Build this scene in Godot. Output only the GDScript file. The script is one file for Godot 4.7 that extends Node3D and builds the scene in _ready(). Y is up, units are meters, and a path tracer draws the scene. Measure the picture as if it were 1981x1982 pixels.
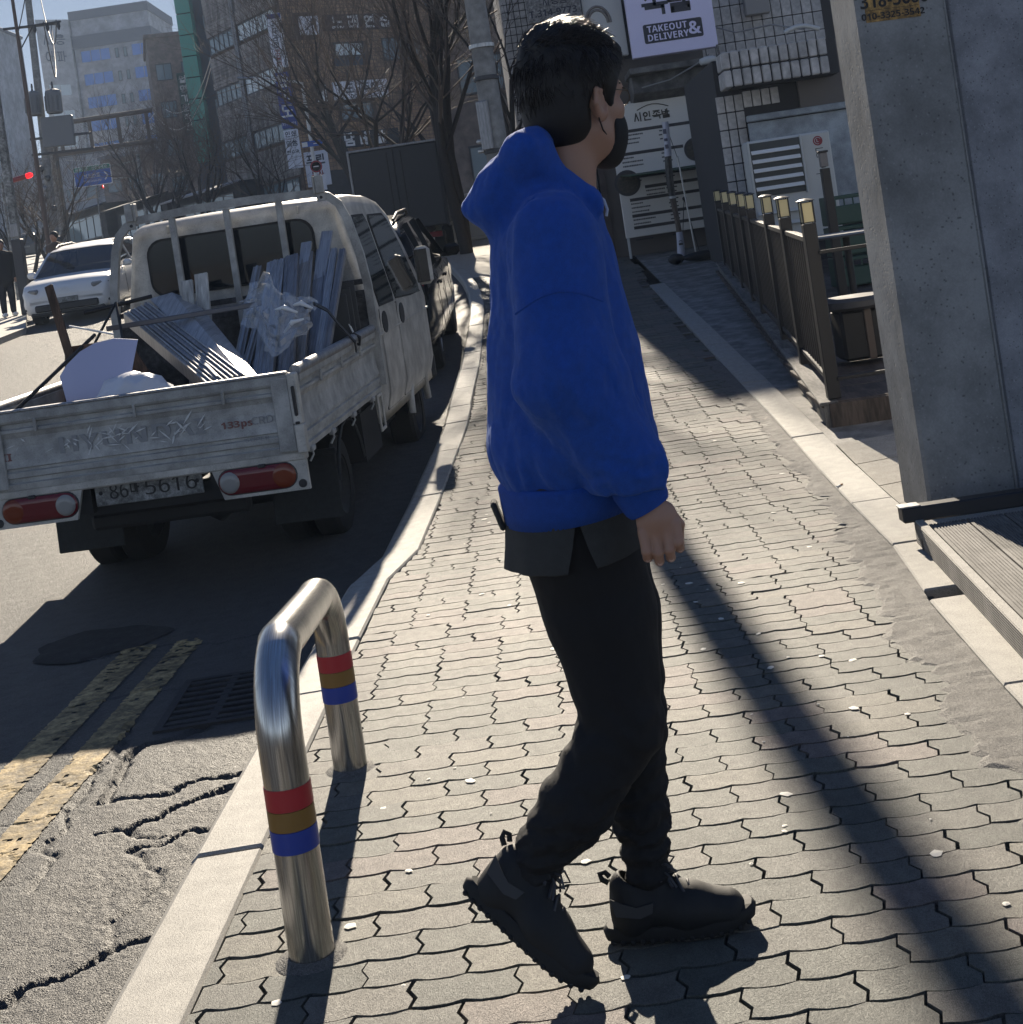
extends Node3D
# A backlit pavement scene: y up, metres, the street runs away along -z and climbs.

var rng := RandomNumberGenerator.new()
var M := {}
var taken := {}

func _ready() -> void:
	rng.seed = 20240229
	make_camera_and_light()
	make_materials()
	make_ground()
	make_pavement()
	make_bollard()
	make_truck()
	make_right_side()
	make_shop()
	make_cars()
	make_buildings()
	make_street_furniture()
	make_trees()
	make_person()
	make_small_things()

# ------------------------------------------------------------------ camera, sky, sun
func make_camera_and_light() -> void:
	var cam := Camera3D.new()
	cam.name = "camera"
	cam.position = Vector3(0, 1.42, 0)
	cam.rotation = Vector3(0, 0, -atan(0.148))
	cam.projection = Camera3D.PROJECTION_FRUSTUM
	cam.near = 0.05
	cam.far = 900.0
	cam.size = 0.05 * 1982.0 / 2800.0
	cam.frustum_offset = Vector2(0.0, -(991.0 - 470.0) / 1982.0 * cam.size)
	add_child(cam)
	cam.current = true
	var sm := ProceduralSkyMaterial.new()
	sm.sky_top_color = Color(0.20, 0.30, 0.47)
	sm.sky_horizon_color = Color(0.86, 0.93, 1.0)
	sm.sky_curve = 0.13
	sm.ground_bottom_color = Color(0.30, 0.29, 0.27)
	sm.ground_horizon_color = Color(0.55, 0.60, 0.64)
	sm.sun_angle_max = 8.0
	sm.energy_multiplier = 0.56
	var sky := Sky.new()
	sky.sky_material = sm
	var env := Environment.new()
	env.background_mode = Environment.BG_SKY
	env.sky = sky
	env.tonemap_mode = Environment.TONE_MAPPER_LINEAR
	env.tonemap_exposure = 2.3
	env.sdfgi_enabled = true
	env.ssao_enabled = true
	env.ssil_enabled = true
	env.fog_enabled = true
	env.fog_density = 0.0009
	env.fog_light_color = Color(0.72, 0.80, 0.90)
	var we := WorldEnvironment.new()
	we.name = "environment"
	we.environment = env
	add_child(we)
	var sun := DirectionalLight3D.new()
	sun.name = "sun"
	sun.light_energy = 1.6
	sun.light_color = Color(1.0, 0.945, 0.86)
	sun.light_angular_distance = 0.55
	sun.shadow_enabled = true
	var az := deg_to_rad(-2.4)
	var el := deg_to_rad(26.0)
	var to_sun := Vector3(sin(az) * cos(el), sin(el), -cos(az) * cos(el))
	add_child(sun)
	sun.look_at_from_position(to_sun * 50.0, Vector3.ZERO, Vector3.UP)

# the pavement's height at depth d (metres in front of the camera)
func S(d: float) -> float:
	if d < 6.5: return 0.0
	if d < 8.5: return 0.057 * (d - 6.5) * (d - 6.5) / 4.0
	if d < 170.0: return 0.057 + 0.057 * (d - 8.5)
	return 0.057 + 0.057 * 161.5

# ------------------------------------------------------------------ mesh builder
class MB:
	var v := PackedVector3Array()
	var n := PackedVector3Array()
	var c := PackedColorArray()
	var ix := PackedInt32Array()
	var col := Color(1, 1, 1)
	func vert(p: Vector3, nn: Vector3) -> int:
		v.append(p); n.append(nn); c.append(col)
		return v.size() - 1
	func t3(a: int, b: int, d: int, out: Vector3) -> void:
		if (v[b] - v[a]).cross(v[d] - v[a]).dot(out) > 0.0:
			ix.append(a); ix.append(d); ix.append(b)
		else:
			ix.append(a); ix.append(b); ix.append(d)
	# a flat convex polygon whose front looks along out
	func face(p: Array, out: Vector3) -> void:
		var nn := Vector3.ZERO
		for i in p.size():
			nn += (p[i] as Vector3).cross(p[(i + 1) % p.size()])
		if nn.length_squared() < 1e-18: return
		nn = nn.normalized()
		if nn.dot(out) < 0.0: nn = -nn
		var s := v.size()
		for q in p: vert(q, nn)
		for i in range(1, p.size() - 1): t3(s, s + i, s + i + 1, nn)
	func box(o: Vector3, size: Vector3, b := Basis.IDENTITY) -> void:
		var h := size * 0.5
		for ax in 3:
			for s in [-1.0, 1.0]:
				var u := Vector3.ZERO; var w := Vector3.ZERO; var d := Vector3.ZERO
				d[ax] = s * h[ax]; u[(ax + 1) % 3] = h[(ax + 1) % 3]; w[(ax + 2) % 3] = h[(ax + 2) % 3]
				face([o + b * (d - u - w), o + b * (d + u - w), o + b * (d + u + w), o + b * (d - u + w)], b * d)
	# a box with chamfered edges
	func cbox(o: Vector3, size: Vector3, ch: float, b := Basis.IDENTITY) -> void:
		var h := size * 0.5
		var k := minf(ch, minf(h.x, minf(h.y, h.z)) * 0.9)
		var at := func(sg: Vector3, ax: int) -> Vector3:
			var q := Vector3(h.x - k, h.y - k, h.z - k)
			q[ax] = h[ax]
			return o + b * (q * sg)
		for ax in 3:
			var a1 := (ax + 1) % 3
			var a2 := (ax + 2) % 3
			for s in [-1.0, 1.0]:
				var p := []
				for e in [[-1, -1], [1, -1], [1, 1], [-1, 1]]:
					var sg := Vector3.ZERO
					sg[ax] = s; sg[a1] = e[0]; sg[a2] = e[1]
					p.append(at.call(sg, ax))
				var d := Vector3.ZERO
				d[ax] = s
				face(p, b * d)
			for s1 in [-1.0, 1.0]:
				for s2 in [-1.0, 1.0]:
					var p := []
					for e in [-1.0, 1.0]:
						var sg := Vector3.ZERO
						sg[ax] = e; sg[a1] = s1; sg[a2] = s2
						if e < 0:
							p.append(at.call(sg, a1)); p.append(at.call(sg, a2))
						else:
							p.append(at.call(sg, a2)); p.append(at.call(sg, a1))
					var d := Vector3.ZERO
					d[a1] = s1; d[a2] = s2
					face(p, b * d)
		for sx in [-1.0, 1.0]:
			for sy in [-1.0, 1.0]:
				for sz in [-1.0, 1.0]:
					var sg := Vector3(sx, sy, sz)
					face([at.call(sg, 0), at.call(sg, 1), at.call(sg, 2)], b * sg)
	func bar(a: Vector3, b: Vector3, w: float, hgt: float, up := Vector3.UP, ch := 0.0) -> void:
		var z := (b - a).normalized()
		var x := up.cross(z)
		if x.length() < 0.01: x = Vector3.RIGHT.cross(z)
		x = x.normalized()
		var y := z.cross(x)
		if ch > 0.0: cbox((a + b) * 0.5, Vector3(w, hgt, a.distance_to(b)), ch, Basis(x, y, z))
		else: box((a + b) * 0.5, Vector3(w, hgt, a.distance_to(b)), Basis(x, y, z))
	func tube(p: Array, rad, seg := 8, caps := true, sq := 1.0) -> void:
		var cnt := p.size()
		var x := Vector3.ZERO
		var s0 := v.size()
		for i in cnt:
			var t: Vector3 = ((p[mini(i + 1, cnt - 1)] as Vector3) - p[maxi(i - 1, 0)]).normalized()
			if i == 0:
				x = t.cross(Vector3.UP) if absf(t.y) < 0.95 else t.cross(Vector3.RIGHT)
			x = (x - t * x.dot(t)).normalized()
			var y := t.cross(x)
			var rr: float = rad[i] if rad is Array else rad
			for k in seg:
				var an := TAU * k / seg
				var d := x * cos(an) + y * sin(an) * sq
				vert(p[i] + d * rr, d.normalized())
		for i in cnt - 1:
			for k in seg:
				var a := s0 + i * seg + k
				var b := s0 + i * seg + (k + 1) % seg
				var o := n[a] + n[b]
				t3(a, b, a + seg, o); t3(b, b + seg, a + seg, o)
		if caps:
			for e in [0, cnt - 1]:
				var q := []
				for k in seg: q.append(v[s0 + e * seg + k])
				face(q, (p[0] as Vector3) - p[1] if e == 0 else (p[cnt - 1] as Vector3) - p[cnt - 2])
	# a skin over rings of points; smooth
	func loft(rings: Array, closed := true, cap0 := true, cap1 := true) -> void:
		var m: int = rings[0].size()
		var s0 := v.size()
		var R := rings.size()
		for i in R:
			var ctr := Vector3.ZERO
			for q in rings[i]: ctr += q
			ctr /= m
			for k in m:
				var du: Vector3
				if closed: du = rings[i][(k + 1) % m] - rings[i][(k + m - 1) % m]
				else: du = rings[i][mini(k + 1, m - 1)] - rings[i][maxi(k - 1, 0)]
				var dv: Vector3 = rings[mini(i + 1, R - 1)][k] - rings[maxi(i - 1, 0)][k]
				var nn := du.cross(dv)
				if nn.length_squared() < 1e-16: nn = rings[i][k] - ctr
				nn = nn.normalized()
				if closed and nn.dot(rings[i][k] - ctr) < 0.0: nn = -nn
				vert(rings[i][k], nn)
		for i in R - 1:
			for k in (m if closed else m - 1):
				var a := s0 + i * m + k
				var b := s0 + i * m + (k + 1) % m
				var o := n[a] + n[b] + n[a + m]
				t3(a, b, a + m, o); t3(b, b + m, a + m, o)
		if closed and cap0: poly(rings[0], (rings[0][0] as Vector3) - rings[1][0])
		if closed and cap1: poly(rings[R - 1], (rings[R - 1][0] as Vector3) - rings[R - 2][0])
	# a fan round the centroid, for caps that are not convex
	func poly(p: Array, out: Vector3) -> void:
		var ctr := Vector3.ZERO
		for q in p: ctr += q
		ctr /= p.size()
		for i in p.size():
			face([ctr, p[i], p[(i + 1) % p.size()]], out)
	# a 2D outline in the plane (ex, ey) at o, given the depth vector dz
	func prism(pts: PackedVector2Array, o: Vector3, ex: Vector3, ey: Vector3, dz: Vector3, sides := true) -> void:
		var tr := Geometry2D.triangulate_polygon(pts)
		var q := []
		for p in pts: q.append(o + ex * p.x + ey * p.y)
		for i in range(0, tr.size(), 3):
			face([q[tr[i]], q[tr[i + 1]], q[tr[i + 2]]], -dz)
			face([q[tr[i]] + dz, q[tr[i + 1]] + dz, q[tr[i + 2]] + dz], dz)
		if not sides: return
		var cw := Geometry2D.is_polygon_clockwise(pts)
		for i in pts.size():
			var j := (i + 1) % pts.size()
			var e := pts[j] - pts[i]
			var o2 := Vector2(e.y, -e.x) * (-1.0 if cw else 1.0)
			face([q[i], q[j], q[j] + dz, q[i] + dz], ex * o2.x + ey * o2.y)
	func lathe(o: Vector3, ax: Vector3, prof: Array, seg := 16) -> void:
		ax = ax.normalized()
		var x := ax.cross(Vector3.UP) if absf(ax.y) < 0.9 else ax.cross(Vector3.RIGHT)
		x = x.normalized()
		var y := ax.cross(x)
		for i in prof.size() - 1:
			var r0: float = prof[i][0]; var h0: float = prof[i][1]
			var r1: float = prof[i + 1][0]; var h1: float = prof[i + 1][1]
			var sl := Vector2(h1 - h0, -(r1 - r0)).normalized()
			var s := v.size()
			for k in seg:
				var an := TAU * k / seg
				var d := x * cos(an) + y * sin(an)
				var nn := (d * sl.x + ax * sl.y).normalized()
				vert(o + d * r0 + ax * h0, nn); vert(o + d * r1 + ax * h1, nn)
			for k in seg:
				var a := s + 2 * k
				var b := s + 2 * ((k + 1) % seg)
				t3(a, b, a + 1, n[a]); t3(b, b + 1, a + 1, n[a])
	func disc(o: Vector3, ax: Vector3, r: float, seg := 16) -> void:
		lathe(o, ax, [[0.0001, 0.0], [r, 0.0]], seg)
		for i in range(n.size() - seg * 2, n.size()): n[i] = ax.normalized()
	func mesh(m: Material) -> ArrayMesh:
		var a := []
		a.resize(Mesh.ARRAY_MAX)
		a[Mesh.ARRAY_VERTEX] = v; a[Mesh.ARRAY_NORMAL] = n; a[Mesh.ARRAY_COLOR] = c; a[Mesh.ARRAY_INDEX] = ix
		var am := ArrayMesh.new()
		am.add_surface_from_arrays(Mesh.PRIMITIVE_TRIANGLES, a)
		am.surface_set_material(0, m)
		return am

# ------------------------------------------------------------------ nodes
func numbered(called: String, parent: Node) -> String:
	var k := str(parent.get_instance_id()) + called
	taken[k] = taken.get(k, -1) + 1
	return called if taken[k] == 0 else "%s_%03d" % [called, taken[k]]

func put(mesh: Mesh, called: String, parent: Node = self, at := Transform3D.IDENTITY) -> MeshInstance3D:
	var o := MeshInstance3D.new()
	o.name = numbered(called, parent)
	o.mesh = mesh
	o.transform = at
	parent.add_child(o, true)
	return o

func part(mb: MB, called: String, m: Material, parent: Node = self) -> MeshInstance3D:
	return put(mb.mesh(m), called, parent)

func tag(o: Node, label: String, category: String, group := "") -> void:
	o.set_meta("label", label)
	o.set_meta("category", category)
	if group: o.set_meta("group", group)

func thing(called: String, label: String, category: String, at := Vector3.ZERO, yaw := 0.0, group := "") -> Node3D:
	var o := Node3D.new()
	o.name = numbered(called, self)
	add_child(o, true)
	o.position = at
	o.rotation.y = yaw
	tag(o, label, category, group)
	return o

func structure(mb: MB, called: String, m: Material) -> MeshInstance3D:
	var o := part(mb, called, m)
	o.set_meta("kind", "structure")
	return o

func copy_of(o: Node3D, label: String, at: Transform3D) -> Node3D:
	var base := str(o.name)
	var cut := base.rfind("_0")
	if cut > 0 and base.length() - cut == 4: base = base.substr(0, cut)
	var d: Node3D = o.duplicate()
	d.name = numbered(base, self)
	add_child(d, true)
	d.transform = at
	d.set_meta("label", label)
	return d

# ------------------------------------------------------------------ lettering
const CHO := ["0040,4044", "0020,2024,2040,4044", "0004,0444", "4000,0004,0444", "2000,0004,0424,4030,3034,3444", "0040,4042,4202,0204,0444", "0040,4044,4404,0400", "0004,0444,4440,0242", "0004,0424,2420,0222,3034,3444,4440,3242", "2004,2044", "1004,1024,3024,3044", "o", "0040,2004,2144", "0020,1004,1124,2040,3024,3144", "1030,0141,2104,2144", "0040,4044,0242", "4000,0004,0444,0242", "0040,0444,1014,3034", "1030,0141,p"]
const JONG := [-1, 0, 1, -1, 2, -1, -1, 3, 5, -1, -1, -1, -1, -1, -1, -1, 6, 7, -1, 9, 10, 11, 12, 14, 15, 16, 17, 18]
const JUNG_V := {0: "1014,1232", 1: "0004,3034,0232", 2: "1014,1131,1333", 4: "3034,1232", 5: "1014,3034,0212", 6: "3034,1131,1333", 7: "1014,3034,0111,0313", 20: "2024"}
const JUNG_H := {8: "2024,0444", 12: "1014,3034,0444", 13: "0141,2124", 17: "0141,1114,3134", 18: "0242"}
const JUNG_C := {9: [8, 0], 10: [8, 1], 11: [8, 20], 14: [13, 4], 15: [13, 5], 16: [13, 20], 19: [18, 20]}

func strokes_in(s: String, r: Rect2, out: Array) -> void:
	for w in s.split(","):
		if w == "o" or w == "p":
			var rr := r if w == "o" else Rect2(r.position + Vector2(0, r.size.y * 0.42), r.size * Vector2(1, 0.58))
			for k in 10:
				var a := TAU * k / 10.0
				var b := TAU * (k + 1) / 10.0
				out.append([rr.get_center() + Vector2(cos(a), sin(a)) * rr.size * 0.5, rr.get_center() + Vector2(cos(b), sin(b)) * rr.size * 0.5])
			continue
		out.append([r.position + Vector2(int(w[0]), int(w[1])) * 0.25 * r.size, r.position + Vector2(int(w[2]), int(w[3])) * 0.25 * r.size])

func hangul(code: int) -> Array:
	var k := code - 0xAC00
	var jong: int = k % 28
	var jung: int = (k / 28) % 21
	var cho: int = k / 588
	var out := []
	var top := 0.60 if jong else 1.0
	if JUNG_V.has(jung):
		strokes_in(CHO[cho], Rect2(0.03, 0.06, 0.46, top - 0.14), out)
		strokes_in(JUNG_V[jung], Rect2(0.56, 0.0, 0.42, top - 0.02), out)
	elif JUNG_H.has(jung):
		strokes_in(CHO[cho], Rect2(0.14, 0.02, 0.70, top * 0.46), out)
		strokes_in(JUNG_H[jung], Rect2(0.0, top * 0.60, 1.0, top * 0.34), out)
	else:
		strokes_in(CHO[cho], Rect2(0.03, 0.02, 0.44, top * 0.44), out)
		strokes_in(JUNG_H[JUNG_C[jung][0]], Rect2(0.0, top * 0.56, 0.56, top * 0.34), out)
		strokes_in(JUNG_V[JUNG_C[jung][1]], Rect2(0.62, 0.0, 0.36, top - 0.02), out)
	if jong: strokes_in(CHO[JONG[jong]], Rect2(0.12, 0.70, 0.72, 0.28), out)
	return out

# Korean lettering as raised strokes: o is the top left of the first letter
func korean(text: String, o: Vector3, ex: Vector3, ey: Vector3, size: float, weight: float, step: float, m: Material, parent: Node, down := false, called := "lettering") -> MeshInstance3D:
	var mb := MB.new()
	var nz := ex.cross(ey)
	var at := o
	for i in text.length():
		var code := text.unicode_at(i)
		if code >= 0xAC00 and code < 0xD7A4:
			for s in hangul(code):
				var a: Vector2 = s[0]
				var b: Vector2 = s[1]
				var t := (b - a).normalized() * weight * 0.5
				var w := Vector2(-t.y, t.x)
				a -= t; b += t
				var q := []
				for p in [a - w, b - w, b + w, a + w]: q.append(at + (ex * p.x - ey * p.y) * size)
				mb.face(q, nz)
		elif code == 0xB7:
			mb.box(at + (ex * 0.3 - ey * 0.5) * size, (ex.abs() + ey.abs() + nz.abs() * 0.01) * size * 0.14)
		if down: at -= ey * step
		else: at += ex * (step if code != 0xB7 else step * 0.55)
	return part(mb, called, m, parent)

func latin(text: String, o: Vector3, yaw: float, h: float, m: Material, parent: Node, bold := true, stretch := 1.0, called := "lettering", roll := 0.0) -> MeshInstance3D:
	var tm := TextMesh.new()
	var f := SystemFont.new()
	f.font_names = PackedStringArray(["Droid Sans"])
	f.font_weight = 700 if bold else 400
	tm.font = f
	tm.text = text
	tm.font_size = 32
	tm.pixel_size = h / 23.5
	tm.depth = 0.002
	tm.material = m
	var b := Basis(Vector3.UP, yaw) * Basis(Vector3.BACK, roll) * Basis.from_scale(Vector3(stretch, 1, 1))
	return put(tm, called, parent, Transform3D(b, o))
# ------------------------------------------------------------------ materials
# a grey tile of layered noise: layers are [cells across, weight]; specks are single light or dark grains
func noise_tile(sd: int, size: int, layers: Array, lo: float, hi: float, specks := 0.0, stretch := Vector2.ONE) -> Image:
	var r := RandomNumberGenerator.new()
	r.seed = sd
	var acc := PackedFloat32Array()
	acc.resize(size * size)
	var tot := 0.0
	for l in layers:
		var f := FastNoiseLite.new()
		f.seed = sd + int(l[0])
		f.noise_type = FastNoiseLite.TYPE_SIMPLEX_SMOOTH
		f.fractal_type = FastNoiseLite.FRACTAL_FBM
		f.fractal_octaves = 3
		f.frequency = l[0] / float(size)
		tot += l[1]
		var im: Image
		if stretch == Vector2.ONE:
			im = f.get_seamless_image(size, size)
		else:
			im = f.get_seamless_image(int(size * stretch.x), int(size * stretch.y))
			im.resize(size, size, Image.INTERPOLATE_LANCZOS)
		im.convert(Image.FORMAT_L8)
		var d := im.get_data()
		for i in size * size: acc[i] += d[i] / 255.0 * l[1]
	var out := PackedByteArray()
	out.resize(size * size * 3)
	for i in size * size:
		var x := clampf((acc[i] / tot - 0.5) * 1.9 + 0.5, 0.0, 1.0)
		var g := lerpf(lo, hi, x)
		if specks > 0.0:
			var u := r.randf()
			if u < specks * 0.5: g *= 0.62
			elif u < specks: g = minf(1.0, g * 1.35)
			else: g *= 0.96 + 0.08 * r.randf()
		var b := int(clampf(g, 0.0, 1.0) * 255.0)
		out[i * 3] = b; out[i * 3 + 1] = b; out[i * 3 + 2] = b
	return Image.create_from_data(size, size, false, Image.FORMAT_RGB8, out)

var TX := {}
func tile(called: String) -> ImageTexture:
	if not TX.has(called):
		var im: Image
		match called:
			"grit": im = noise_tile(11, 512, [[6, 0.8], [40, 0.8], [160, 1.0]], 0.62, 1.0, 0.30)
			"stone": im = noise_tile(12, 512, [[5, 0.5], [60, 0.6], [180, 1.0]], 0.70, 1.0, 0.22)
			"patchy": im = noise_tile(13, 512, [[3, 1.2], [9, 0.8], [40, 0.35]], 0.60, 1.0, 0.04)
			"streaks": im = noise_tile(14, 512, [[4, 1.0], [22, 0.7]], 0.55, 1.0, 0.02, Vector2(1.0, 0.16))
			"brushed": im = noise_tile(15, 256, [[8, 0.5], [90, 1.0]], 0.72, 1.0, 0.0, Vector2(1.0, 0.04))
			"smear": im = noise_tile(18, 512, [[3, 1.0], [10, 0.7], [60, 0.25]], 0.74, 1.0, 0.02)
			"cloth": im = noise_tile(16, 256, [[5, 0.4], [100, 1.0]], 0.80, 1.0, 0.10)
			"grime": im = noise_tile(17, 512, [[3, 1.0], [14, 1.0], [50, 0.6]], 0.42, 1.0, 0.03)
		TX[called] = ImageTexture.create_from_image(im)
	return TX[called]

func relief(called: String, depth: float) -> ImageTexture:
	var k := called + "_n%d" % int(depth * 10)
	if not TX.has(k):
		var im: Image = tile(called).get_image().duplicate()
		im.bump_map_to_normal_map(depth)
		TX[k] = ImageTexture.create_from_image(im)
	return TX[k]

# albedo is a real-world (linear) base colour
func mat(key: String, albedo: Color, rough := 0.8, metal := 0.0, tx := "", sc := 1.0, bump := 0.0, world := false) -> StandardMaterial3D:
	if M.has(key): return M[key]
	var m := StandardMaterial3D.new()
	m.resource_name = key
	m.albedo_color = albedo.linear_to_srgb()
	m.roughness = rough
	m.metallic = metal
	m.vertex_color_use_as_albedo = true
	if tx:
		m.albedo_texture = tile(tx)
		m.uv1_triplanar = true
		m.uv1_world_triplanar = world
		m.uv1_scale = Vector3.ONE * sc
		m.uv1_triplanar_sharpness = 4.0
		if bump > 0.0:
			m.normal_enabled = true
			m.normal_texture = relief(tx, bump)
			m.normal_scale = 1.0
	M[key] = m
	return m

func glass(key: String, albedo: Color, alpha: float) -> StandardMaterial3D:
	var m := mat(key, albedo, 0.04)
	m.transparency = BaseMaterial3D.TRANSPARENCY_ALPHA
	m.albedo_color.a = alpha
	m.metallic_specular = 0.6
	return m

func make_materials() -> void:
	mat("asphalt", Color(0.090, 0.088, 0.085), 0.66, 0.0, "grit", 1.3, 9.0, true)
	mat("far_ground", Color(0.15, 0.145, 0.135), 0.9, 0.0, "grit", 0.5, 0.0, true)
	mat("yellow_paint", Color(0.52, 0.38, 0.17), 0.75, 0.0, "grime", 1.4, 3.0, true)
	mat("granite", Color(0.44, 0.42, 0.375), 0.7, 0.0, "stone", 2.2, 2.0, true)
	mat("granite_far", Color(0.56, 0.53, 0.47), 0.8, 0.0, "stone", 1.2, 0.0, true)
	mat("paver", Color(0.58, 0.605, 0.63), 0.68, 0.0, "grit", 2.6, 5.0, true)
	mat("joint_sand", Color(0.12, 0.11, 0.092), 1.0, 0.0, "grit", 3.0, 0.0, true)
	mat("mortar", Color(0.19, 0.182, 0.168), 0.75, 0.0, "grit", 2.0, 6.0, true)
	mat("apron", Color(0.46, 0.43, 0.375), 0.85, 0.0, "stone", 1.5, 2.0, true)
	mat("gum", Color(0.62, 0.60, 0.53), 0.7)
	mat("stain", Color(0.030, 0.030, 0.030), 0.95, 0.0, "grime", 2.0)
	mat("iron", Color(0.06, 0.06, 0.065), 0.6, 0.6, "grit", 3.0)
	mat("steel", Color(0.66, 0.65, 0.63), 0.24, 1.0, "brushed", 3.0)
	mat("white_paint", Color(0.52, 0.52, 0.50), 0.45, 0.0, "streaks", 1.2)
	mat("truck_paint", Color(0.58, 0.56, 0.51), 0.38, 0.0, "smear", 0.8)
	mat("gate_paint", Color(0.46, 0.46, 0.44), 0.5, 0.0, "smear", 1.1)
	mat("dark_plastic", Color(0.018, 0.018, 0.02), 0.55)
	mat("rubber", Color(0.016, 0.016, 0.016), 0.85, 0.0, "grit", 5.0)
	mat("under_body", Color(0.012, 0.012, 0.013), 0.8)
	mat("red_lens", Color(0.13, 0.008, 0.014), 0.12)
	mat("amber_lens", Color(0.17, 0.030, 0.010), 0.12)
	mat("clear_lens", Color(0.26, 0.26, 0.25), 0.1)
	mat("black", Color(0.01, 0.01, 0.011), 0.6)
	mat("white", Color(0.72, 0.72, 0.70), 0.6)
	mat("aluminium", Color(0.56, 0.56, 0.56), 0.38, 0.85, "brushed", 2.5)
	mat("aluminium_dull", Color(0.40, 0.40, 0.41), 0.5, 0.7, "brushed", 2.5)
	glass("car_glass", Color(0.012, 0.016, 0.02), 0.90)
	glass("tinted_glass", Color(0.012, 0.02, 0.028), 0.82)

# ------------------------------------------------------------------ road, kerb
const KERB := [[0.0, -0.90], [2.0, -0.875], [4.7, -0.825], [6.55, -0.765], [7.05, -0.665], [9.0, -0.575], [10.4, -0.505], [13.7, -0.455], [18.5, -0.46], [22.4, -0.60], [24.5, -0.74], [28.7, -1.14], [34.0, -1.75], [42.0, -3.2], [60.0, -7.6], [110.0, -22.5], [175.0, -42.0]]
const EDGE := [[0.0, 1.02], [2.0, 1.08], [3.8, 1.155], [4.9, 1.225], [5.5, 1.31], [8.0, 1.43], [8.6, 1.45], [18.0, 1.65], [30.0, 1.95]]

func along(t: Array, d: float) -> float:
	for i in t.size() - 1:
		if d <= t[i + 1][0]:
			return lerpf(t[i][1], t[i + 1][1], clampf((d - t[i][0]) / (t[i + 1][0] - t[i][0]), 0.0, 1.0))
	return t[t.size() - 1][1]

const CRACKS := [
	[[-1.50, 4.53], [-1.41, 4.51], [-1.33, 4.53], [-1.27, 4.58], [-1.17, 4.60], [-1.06, 4.60]],
	[[-1.37, 4.25], [-1.33, 4.31], [-1.28, 4.36], [-1.22, 4.42], [-1.16, 4.46], [-1.08, 4.52]],
	[[-1.47, 4.27], [-1.43, 4.28], [-1.37, 4.24], [-1.28, 4.18], [-1.21, 4.16], [-1.11, 4.19]],
	[[-1.32, 4.12], [-1.24, 4.11], [-1.17, 4.17], [-1.06, 4.20]],
	[[-1.53, 4.52], [-1.53, 4.64], [-1.53, 4.77], [-1.55, 4.90], [-1.53, 4.98], [-1.50, 5.05], [-1.41, 5.05], [-1.33, 5.12]],
	[[-1.45, 3.28], [-1.34, 3.36], [-1.26, 3.40], [-1.23, 3.44], [-1.21, 3.49], [-1.17, 3.51], [-1.09, 3.52]],
	[[-1.33, 4.12], [-1.22, 3.97], [-1.17, 3.82], [-1.24, 3.66], [-1.20, 3.50]],
	[[-1.64, 5.3], [-1.60, 5.05], [-1.63, 4.85], [-1.60, 4.66], [-1.62, 4.5], [-1.58, 4.35], [-1.60, 4.2], [-1.53, 4.05], [-1.55, 3.9]],
	[[-1.95, 4.8], [-1.86, 4.72], [-1.75, 4.76], [-1.66, 4.68]], [[-1.86, 4.44], [-1.74, 4.42], [-1.64, 4.46]], [[-1.98, 4.20], [-1.84, 4.16], [-1.72, 4.19], [-1.62, 4.13]],
	[[-1.80, 3.98], [-1.70, 3.95], [-1.58, 3.99]], [[-1.20, 5.7], [-1.32, 5.75], [-1.5, 5.66], [-1.7, 5.72], [-1.95, 5.62]], [[-1.30, 6.4], [-1.5, 6.3], [-1.75, 6.42], [-2.1, 6.35]]]
const CRACK_DEEP := [[0.020, 0.022], [0.018, 0.024], [0.012, 0.014], [0.014, 0.014], [0.030, 0.026], [0.022, 0.020], [0.020, 0.010], [0.018, 0.012], [0.008, 0.006], [0.007, 0.005], [0.008, 0.006], [0.007, 0.005], [0.012, 0.008], [0.012, 0.008]]

var road_noise: FastNoiseLite
var road_fine: FastNoiseLite
func road_lift(x: float, d: float) -> float:
	var h := road_noise.get_noise_2d(x, d) * 0.005 + road_fine.get_noise_2d(x * 2.5, d * 2.5) * 0.0016
	# the broken, settled strip beside the kerb
	var rough := clampf(1.0 - absf(x + 1.28) / 0.32, 0.0, 1.0) * clampf(1.0 - absf(d - 3.9) / 1.3, 0.0, 1.0)
	h += road_fine.get_noise_2d(x * 1.6 + 31.0, d * 1.6) * 0.006 * rough + road_fine.get_noise_2d(x * 4.0, d * 4.0 + 17.0) * 0.004 * rough - 0.008 * rough
	var wob := Vector2(x + road_noise.get_noise_2d(x * 3.0, d * 3.0 + 50.0) * 0.035, d + road_noise.get_noise_2d(x * 3.0 + 90.0, d * 3.0) * 0.035)
	for i in CRACKS.size():
		var t: Array = CRACKS[i]
		var w: float = CRACK_DEEP[i][0]
		var best := 9.0
		if wob.y < t[0][1] - 1.0 and wob.y < t[t.size() - 1][1] - 1.0: continue
		for k in t.size() - 1:
			var a := Vector2(t[k][0], t[k][1])
			var b := Vector2(t[k + 1][0], t[k + 1][1])
			if absf(wob.y - a.y) > 0.4 and absf(wob.y - b.y) > 0.4: continue
			best = minf(best, Geometry2D.get_closest_point_to_segment(wob, a, b).distance_to(wob))
		if best < w * 3.0:
			h -= CRACK_DEEP[i][1] * clampf(1.25 - best / (w * 0.75), 0.0, 1.0)
	return h

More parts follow.
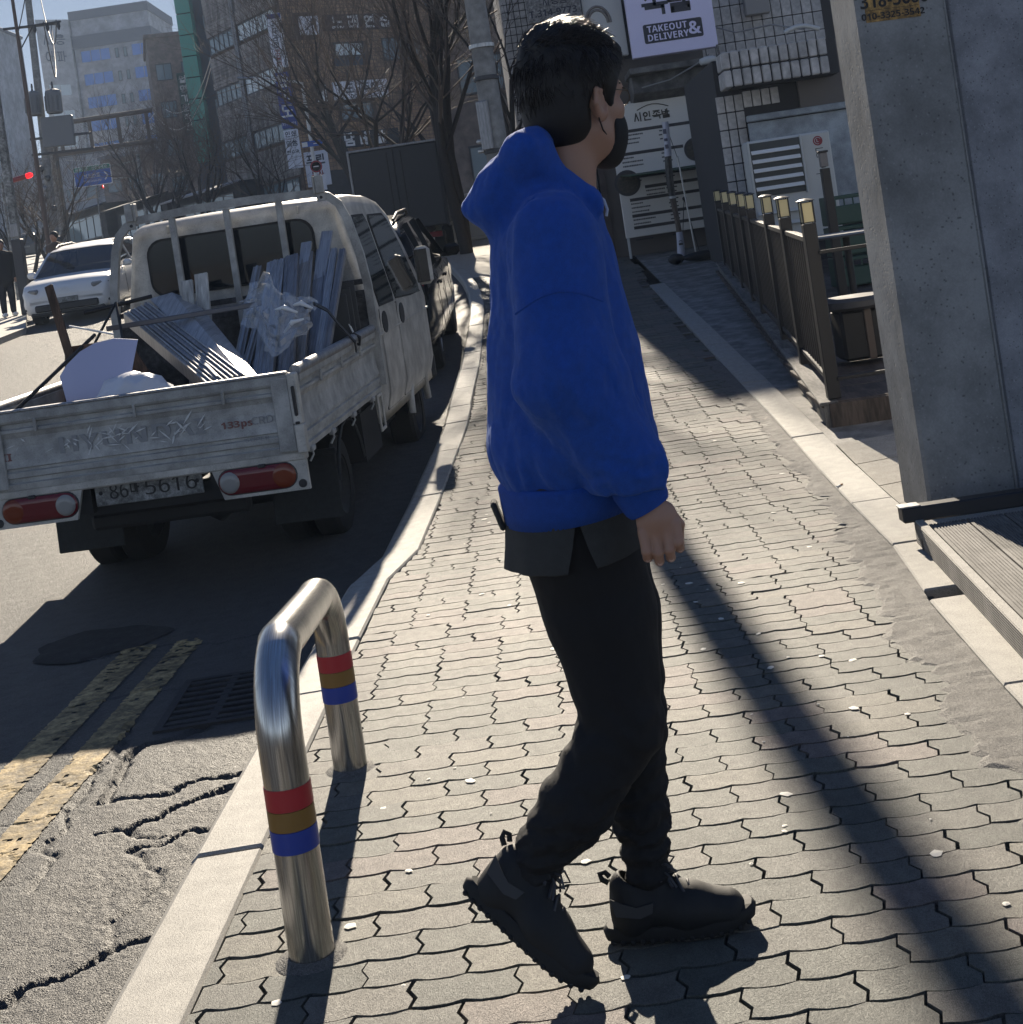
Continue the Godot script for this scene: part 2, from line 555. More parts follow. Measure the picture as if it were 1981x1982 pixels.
func make_ground() -> void:
	road_noise = FastNoiseLite.new()
	road_noise.seed = 5
	road_noise.frequency = 2.2
	road_fine = FastNoiseLite.new()
	road_fine.seed = 6
	road_fine.frequency = 9.0
	# the wide ground under everything, out to the horizon
	var ds := [-40.0, 0.0, 6.5, 7.0, 7.5, 8.0, 8.5, 20.0, 60.0, 120.0, 170.0, 600.0]
	var g := MB.new()
	for i in ds.size() - 1:
		var a: float = ds[i]; var b: float = ds[i + 1]
		g.face([Vector3(-500, S(a) - 0.26, -a), Vector3(500, S(a) - 0.26, -a), Vector3(500, S(b) - 0.26, -b), Vector3(-500, S(b) - 0.26, -b)], Vector3.UP)
	structure(g, "ground", M.far_ground)
	# the carriageway: a fine relief close by, plain strips beyond
	var x0 := -3.2; var x1 := -0.90; var d0 := 2.6; var d1 := 7.0
	var road := MB.new()
	var nx := 190; var nd := 370
	for i in nx + 1:
		for j in nd + 1:
			var x := lerpf(x0, x1, i / float(nx))
			var d := lerpf(d0, d1, j / float(nd))
			var fade := clampf(minf(minf(x - x0, d - d0), d1 - d) / 0.15, 0.0, 1.0)
			var e := 0.012
			var h := road_lift(x, d) * fade
			var hx := road_lift(x + e, d) * fade
			var hd := road_lift(x, d + e) * fade
			road.vert(Vector3(x, S(d) - 0.12 + h, -d), Vector3(-(hx - h) / e, 1.0, (hd - h) / e).normalized())
	for i in nx:
		for j in nd:
			var a := i * (nd + 1) + j
			road.t3(a, a + 1, a + nd + 1, Vector3.UP)
			road.t3(a + 1, a + nd + 2, a + nd + 1, Vector3.UP)
	var rows := [-6.0, 0.0, 2.6, 7.0, 7.5, 8.0, 8.5, 10.0, 14.0, 20.0, 26.0, 32.0, 40.0, 50.0, 62.0, 80.0, 100.0, 130.0, 170.0, 230.0]
	for i in rows.size() - 1:
		var a: float = rows[i]; var b: float = rows[i + 1]
		var la := along([[0.0, -10.0], [25.0, -9.6], [34.0, -11.5], [60.0, -18.0], [110.0, -34.0], [230.0, -72.0]], a)
		var lb := along([[0.0, -10.0], [25.0, -9.6], [34.0, -11.5], [60.0, -18.0], [110.0, -34.0], [230.0, -72.0]], b)
		var ra := along(KERB, a) - 0.02; var rb := along(KERB, b) - 0.02
		if b <= 7.01 and a >= 2.59:
			ra = x0; rb = x0
		road.face([Vector3(la, S(a) - 0.12, -a), Vector3(ra, S(a) - 0.12, -a), Vector3(rb, S(b) - 0.12, -b), Vector3(lb, S(b) - 0.12, -b)], Vector3.UP)
	var ro := structure(road, "road", M.asphalt)
	# worn double yellow line, following the relief, with bare patches
	for ln in [[-2.01, -1.86], [-1.77, -1.645]]:
		var y := MB.new()
		var m := 8; var q := 420
		var pt := func(i: int, j: int) -> Vector3:
			var d := lerpf(2.7, 6.45, j / float(q))
			var jag := road_fine.get_noise_2d(d * 4.0, float(i) * 9.0) * 0.010
			var x: float = lerpf(ln[0], ln[1], i / float(m)) + (d - 4.5) * 0.02 + (jag if i == 0 or i == m else 0.0)
			var fade := clampf(minf(d - 2.6, 7.0 - d) / 0.15, 0.0, 1.0)
			return Vector3(x, S(d) - 0.12 + road_lift(x, d) * fade + 0.004, -d)
		for i in m:
			for j in q:
				var p: Vector3 = pt.call(i, j)
				var wear := road_fine.get_noise_2d(p.x * 2.2 + 7.0, p.z * 2.2) * 0.6 + road_noise.get_noise_2d(p.x * 5.0, p.z * 5.0) * 0.5
				if wear > 0.36 - 0.25 * clampf((-p.z - 5.6) / 0.8, 0.0, 1.0) or p.y < S(-p.z) - 0.128: continue
				y.face([p, pt.call(i + 1, j), pt.call(i + 1, j + 1), pt.call(i, j + 1)], Vector3.UP)
		part(y, "yellow_line", M.yellow_paint, ro)
	# the dark oil stain in front of the truck's shadow edge
	var st := MB.new()
	var pts := []
	for k in 28:
		var an := TAU * k / 28.0
		var rr := 1.0 + 0.10 * sin(an * 3.0 + 1.0) + 0.05 * sin(an * 7.0)
		var x := -2.14 + cos(an) * 0.30 * rr
		var d := 6.62 + sin(an) * 0.28 * rr
		pts.append(Vector3(x, S(d) - 0.12 + road_lift(x, d) + 0.005, -d))
	var ctr := Vector3(-2.14, S(6.62) - 0.12 + road_lift(-2.14, 6.62) + 0.005, -6.62)
	for ring in 6:
		for k in 28:
			var q := []
			for e in [[ring, k], [ring, k + 1], [ring + 1, k + 1], [ring + 1, k]]:
				var p := ctr.lerp(pts[e[1] % 28], e[0] / 6.0)
				q.append(Vector3(p.x, S(-p.z) - 0.12 + road_lift(p.x, -p.z) + 0.005, p.z))
			st.face(q, Vector3.UP)
	part(st, "oil_stain", M.stain, ro)
	# kerb stones
	var kerb := Node3D.new()
	kerb.name = "kerb"
	kerb.set_meta("kind", "structure")
	add_child(kerb)
	var cuts := [1.4, 2.4, 3.66, 4.93, 5.55, 6.52, 7.06, 8.35, 9.6, 10.6, 11.3, 12.2, 13.3, 14.4, 15.6, 16.8, 18.0, 19.2, 20.4, 21.6, 22.8, 24.0, 25.2, 26.5, 28.0, 29.5, 31.0, 33.0]
	for i in cuts.size() - 1:
		var mb := MB.new()
		var rings := []
		var a: float = cuts[i] + 0.003
		var b: float = cuts[i + 1] - 0.003
		var tilt := rng.randf_range(-0.004, 0.006)
		var shove := rng.randf_range(-0.008, 0.008) if a > 7.0 else 0.0
		for d in [a, a + 0.008, b - 0.008, b]:
			var xi: float = along(KERB, d) + shove
			var w := 0.185
			var y := S(d) + 0.006 + tilt
			var e := 0.006 if d == a or d == b else 0.0
			rings.append([Vector3(xi, y - 0.2, -d), Vector3(xi, y - 0.008 - e, -d), Vector3(xi - 0.008, y - e, -d), Vector3(xi - w + 0.018, y - 0.003 - e, -d), Vector3(xi - w - 0.004, y - 0.022 - e, -d), Vector3(xi - w - 0.014, y - 0.2, -d)])
		for k in 3:
			for q in 5:
				var o := Vector3.UP if q > 0 and q < 4 else (Vector3.RIGHT if q == 0 else Vector3.LEFT)
				mb.face([rings[k][q], rings[k][q + 1], rings[k + 1][q + 1], rings[k + 1][q]], o + Vector3.UP * 0.3)
		mb.face(rings[0], Vector3.BACK)
		mb.face(rings[3], Vector3.FORWARD)
		part(mb, "kerb_stone", M.granite, kerb)
	# iron drain grating in the gutter
	var gr := thing("drain_grating", "iron drain grating in the gutter beside the pale kerb", "drain", Vector3(-1.32, -0.135, -5.45), 0.03)
	var fr := MB.new()
	for s in [-1.0, 1.0]:
		fr.box(Vector3(s * 0.19, 0.01, 0), Vector3(0.03, 0.03, 0.62))
		fr.box(Vector3(0, 0.01, s * 0.295), Vector3(0.35, 0.03, 0.03))
	fr.box(Vector3(0, 0.01, 0), Vector3(0.03, 0.028, 0.56))
	fr.box(Vector3(0, -0.09, 0), Vector3(0.36, 0.01, 0.6))
	part(fr, "frame", M.iron, gr)
	for k in 8:
		var bb := MB.new()
		bb.cbox(Vector3(0, 0.012, -0.245 + k * 0.07), Vector3(0.35, 0.028, 0.03), 0.004)
		part(bb, "bar", M.iron, gr)

# ------------------------------------------------------------------ pavement of wavy blocks
const TONES := [Color(0.245, 0.250, 0.205), Color(0.330, 0.300, 0.250), Color(0.285, 0.272, 0.228), Color(0.410, 0.325, 0.275), Color(0.190, 0.198, 0.168), Color(0.370, 0.335, 0.262)]

func block_outline(lx: float, lz: float) -> PackedVector2Array:
	# wavy long sides, zigzag ends; (x across, y away)
	var p := PackedVector2Array()
	var a := 0.0062
	var hx := lx * 0.5 - 0.0012
	var hz := lz * 0.5 - 0.0024
	for t in [[-0.5, 0.0], [-0.34, -1.0], [-0.16, -1.0], [0.0, 0.6], [0.16, -1.0], [0.34, -1.0]]:
		p.append(Vector2(t[0] * 2.0 * hx, -hz + t[1] * a))
	for t in [[-0.5, 0.0], [-0.17, 1.0], [0.17, -1.0]]:
		p.append(Vector2(hx + t[1] * 0.0085, t[0] * 2.0 * hz))
	for t in [[0.5, 0.0], [0.34, -1.0], [0.16, -1.0], [0.0, 0.6], [-0.16, -1.0], [-0.34, -1.0]]:
		p.append(Vector2(t[0] * 2.0 * hx, hz + t[1] * a))
	for t in [[0.5, 0.0], [0.17, -1.0], [-0.17, 1.0]]:
		p.append(Vector2(-hx + t[1] * 0.0085, t[0] * 2.0 * hz))
	return p

func add_block(mb: MB, out: PackedVector2Array, tf: Transform3D, cut := 99.0) -> void:
	var top := []
	var low := []
	for p in out:
		var q := Vector2(minf(p.x, cut), p.y)
		var e := q * (1.0 - 0.0022 / maxf(q.length(), 0.01))
		top.append(tf * Vector3(e.x, 0.0, -e.y))
		low.append(tf * Vector3(q.x, -0.020, -q.y))
	var up := tf.basis.y
	var s := mb.v.size()
	for p in top: mb.vert(p, up)
	var tri := Geometry2D.triangulate_polygon(out)
	for i in range(0, tri.size(), 3): mb.t3(s + tri[i], s + tri[i + 1], s + tri[i + 2], up)
	var cnt := top.size()
	for i in cnt:
		var j := (i + 1) % cnt
		mb.face([top[i], top[j], low[j], low[i]], (top[i] + top[j]) * 0.5 - tf.origin + up * 0.02)

func make_pavement() -> void:
	var walk := Node3D.new()
	walk.name = "pavement"
	walk.set_meta("kind", "structure")
	add_child(walk)
	var bed := MB.new()
	var ds := [0.5, 3.0, 4.7, 5.5, 6.5, 7.0, 7.5, 8.0, 8.5, 11.0, 14.0, 18.0, 22.0, 26.0, 32.0]
	for i in ds.size() - 1:
		var a: float = ds[i]; var b: float = ds[i + 1]
		bed.face([Vector3(along(KERB, a) - 0.02, S(a) - 0.0155, -a), Vector3(along(EDGE, a) + 0.02, S(a) - 0.0155, -a), Vector3(along(EDGE, b) + 0.02, S(b) - 0.0155, -b), Vector3(along(KERB, b) - 0.02, S(b) - 0.0155, -b)], Vector3.UP)
	part(bed, "sand_bed", M.joint_sand, walk)
	var lx := 0.21; var lz := 0.105
	var out := block_outline(lx, lz)
	var protos := []
	for t in TONES:
		var mb := MB.new()
		mb.col = t
		add_block(mb, out, Transform3D.IDENTITY)
		protos.append(mb.mesh(M.paver))
	var rest := MB.new()
	var tone := FastNoiseLite.new()
	tone.seed = 3
	tone.frequency = 0.55
	var sag := FastNoiseLite.new()
	sag.seed = 8
	sag.frequency = 0.6
	var singles := 0
	var far_cut := 24.0
	var j := 0
	var d := 2.30
	while d < far_cut:
		var run_bond := d < 4.35
		var shift := (0.0 if j % 2 == 0 else 0.5) * lx
		if not run_bond:
			# bays of aligned blocks, set off against each other
			shift = 0.25 * lx * (int((d - 4.35) / 1.26) % 2) + (0.5 * lx if (j % 6) == 5 else 0.0)
		var skew := 0.022 * d
		for i in range(-8, 14):
			var x := i * lx + shift + skew - 0.05
			var k0 := along(KERB, d)
			var k1 := along(EDGE, d) - (0.10 if d < 6.0 else 0.05)
			if x + lx * 0.46 < k0 or x - lx * 0.25 > k1: continue
			var tn := tone.get_noise_2d(x * 2.0, d * 1.4) + rng.randf_range(-0.45, 0.45)
			var ti := 0
			if d < 7.2 and x < -0.15 and d > 4.6: tn += 0.25
			if tn < -0.28: ti = 4
			elif tn < -0.02: ti = 0
			elif tn < 0.16: ti = 2
			elif tn < 0.34: ti = 1
			elif tn < 0.50: ti = 5
			else: ti = 3
			var h := sag.get_noise_2d(x, d) * 0.006 + rng.randf_range(-0.0014, 0.0014)
			var slope := (S(d + 0.05) - S(d - 0.05)) / 0.1
			var bs := Basis(Vector3.UP, rng.randf_range(-0.008, 0.008) - 0.012) * Basis(Vector3.RIGHT, slope + rng.randf_range(-0.011, 0.011)) * Basis(Vector3.BACK, rng.randf_range(-0.008, 0.008))
			var tf := Transform3D(bs, Vector3(x + rng.randf_range(-0.002, 0.002), S(d) - 0.002 + h, -d - rng.randf_range(-0.002, 0.002)))
			if x - lx * 0.5 < k0 - 0.01:
				var mb := MB.new()
				mb.col = TONES[ti]
				var o2 := PackedVector2Array()
				var lim := k0 - x + 0.003
				var got := Geometry2D.intersect_polygons(out, PackedVector2Array([Vector2(lim, -0.2), Vector2(lim + rng.randf_range(0.0, 0.004), 0.2), Vector2(0.3, 0.2), Vector2(0.3, -0.2)]))
				if got.is_empty() or Geometry2D.triangulate_polygon(got[0]).is_empty(): continue
				o2 = got[0]
				add_block(rest if d > 3.9 else mb, o2, tf)
				if d <= 3.9: part(mb, "paving_block", M.paver, walk)
				continue
			if singles < 290 and d > 2.5:
				put(protos[ti], "paving_block", walk, tf)
				singles += 1
			else:
				rest.col = TONES[ti].lerp(TONES[(ti + 1) % 6], rng.randf() * 0.4)
				add_block(rest, out, tf)
		d += lz
		j += 1
	var ro := part(rest, "paving_blocks", M.paver, walk)
	ro.set_meta("kind", "stuff")
	# beyond the blocks: plain worn pavement
	var far := MB.new()
	for i in 10:
		var a := far_cut + i * 2.0; var b := a + 2.0
		far.face([Vector3(along(KERB, a), S(a) - 0.001, -a), Vector3(3.4, S(a) - 0.001, -a), Vector3(3.4, S(b) - 0.001, -b), Vector3(along(KERB, b), S(b) - 0.001, -b)], Vector3.UP)
	part(far, "far_paving", M.apron, walk)
	# trodden chewing gum
	var gum := MB.new()
	var ring := []
	for k in 9: ring.append(Vector3(cos(TAU * k / 9.0) * (1.0 + 0.2 * sin(k * 2.3)), 0.0, sin(TAU * k / 9.0) * (1.0 + 0.15 * cos(k * 3.1))))
	for k in 9: gum.face([Vector3(0, 0.12, 0), ring[k], ring[(k + 1) % 9]], Vector3.UP)
	var gm := gum.mesh(M.gum)
	for k in 95:
		var dd := 2.7 + pow(rng.randf(), 1.4) * 7.5
		var x := rng.randf_range(along(KERB, dd) + 0.12, along(EDGE, dd) - 0.15)
		var r := rng.randf_range(0.007, 0.019) if rng.randf() < 0.6 else rng.randf_range(0.003, 0.007)
		put(gm, "gum_spot", walk, Transform3D(Basis(Vector3.UP, rng.randf() * TAU) * Basis.from_scale(Vector3(r, 0.012, r * rng.randf_range(0.6, 1.0))), Vector3(x, S(dd) + sag.get_noise_2d(x, dd) * 0.006 + 0.0002, -dd)))
	# the cement fillet between the blocks and the edging, crumbled
	var fil := MB.new()
	var cell := 0.03
	var fn := FastNoiseLite.new()
	fn.seed = 44
	fn.frequency = 4.0
	var hh := func(xx: float, q: float) -> float: return S(q) + 0.003 + fn.get_noise_2d(xx * 3.0, q * 3.0) * 0.006
	for a in 300:
		var q := 2.6 + a * cell
		var q2 := q + cell
		var wide := 0.15 + 0.09 * fn.get_noise_2d(q, 3.0) + (0.05 if q < 6.2 else -0.03) + 0.03 * fn.get_noise_2d(q * 6.0, 9.0)
		var wide2 := 0.15 + 0.09 * fn.get_noise_2d(q2, 3.0) + (0.05 if q2 < 6.2 else -0.03) + 0.03 * fn.get_noise_2d(q2 * 6.0, 9.0)
		var e0 := along(EDGE, q); var e1 := along(EDGE, q2)
		for k in 5:
			var s0 := k / 5.0; var s1 := (k + 1) / 5.0
			var pa := Vector3(e0 - wide * (1.0 - s0), 0, -q); var pb := Vector3(e0 - wide * (1.0 - s1), 0, -q)
			var pc := Vector3(e1 - wide2 * (1.0 - s1), 0, -q2); var pd := Vector3(e1 - wide2 * (1.0 - s0), 0, -q2)
			pa.y = hh.call(pa.x, q) - (0.012 if k == 0 else 0.0); pd.y = hh.call(pd.x, q2) - (0.012 if k == 0 else 0.0)
			pb.y = hh.call(pb.x, q); pc.y = hh.call(pc.x, q2)
			fil.face([pa, pb, pc, pd], Vector3.UP)
	part(fil, "cement_fillet", M.mortar, walk)
	# dressed edging stones on the right
	var edging := Node3D.new()
	edging.name = "edging"
	edging.set_meta("kind", "structure")
	add_child(edging)
	var cuts := [2.2, 3.1, 4.0, 4.92, 5.75, 6.62, 7.45, 8.4, 9.4, 10.4, 11.4, 12.5, 13.6, 14.8, 16.0, 17.2, 18.4]
	for i in cuts.size() - 1:
		var a: float = cuts[i] + 0.004
		var b: float = cuts[i + 1] - 0.004
		if i == 3: a = 5.05
		var mb := MB.new()
		var w := 0.19
		var xa := along(EDGE, a); var xb := along(EDGE, b)
		var y := rng.randf_range(0.010, 0.016)
		var c := 0.006
		var q := [Vector3(xa, S(a) + y, -a), Vector3(xa + w, S(a) + y, -a), Vector3(xb + w, S(b) + y, -b), Vector3(xb, S(b) + y, -b)]
		var t := [q[0] + Vector3(c, 0, -c), q[1] + Vector3(-c, 0, -c), q[2] + Vector3(-c, 0, c), q[3] + Vector3(c, 0, c)]
		var ns := [Vector3.BACK, Vector3.RIGHT, Vector3.FORWARD, Vector3.LEFT]
		mb.face(t, Vector3.UP)
		for k in 4:
			var k2 := (k + 1) % 4
			var dn := Vector3(0, -c, 0)
			mb.face([t[k], t[k2], q[k2] + dn, q[k] + dn], ns[k] + Vector3.UP)
			mb.face([q[k] + dn, q[k2] + dn, q[k2] + Vector3(0, -0.15, 0), q[k] + Vector3(0, -0.15, 0)], ns[k])
		part(mb, "edging_stone", M.granite, edging)

# ------------------------------------------------------------------ the looped steel bollard
func make_bollard() -> void:
	var t := thing("hoop_bollard", "brushed steel hoop bollard with red, gold and blue bands beside the kerb", "bollard", Vector3(-0.645, 0, -3.04))
	var r := 0.0485
	# front leg at the origin, rear leg further up the street; the rear is set deeper in the rising ground
	var fx := 0.012; var bx := -0.030
	var zb := -1.10
	var h0 := 0.622; var h1 := 0.535
	var path := []
	var bend := 0.17
	path.append(Vector3(fx, -0.02, 0))
	path.append(Vector3(fx, 0.3, 0))
	path.append(Vector3(fx, h0 - bend, 0))
	for k in range(1, 9):
		var a := PI * 0.5 * k / 9.0
		path.append(Vector3(fx, h0 - bend + sin(a) * bend, -(1.0 - cos(a)) * bend))
	path.append(Vector3(lerpf(fx, bx, 0.16), h0 - 0.004, -bend))
	for k in range(1, 6): path.append(Vector3(lerpf(fx, bx, k / 6.0), lerpf(h0, h1, k / 6.0), lerpf(-bend, zb + bend, k / 6.0)))
	path.append(Vector3(bx, h1 + 0.004, zb + bend))
	for k in range(1, 9):
		var a := PI * 0.5 * k / 9.0
		path.append(Vector3(bx, h1 - bend + cos(a) * bend, zb + (1.0 - sin(a)) * bend))
	path.append(Vector3(bx, h1 - bend, zb))
	path.append(Vector3(bx, -0.02, zb))
	var tb := MB.new()
	tb.tube(path, r, 28)
	part(tb, "hoop", M.steel, t)
	mat("band_red", Color(0.42, 0.022, 0.03), 0.38)
	mat("band_gold", Color(0.235, 0.125, 0.025), 0.42)
	mat("band_blue", Color(0.014, 0.045, 0.30), 0.38)
	for leg in [[fx, 0.0, 0.232], [bx, zb, 0.200]]:
		var y: float = leg[2]
		for b in [["band_blue", 0.047], ["band_gold", 0.042], ["band_red", 0.047]]:
			var mb := MB.new()
			mb.lathe(Vector3(leg[0], y, leg[1]), Vector3.UP, [[r + 0.0004, 0.0], [r + 0.0016, 0.001], [r + 0.0016, b[1] - 0.001], [r + 0.0004, b[1] - 0.0005]], 28)
			part(mb, b[0].substr(5) + "_band", M[b[0]], t)
			y += b[1]
		var foot := MB.new()
		foot.lathe(Vector3(leg[0], -0.004, leg[1]), Vector3.UP, [[r + 0.03, 0.0], [r + 0.012, 0.008], [r + 0.001, 0.012]], 20)
		part(foot, "mortar_collar", M.mortar, t)
# ------------------------------------------------------------------ the cargo truck
# truck's own axes: x right, y up from the ground, z back; the tailgate is at z = 0 and the nose at z = -4.75
func gate(mb: MB, a: Vector3, along_x: Vector3, out: Vector3, length: float) -> void:
	# a pressed dropside: lip, ribs, hollow panel, top rail; a is the lower outer start
	var prof := PackedVector2Array([Vector2(-0.035, 0.0), Vector2(0.0, 0.0), Vector2(0.006, 0.03), Vector2(-0.008, 0.036), Vector2(-0.008, 0.056), Vector2(0.004, 0.062), Vector2(0.004, 0.088), Vector2(-0.008, 0.094), Vector2(-0.008, 0.106), Vector2(0.003, 0.112), Vector2(-0.004, 0.150), Vector2(-0.012, 0.215), Vector2(-0.012, 0.262), Vector2(-0.002, 0.285), Vector2(0.004, 0.292), Vector2(0.004, 0.306), Vector2(-0.010, 0.312), Vector2(-0.010, 0.334), Vector2(0.006, 0.340), Vector2(0.012, 0.352), Vector2(0.012, 0.386), Vector2(0.004, 0.398), Vector2(-0.030, 0.398), Vector2(-0.038, 0.388)])
	mb.prism(prof, a, out, Vector3.UP, along_x * length)

func wheel(parent: Node3D, at: Vector3, r: float, w: float, rim: Material) -> void:
	var t := MB.new()
	t.lathe(at - Vector3(w * 0.5, 0, 0), Vector3.RIGHT, [[r * 0.60, 0.0], [r * 0.93, 0.004], [r, w * 0.14], [r * 1.005, w * 0.5], [r, w * 0.86], [r * 0.93, w - 0.004], [r * 0.60, w], [r * 0.55, w * 0.5], [r * 0.60, 0.0]], 28)
	var o := part(t, "wheel", M.rubber, parent)
	var q := MB.new()
	q.lathe(at - Vector3(w * 0.5, 0, 0), Vector3.RIGHT, [[0.02, w * 0.80], [r * 0.20, w * 0.82], [r * 0.24, w * 0.62], [r * 0.48, w * 0.66], [r * 0.56, w * 0.92], [r * 0.62, w * 0.97]], 20)
	q.lathe(at - Vector3(w * 0.5, 0, 0), Vector3.RIGHT, [[0.02, w * 0.20], [r * 0.20, w * 0.18], [r * 0.24, w * 0.38], [r * 0.48, w * 0.34], [r * 0.56, w * 0.08], [r * 0.62, w * 0.03]], 20)
	part(q, "rim", rim, o)

func panel(pts: Array, out: Vector3, thick: float, mb: MB) -> void:
	# a closed plate of any outline set on a surface
	var q := []
	for p in pts: q.append(p + out * thick)
	mb.poly(q, out)
	var ctr := Vector3.ZERO
	for p in pts: ctr += p
	ctr /= pts.size()
	for i in pts.size():
		var j := (i + 1) % pts.size()
		mb.face([pts[i], pts[j], q[j], q[i]], (pts[i] + pts[j]) * 0.5 - ctr)

func round_rect(x0: float, x1: float, y0: float, y1: float, r: float, n := 5) -> PackedVector2Array:
	var p := PackedVector2Array()
	for c in [[x1 - r, y1 - r, 0.0], [x0 + r, y1 - r, 0.25], [x0 + r, y0 + r, 0.5], [x1 - r, y0 + r, 0.75]]:
		for k in n + 1:
			var a: float = TAU * (c[2] + 0.25 * k / n)
			p.append(Vector2(c[0] + cos(a) * r, c[1] + sin(a) * r))
	return p

var truck: Node3D
func cab_w(y: float) -> float:
	if y < 0.55: return 0.80
	if y < 1.18: return 0.835
	return lerpf(0.835, 0.70, clampf((y - 1.18) / 0.70, 0.0, 1.0))

func make_truck() -> void:
	truck = thing("cargo_truck", "dirty white double cab cargo truck loaded with metal bars, parked at the kerb", "truck", Vector3(-1.99, -0.12, -7.283), deg_to_rad(-5.19))
	truck.rotation.x = deg_to_rad(1.479)
	var t := truck
	mat("bed_steel", Color(0.10, 0.10, 0.105), 0.7, 0.2, "grime", 1.5)
	mat("seal", Color(0.02, 0.02, 0.02), 0.8)  # window rubber, and the painted shade of door seams
	mat("plate_white", Color(0.36, 0.37, 0.36), 0.5, 0.0, "grime", 2.0)
	mat("letter_worn", Color(0.25, 0.255, 0.26), 0.7)
	mat("letter_red", Color(0.20, 0.09, 0.08), 0.7)
	mat("scratch", Color(0.60, 0.61, 0.60), 0.55)
	mat("mud_flap", Color(0.030, 0.034, 0.036), 0.8, 0.0, "grit", 4.0)
	var mb := MB.new()
	# bed
	mb.box(Vector3(0, 0.735, -1.08), Vector3(1.62, 0.05, 2.12))
	part(mb, "bed_floor", M.bed_steel, t)
	mb = MB.new()
	gate(mb, Vector3(-0.795, 0.666, 0.0), Vector3.RIGHT, Vector3.BACK, 1.59)
	var tg := part(mb, "tailgate", M.gate_paint, t)
	for s in [-1.0, 1.0]:
		mb = MB.new()
		mb.cbox(Vector3(s * 0.752, 0.86, 0.006), Vector3(0.088, 0.37, 0.018), 0.004)
		part(mb, "end_plate", M.gate_paint, tg)
	for x in [-0.52, 0.0, 0.46]:
		mb = MB.new()
		mb.cbox(Vector3(x, 0.985, 0.012), Vector3(0.014, 0.065, 0.014), 0.003)
		part(mb, "clip", M.gate_paint, tg)
	var rail := MB.new()
	rail.cbox(Vector3(0, 1.0665, -0.012), Vector3(1.585, 0.014, 0.056), 0.005)
	part(rail, "top_rail", M.aluminium_dull, tg)
	# scuffed lettering on the tailgate
	latin("HYUNDAI", Vector3(-0.04, 0.86, -0.004), 0.0, 0.082, M.letter_worn, tg, true, 1.55)
	latin("133ps", Vector3(0.505, 0.845, -0.003), 0.0, 0.034, M.letter_red, tg, true, 1.3)
	latin("CRDi", Vector3(0.645, 0.848, -0.003), 0.0, 0.036, M.letter_worn, tg, false, 1.3)
	latin("II", Vector3(-0.70, 0.835, -0.004), 0.0, 0.04, M.letter_red, tg, true, 1.4)
	latin("SUPER", Vector3(0.60, 0.758, 0.004), 0.0, 0.020, M.letter_worn, tg, false, 1.6)
	mb = MB.new()
	var r2 := RandomNumberGenerator.new()
	r2.seed = 77
	for k in 58:
		var x := r2.randfn(-0.08, 0.22)
		var y := r2.randfn(0.87, 0.035)
		if absf(x) > 0.7 or y < 0.80 or y > 0.945: continue
		var an := r2.randf_range(-1.2, 1.2)
		var l := r2.randf_range(0.008, 0.045)
		var w := r2.randf_range(0.0012, 0.0055)
		var d := Vector3(cos(an), sin(an), 0)
		var nn := Vector3(-d.y, d.x, 0)
		var o := Vector3(x, y, 0.0)
		mb.face([o - d * l - nn * w * 0.3, o + nn * w * -1.0, o + d * l, o + nn * w], Vector3.BACK)
	part(mb, "scratches", M.scratch, tg).set_meta("kind", "stuff")
	# side gates with padded rails
	for s in [-1.0, 1.0]:
		mb = MB.new()
		gate(mb, Vector3(s * 0.835, 0.666, -2.14), Vector3.BACK, Vector3.RIGHT * s, 2.09)
		var sg := part(mb, "side_gate", M.gate_paint, t)
		mb = MB.new()
		mb.tube([Vector3(s * 0.828, 1.068, -2.16), Vector3(s * 0.828, 1.068, -1.1), Vector3(s * 0.828, 1.068, -0.04)], 0.03, 10)
		part(mb, "top_rail", M.aluminium_dull, sg)
		for z in [-0.5, -1.05, -1.6]:
			mb = MB.new()
			mb.cbox(Vector3(s * 0.846, 0.985, z), Vector3(0.014, 0.065, 0.014), 0.003)
			part(mb, "clip", M.gate_paint, sg)
		for z in [-0.12, -0.62, -1.2, -1.8]:
			mb = MB.new()
			mb.tube([Vector3(s * 0.83, 0.668, z), Vector3(s * 0.842, 0.63, z + 0.01), Vector3(s * 0.825, 0.60, z + 0.03)], 0.006, 5)
			mb.cbox(Vector3(s * 0.835, 0.660, z), Vector3(0.03, 0.03, 0.07), 0.006)
			part(mb, "rope_hook", M.gate_paint, sg)
		# corner post with its lever
		mb = MB.new()
		mb.cbox(Vector3(s * 0.822, 0.935, 0.004), Vector3(0.05, 0.26, 0.05), 0.008)
		mb.cbox(Vector3(s * 0.826, 0.735, 0.010), Vector3(0.052, 0.145, 0.05), 0.006)
		var cp := part(mb, "corner_post", M.truck_paint, t)
		mb = MB.new()
		mb.cbox(Vector3(s * 0.822, 0.925, 0.033), Vector3(0.018, 0.15, 0.014), 0.005)
		mb.cbox(Vector3(s * 0.822, 0.815, 0.033), Vector3(0.022, 0.014, 0.01), 0.003)
		part(mb, "latch", M.dark_plastic, cp)
	# rear sill and lamp panels
	mb = MB.new()
	mb.cbox(Vector3(0, 0.645, -0.03), Vector3(1.66, 0.045, 0.06), 0.008)
	part(mb, "rear_sill", M.truck_paint, t)
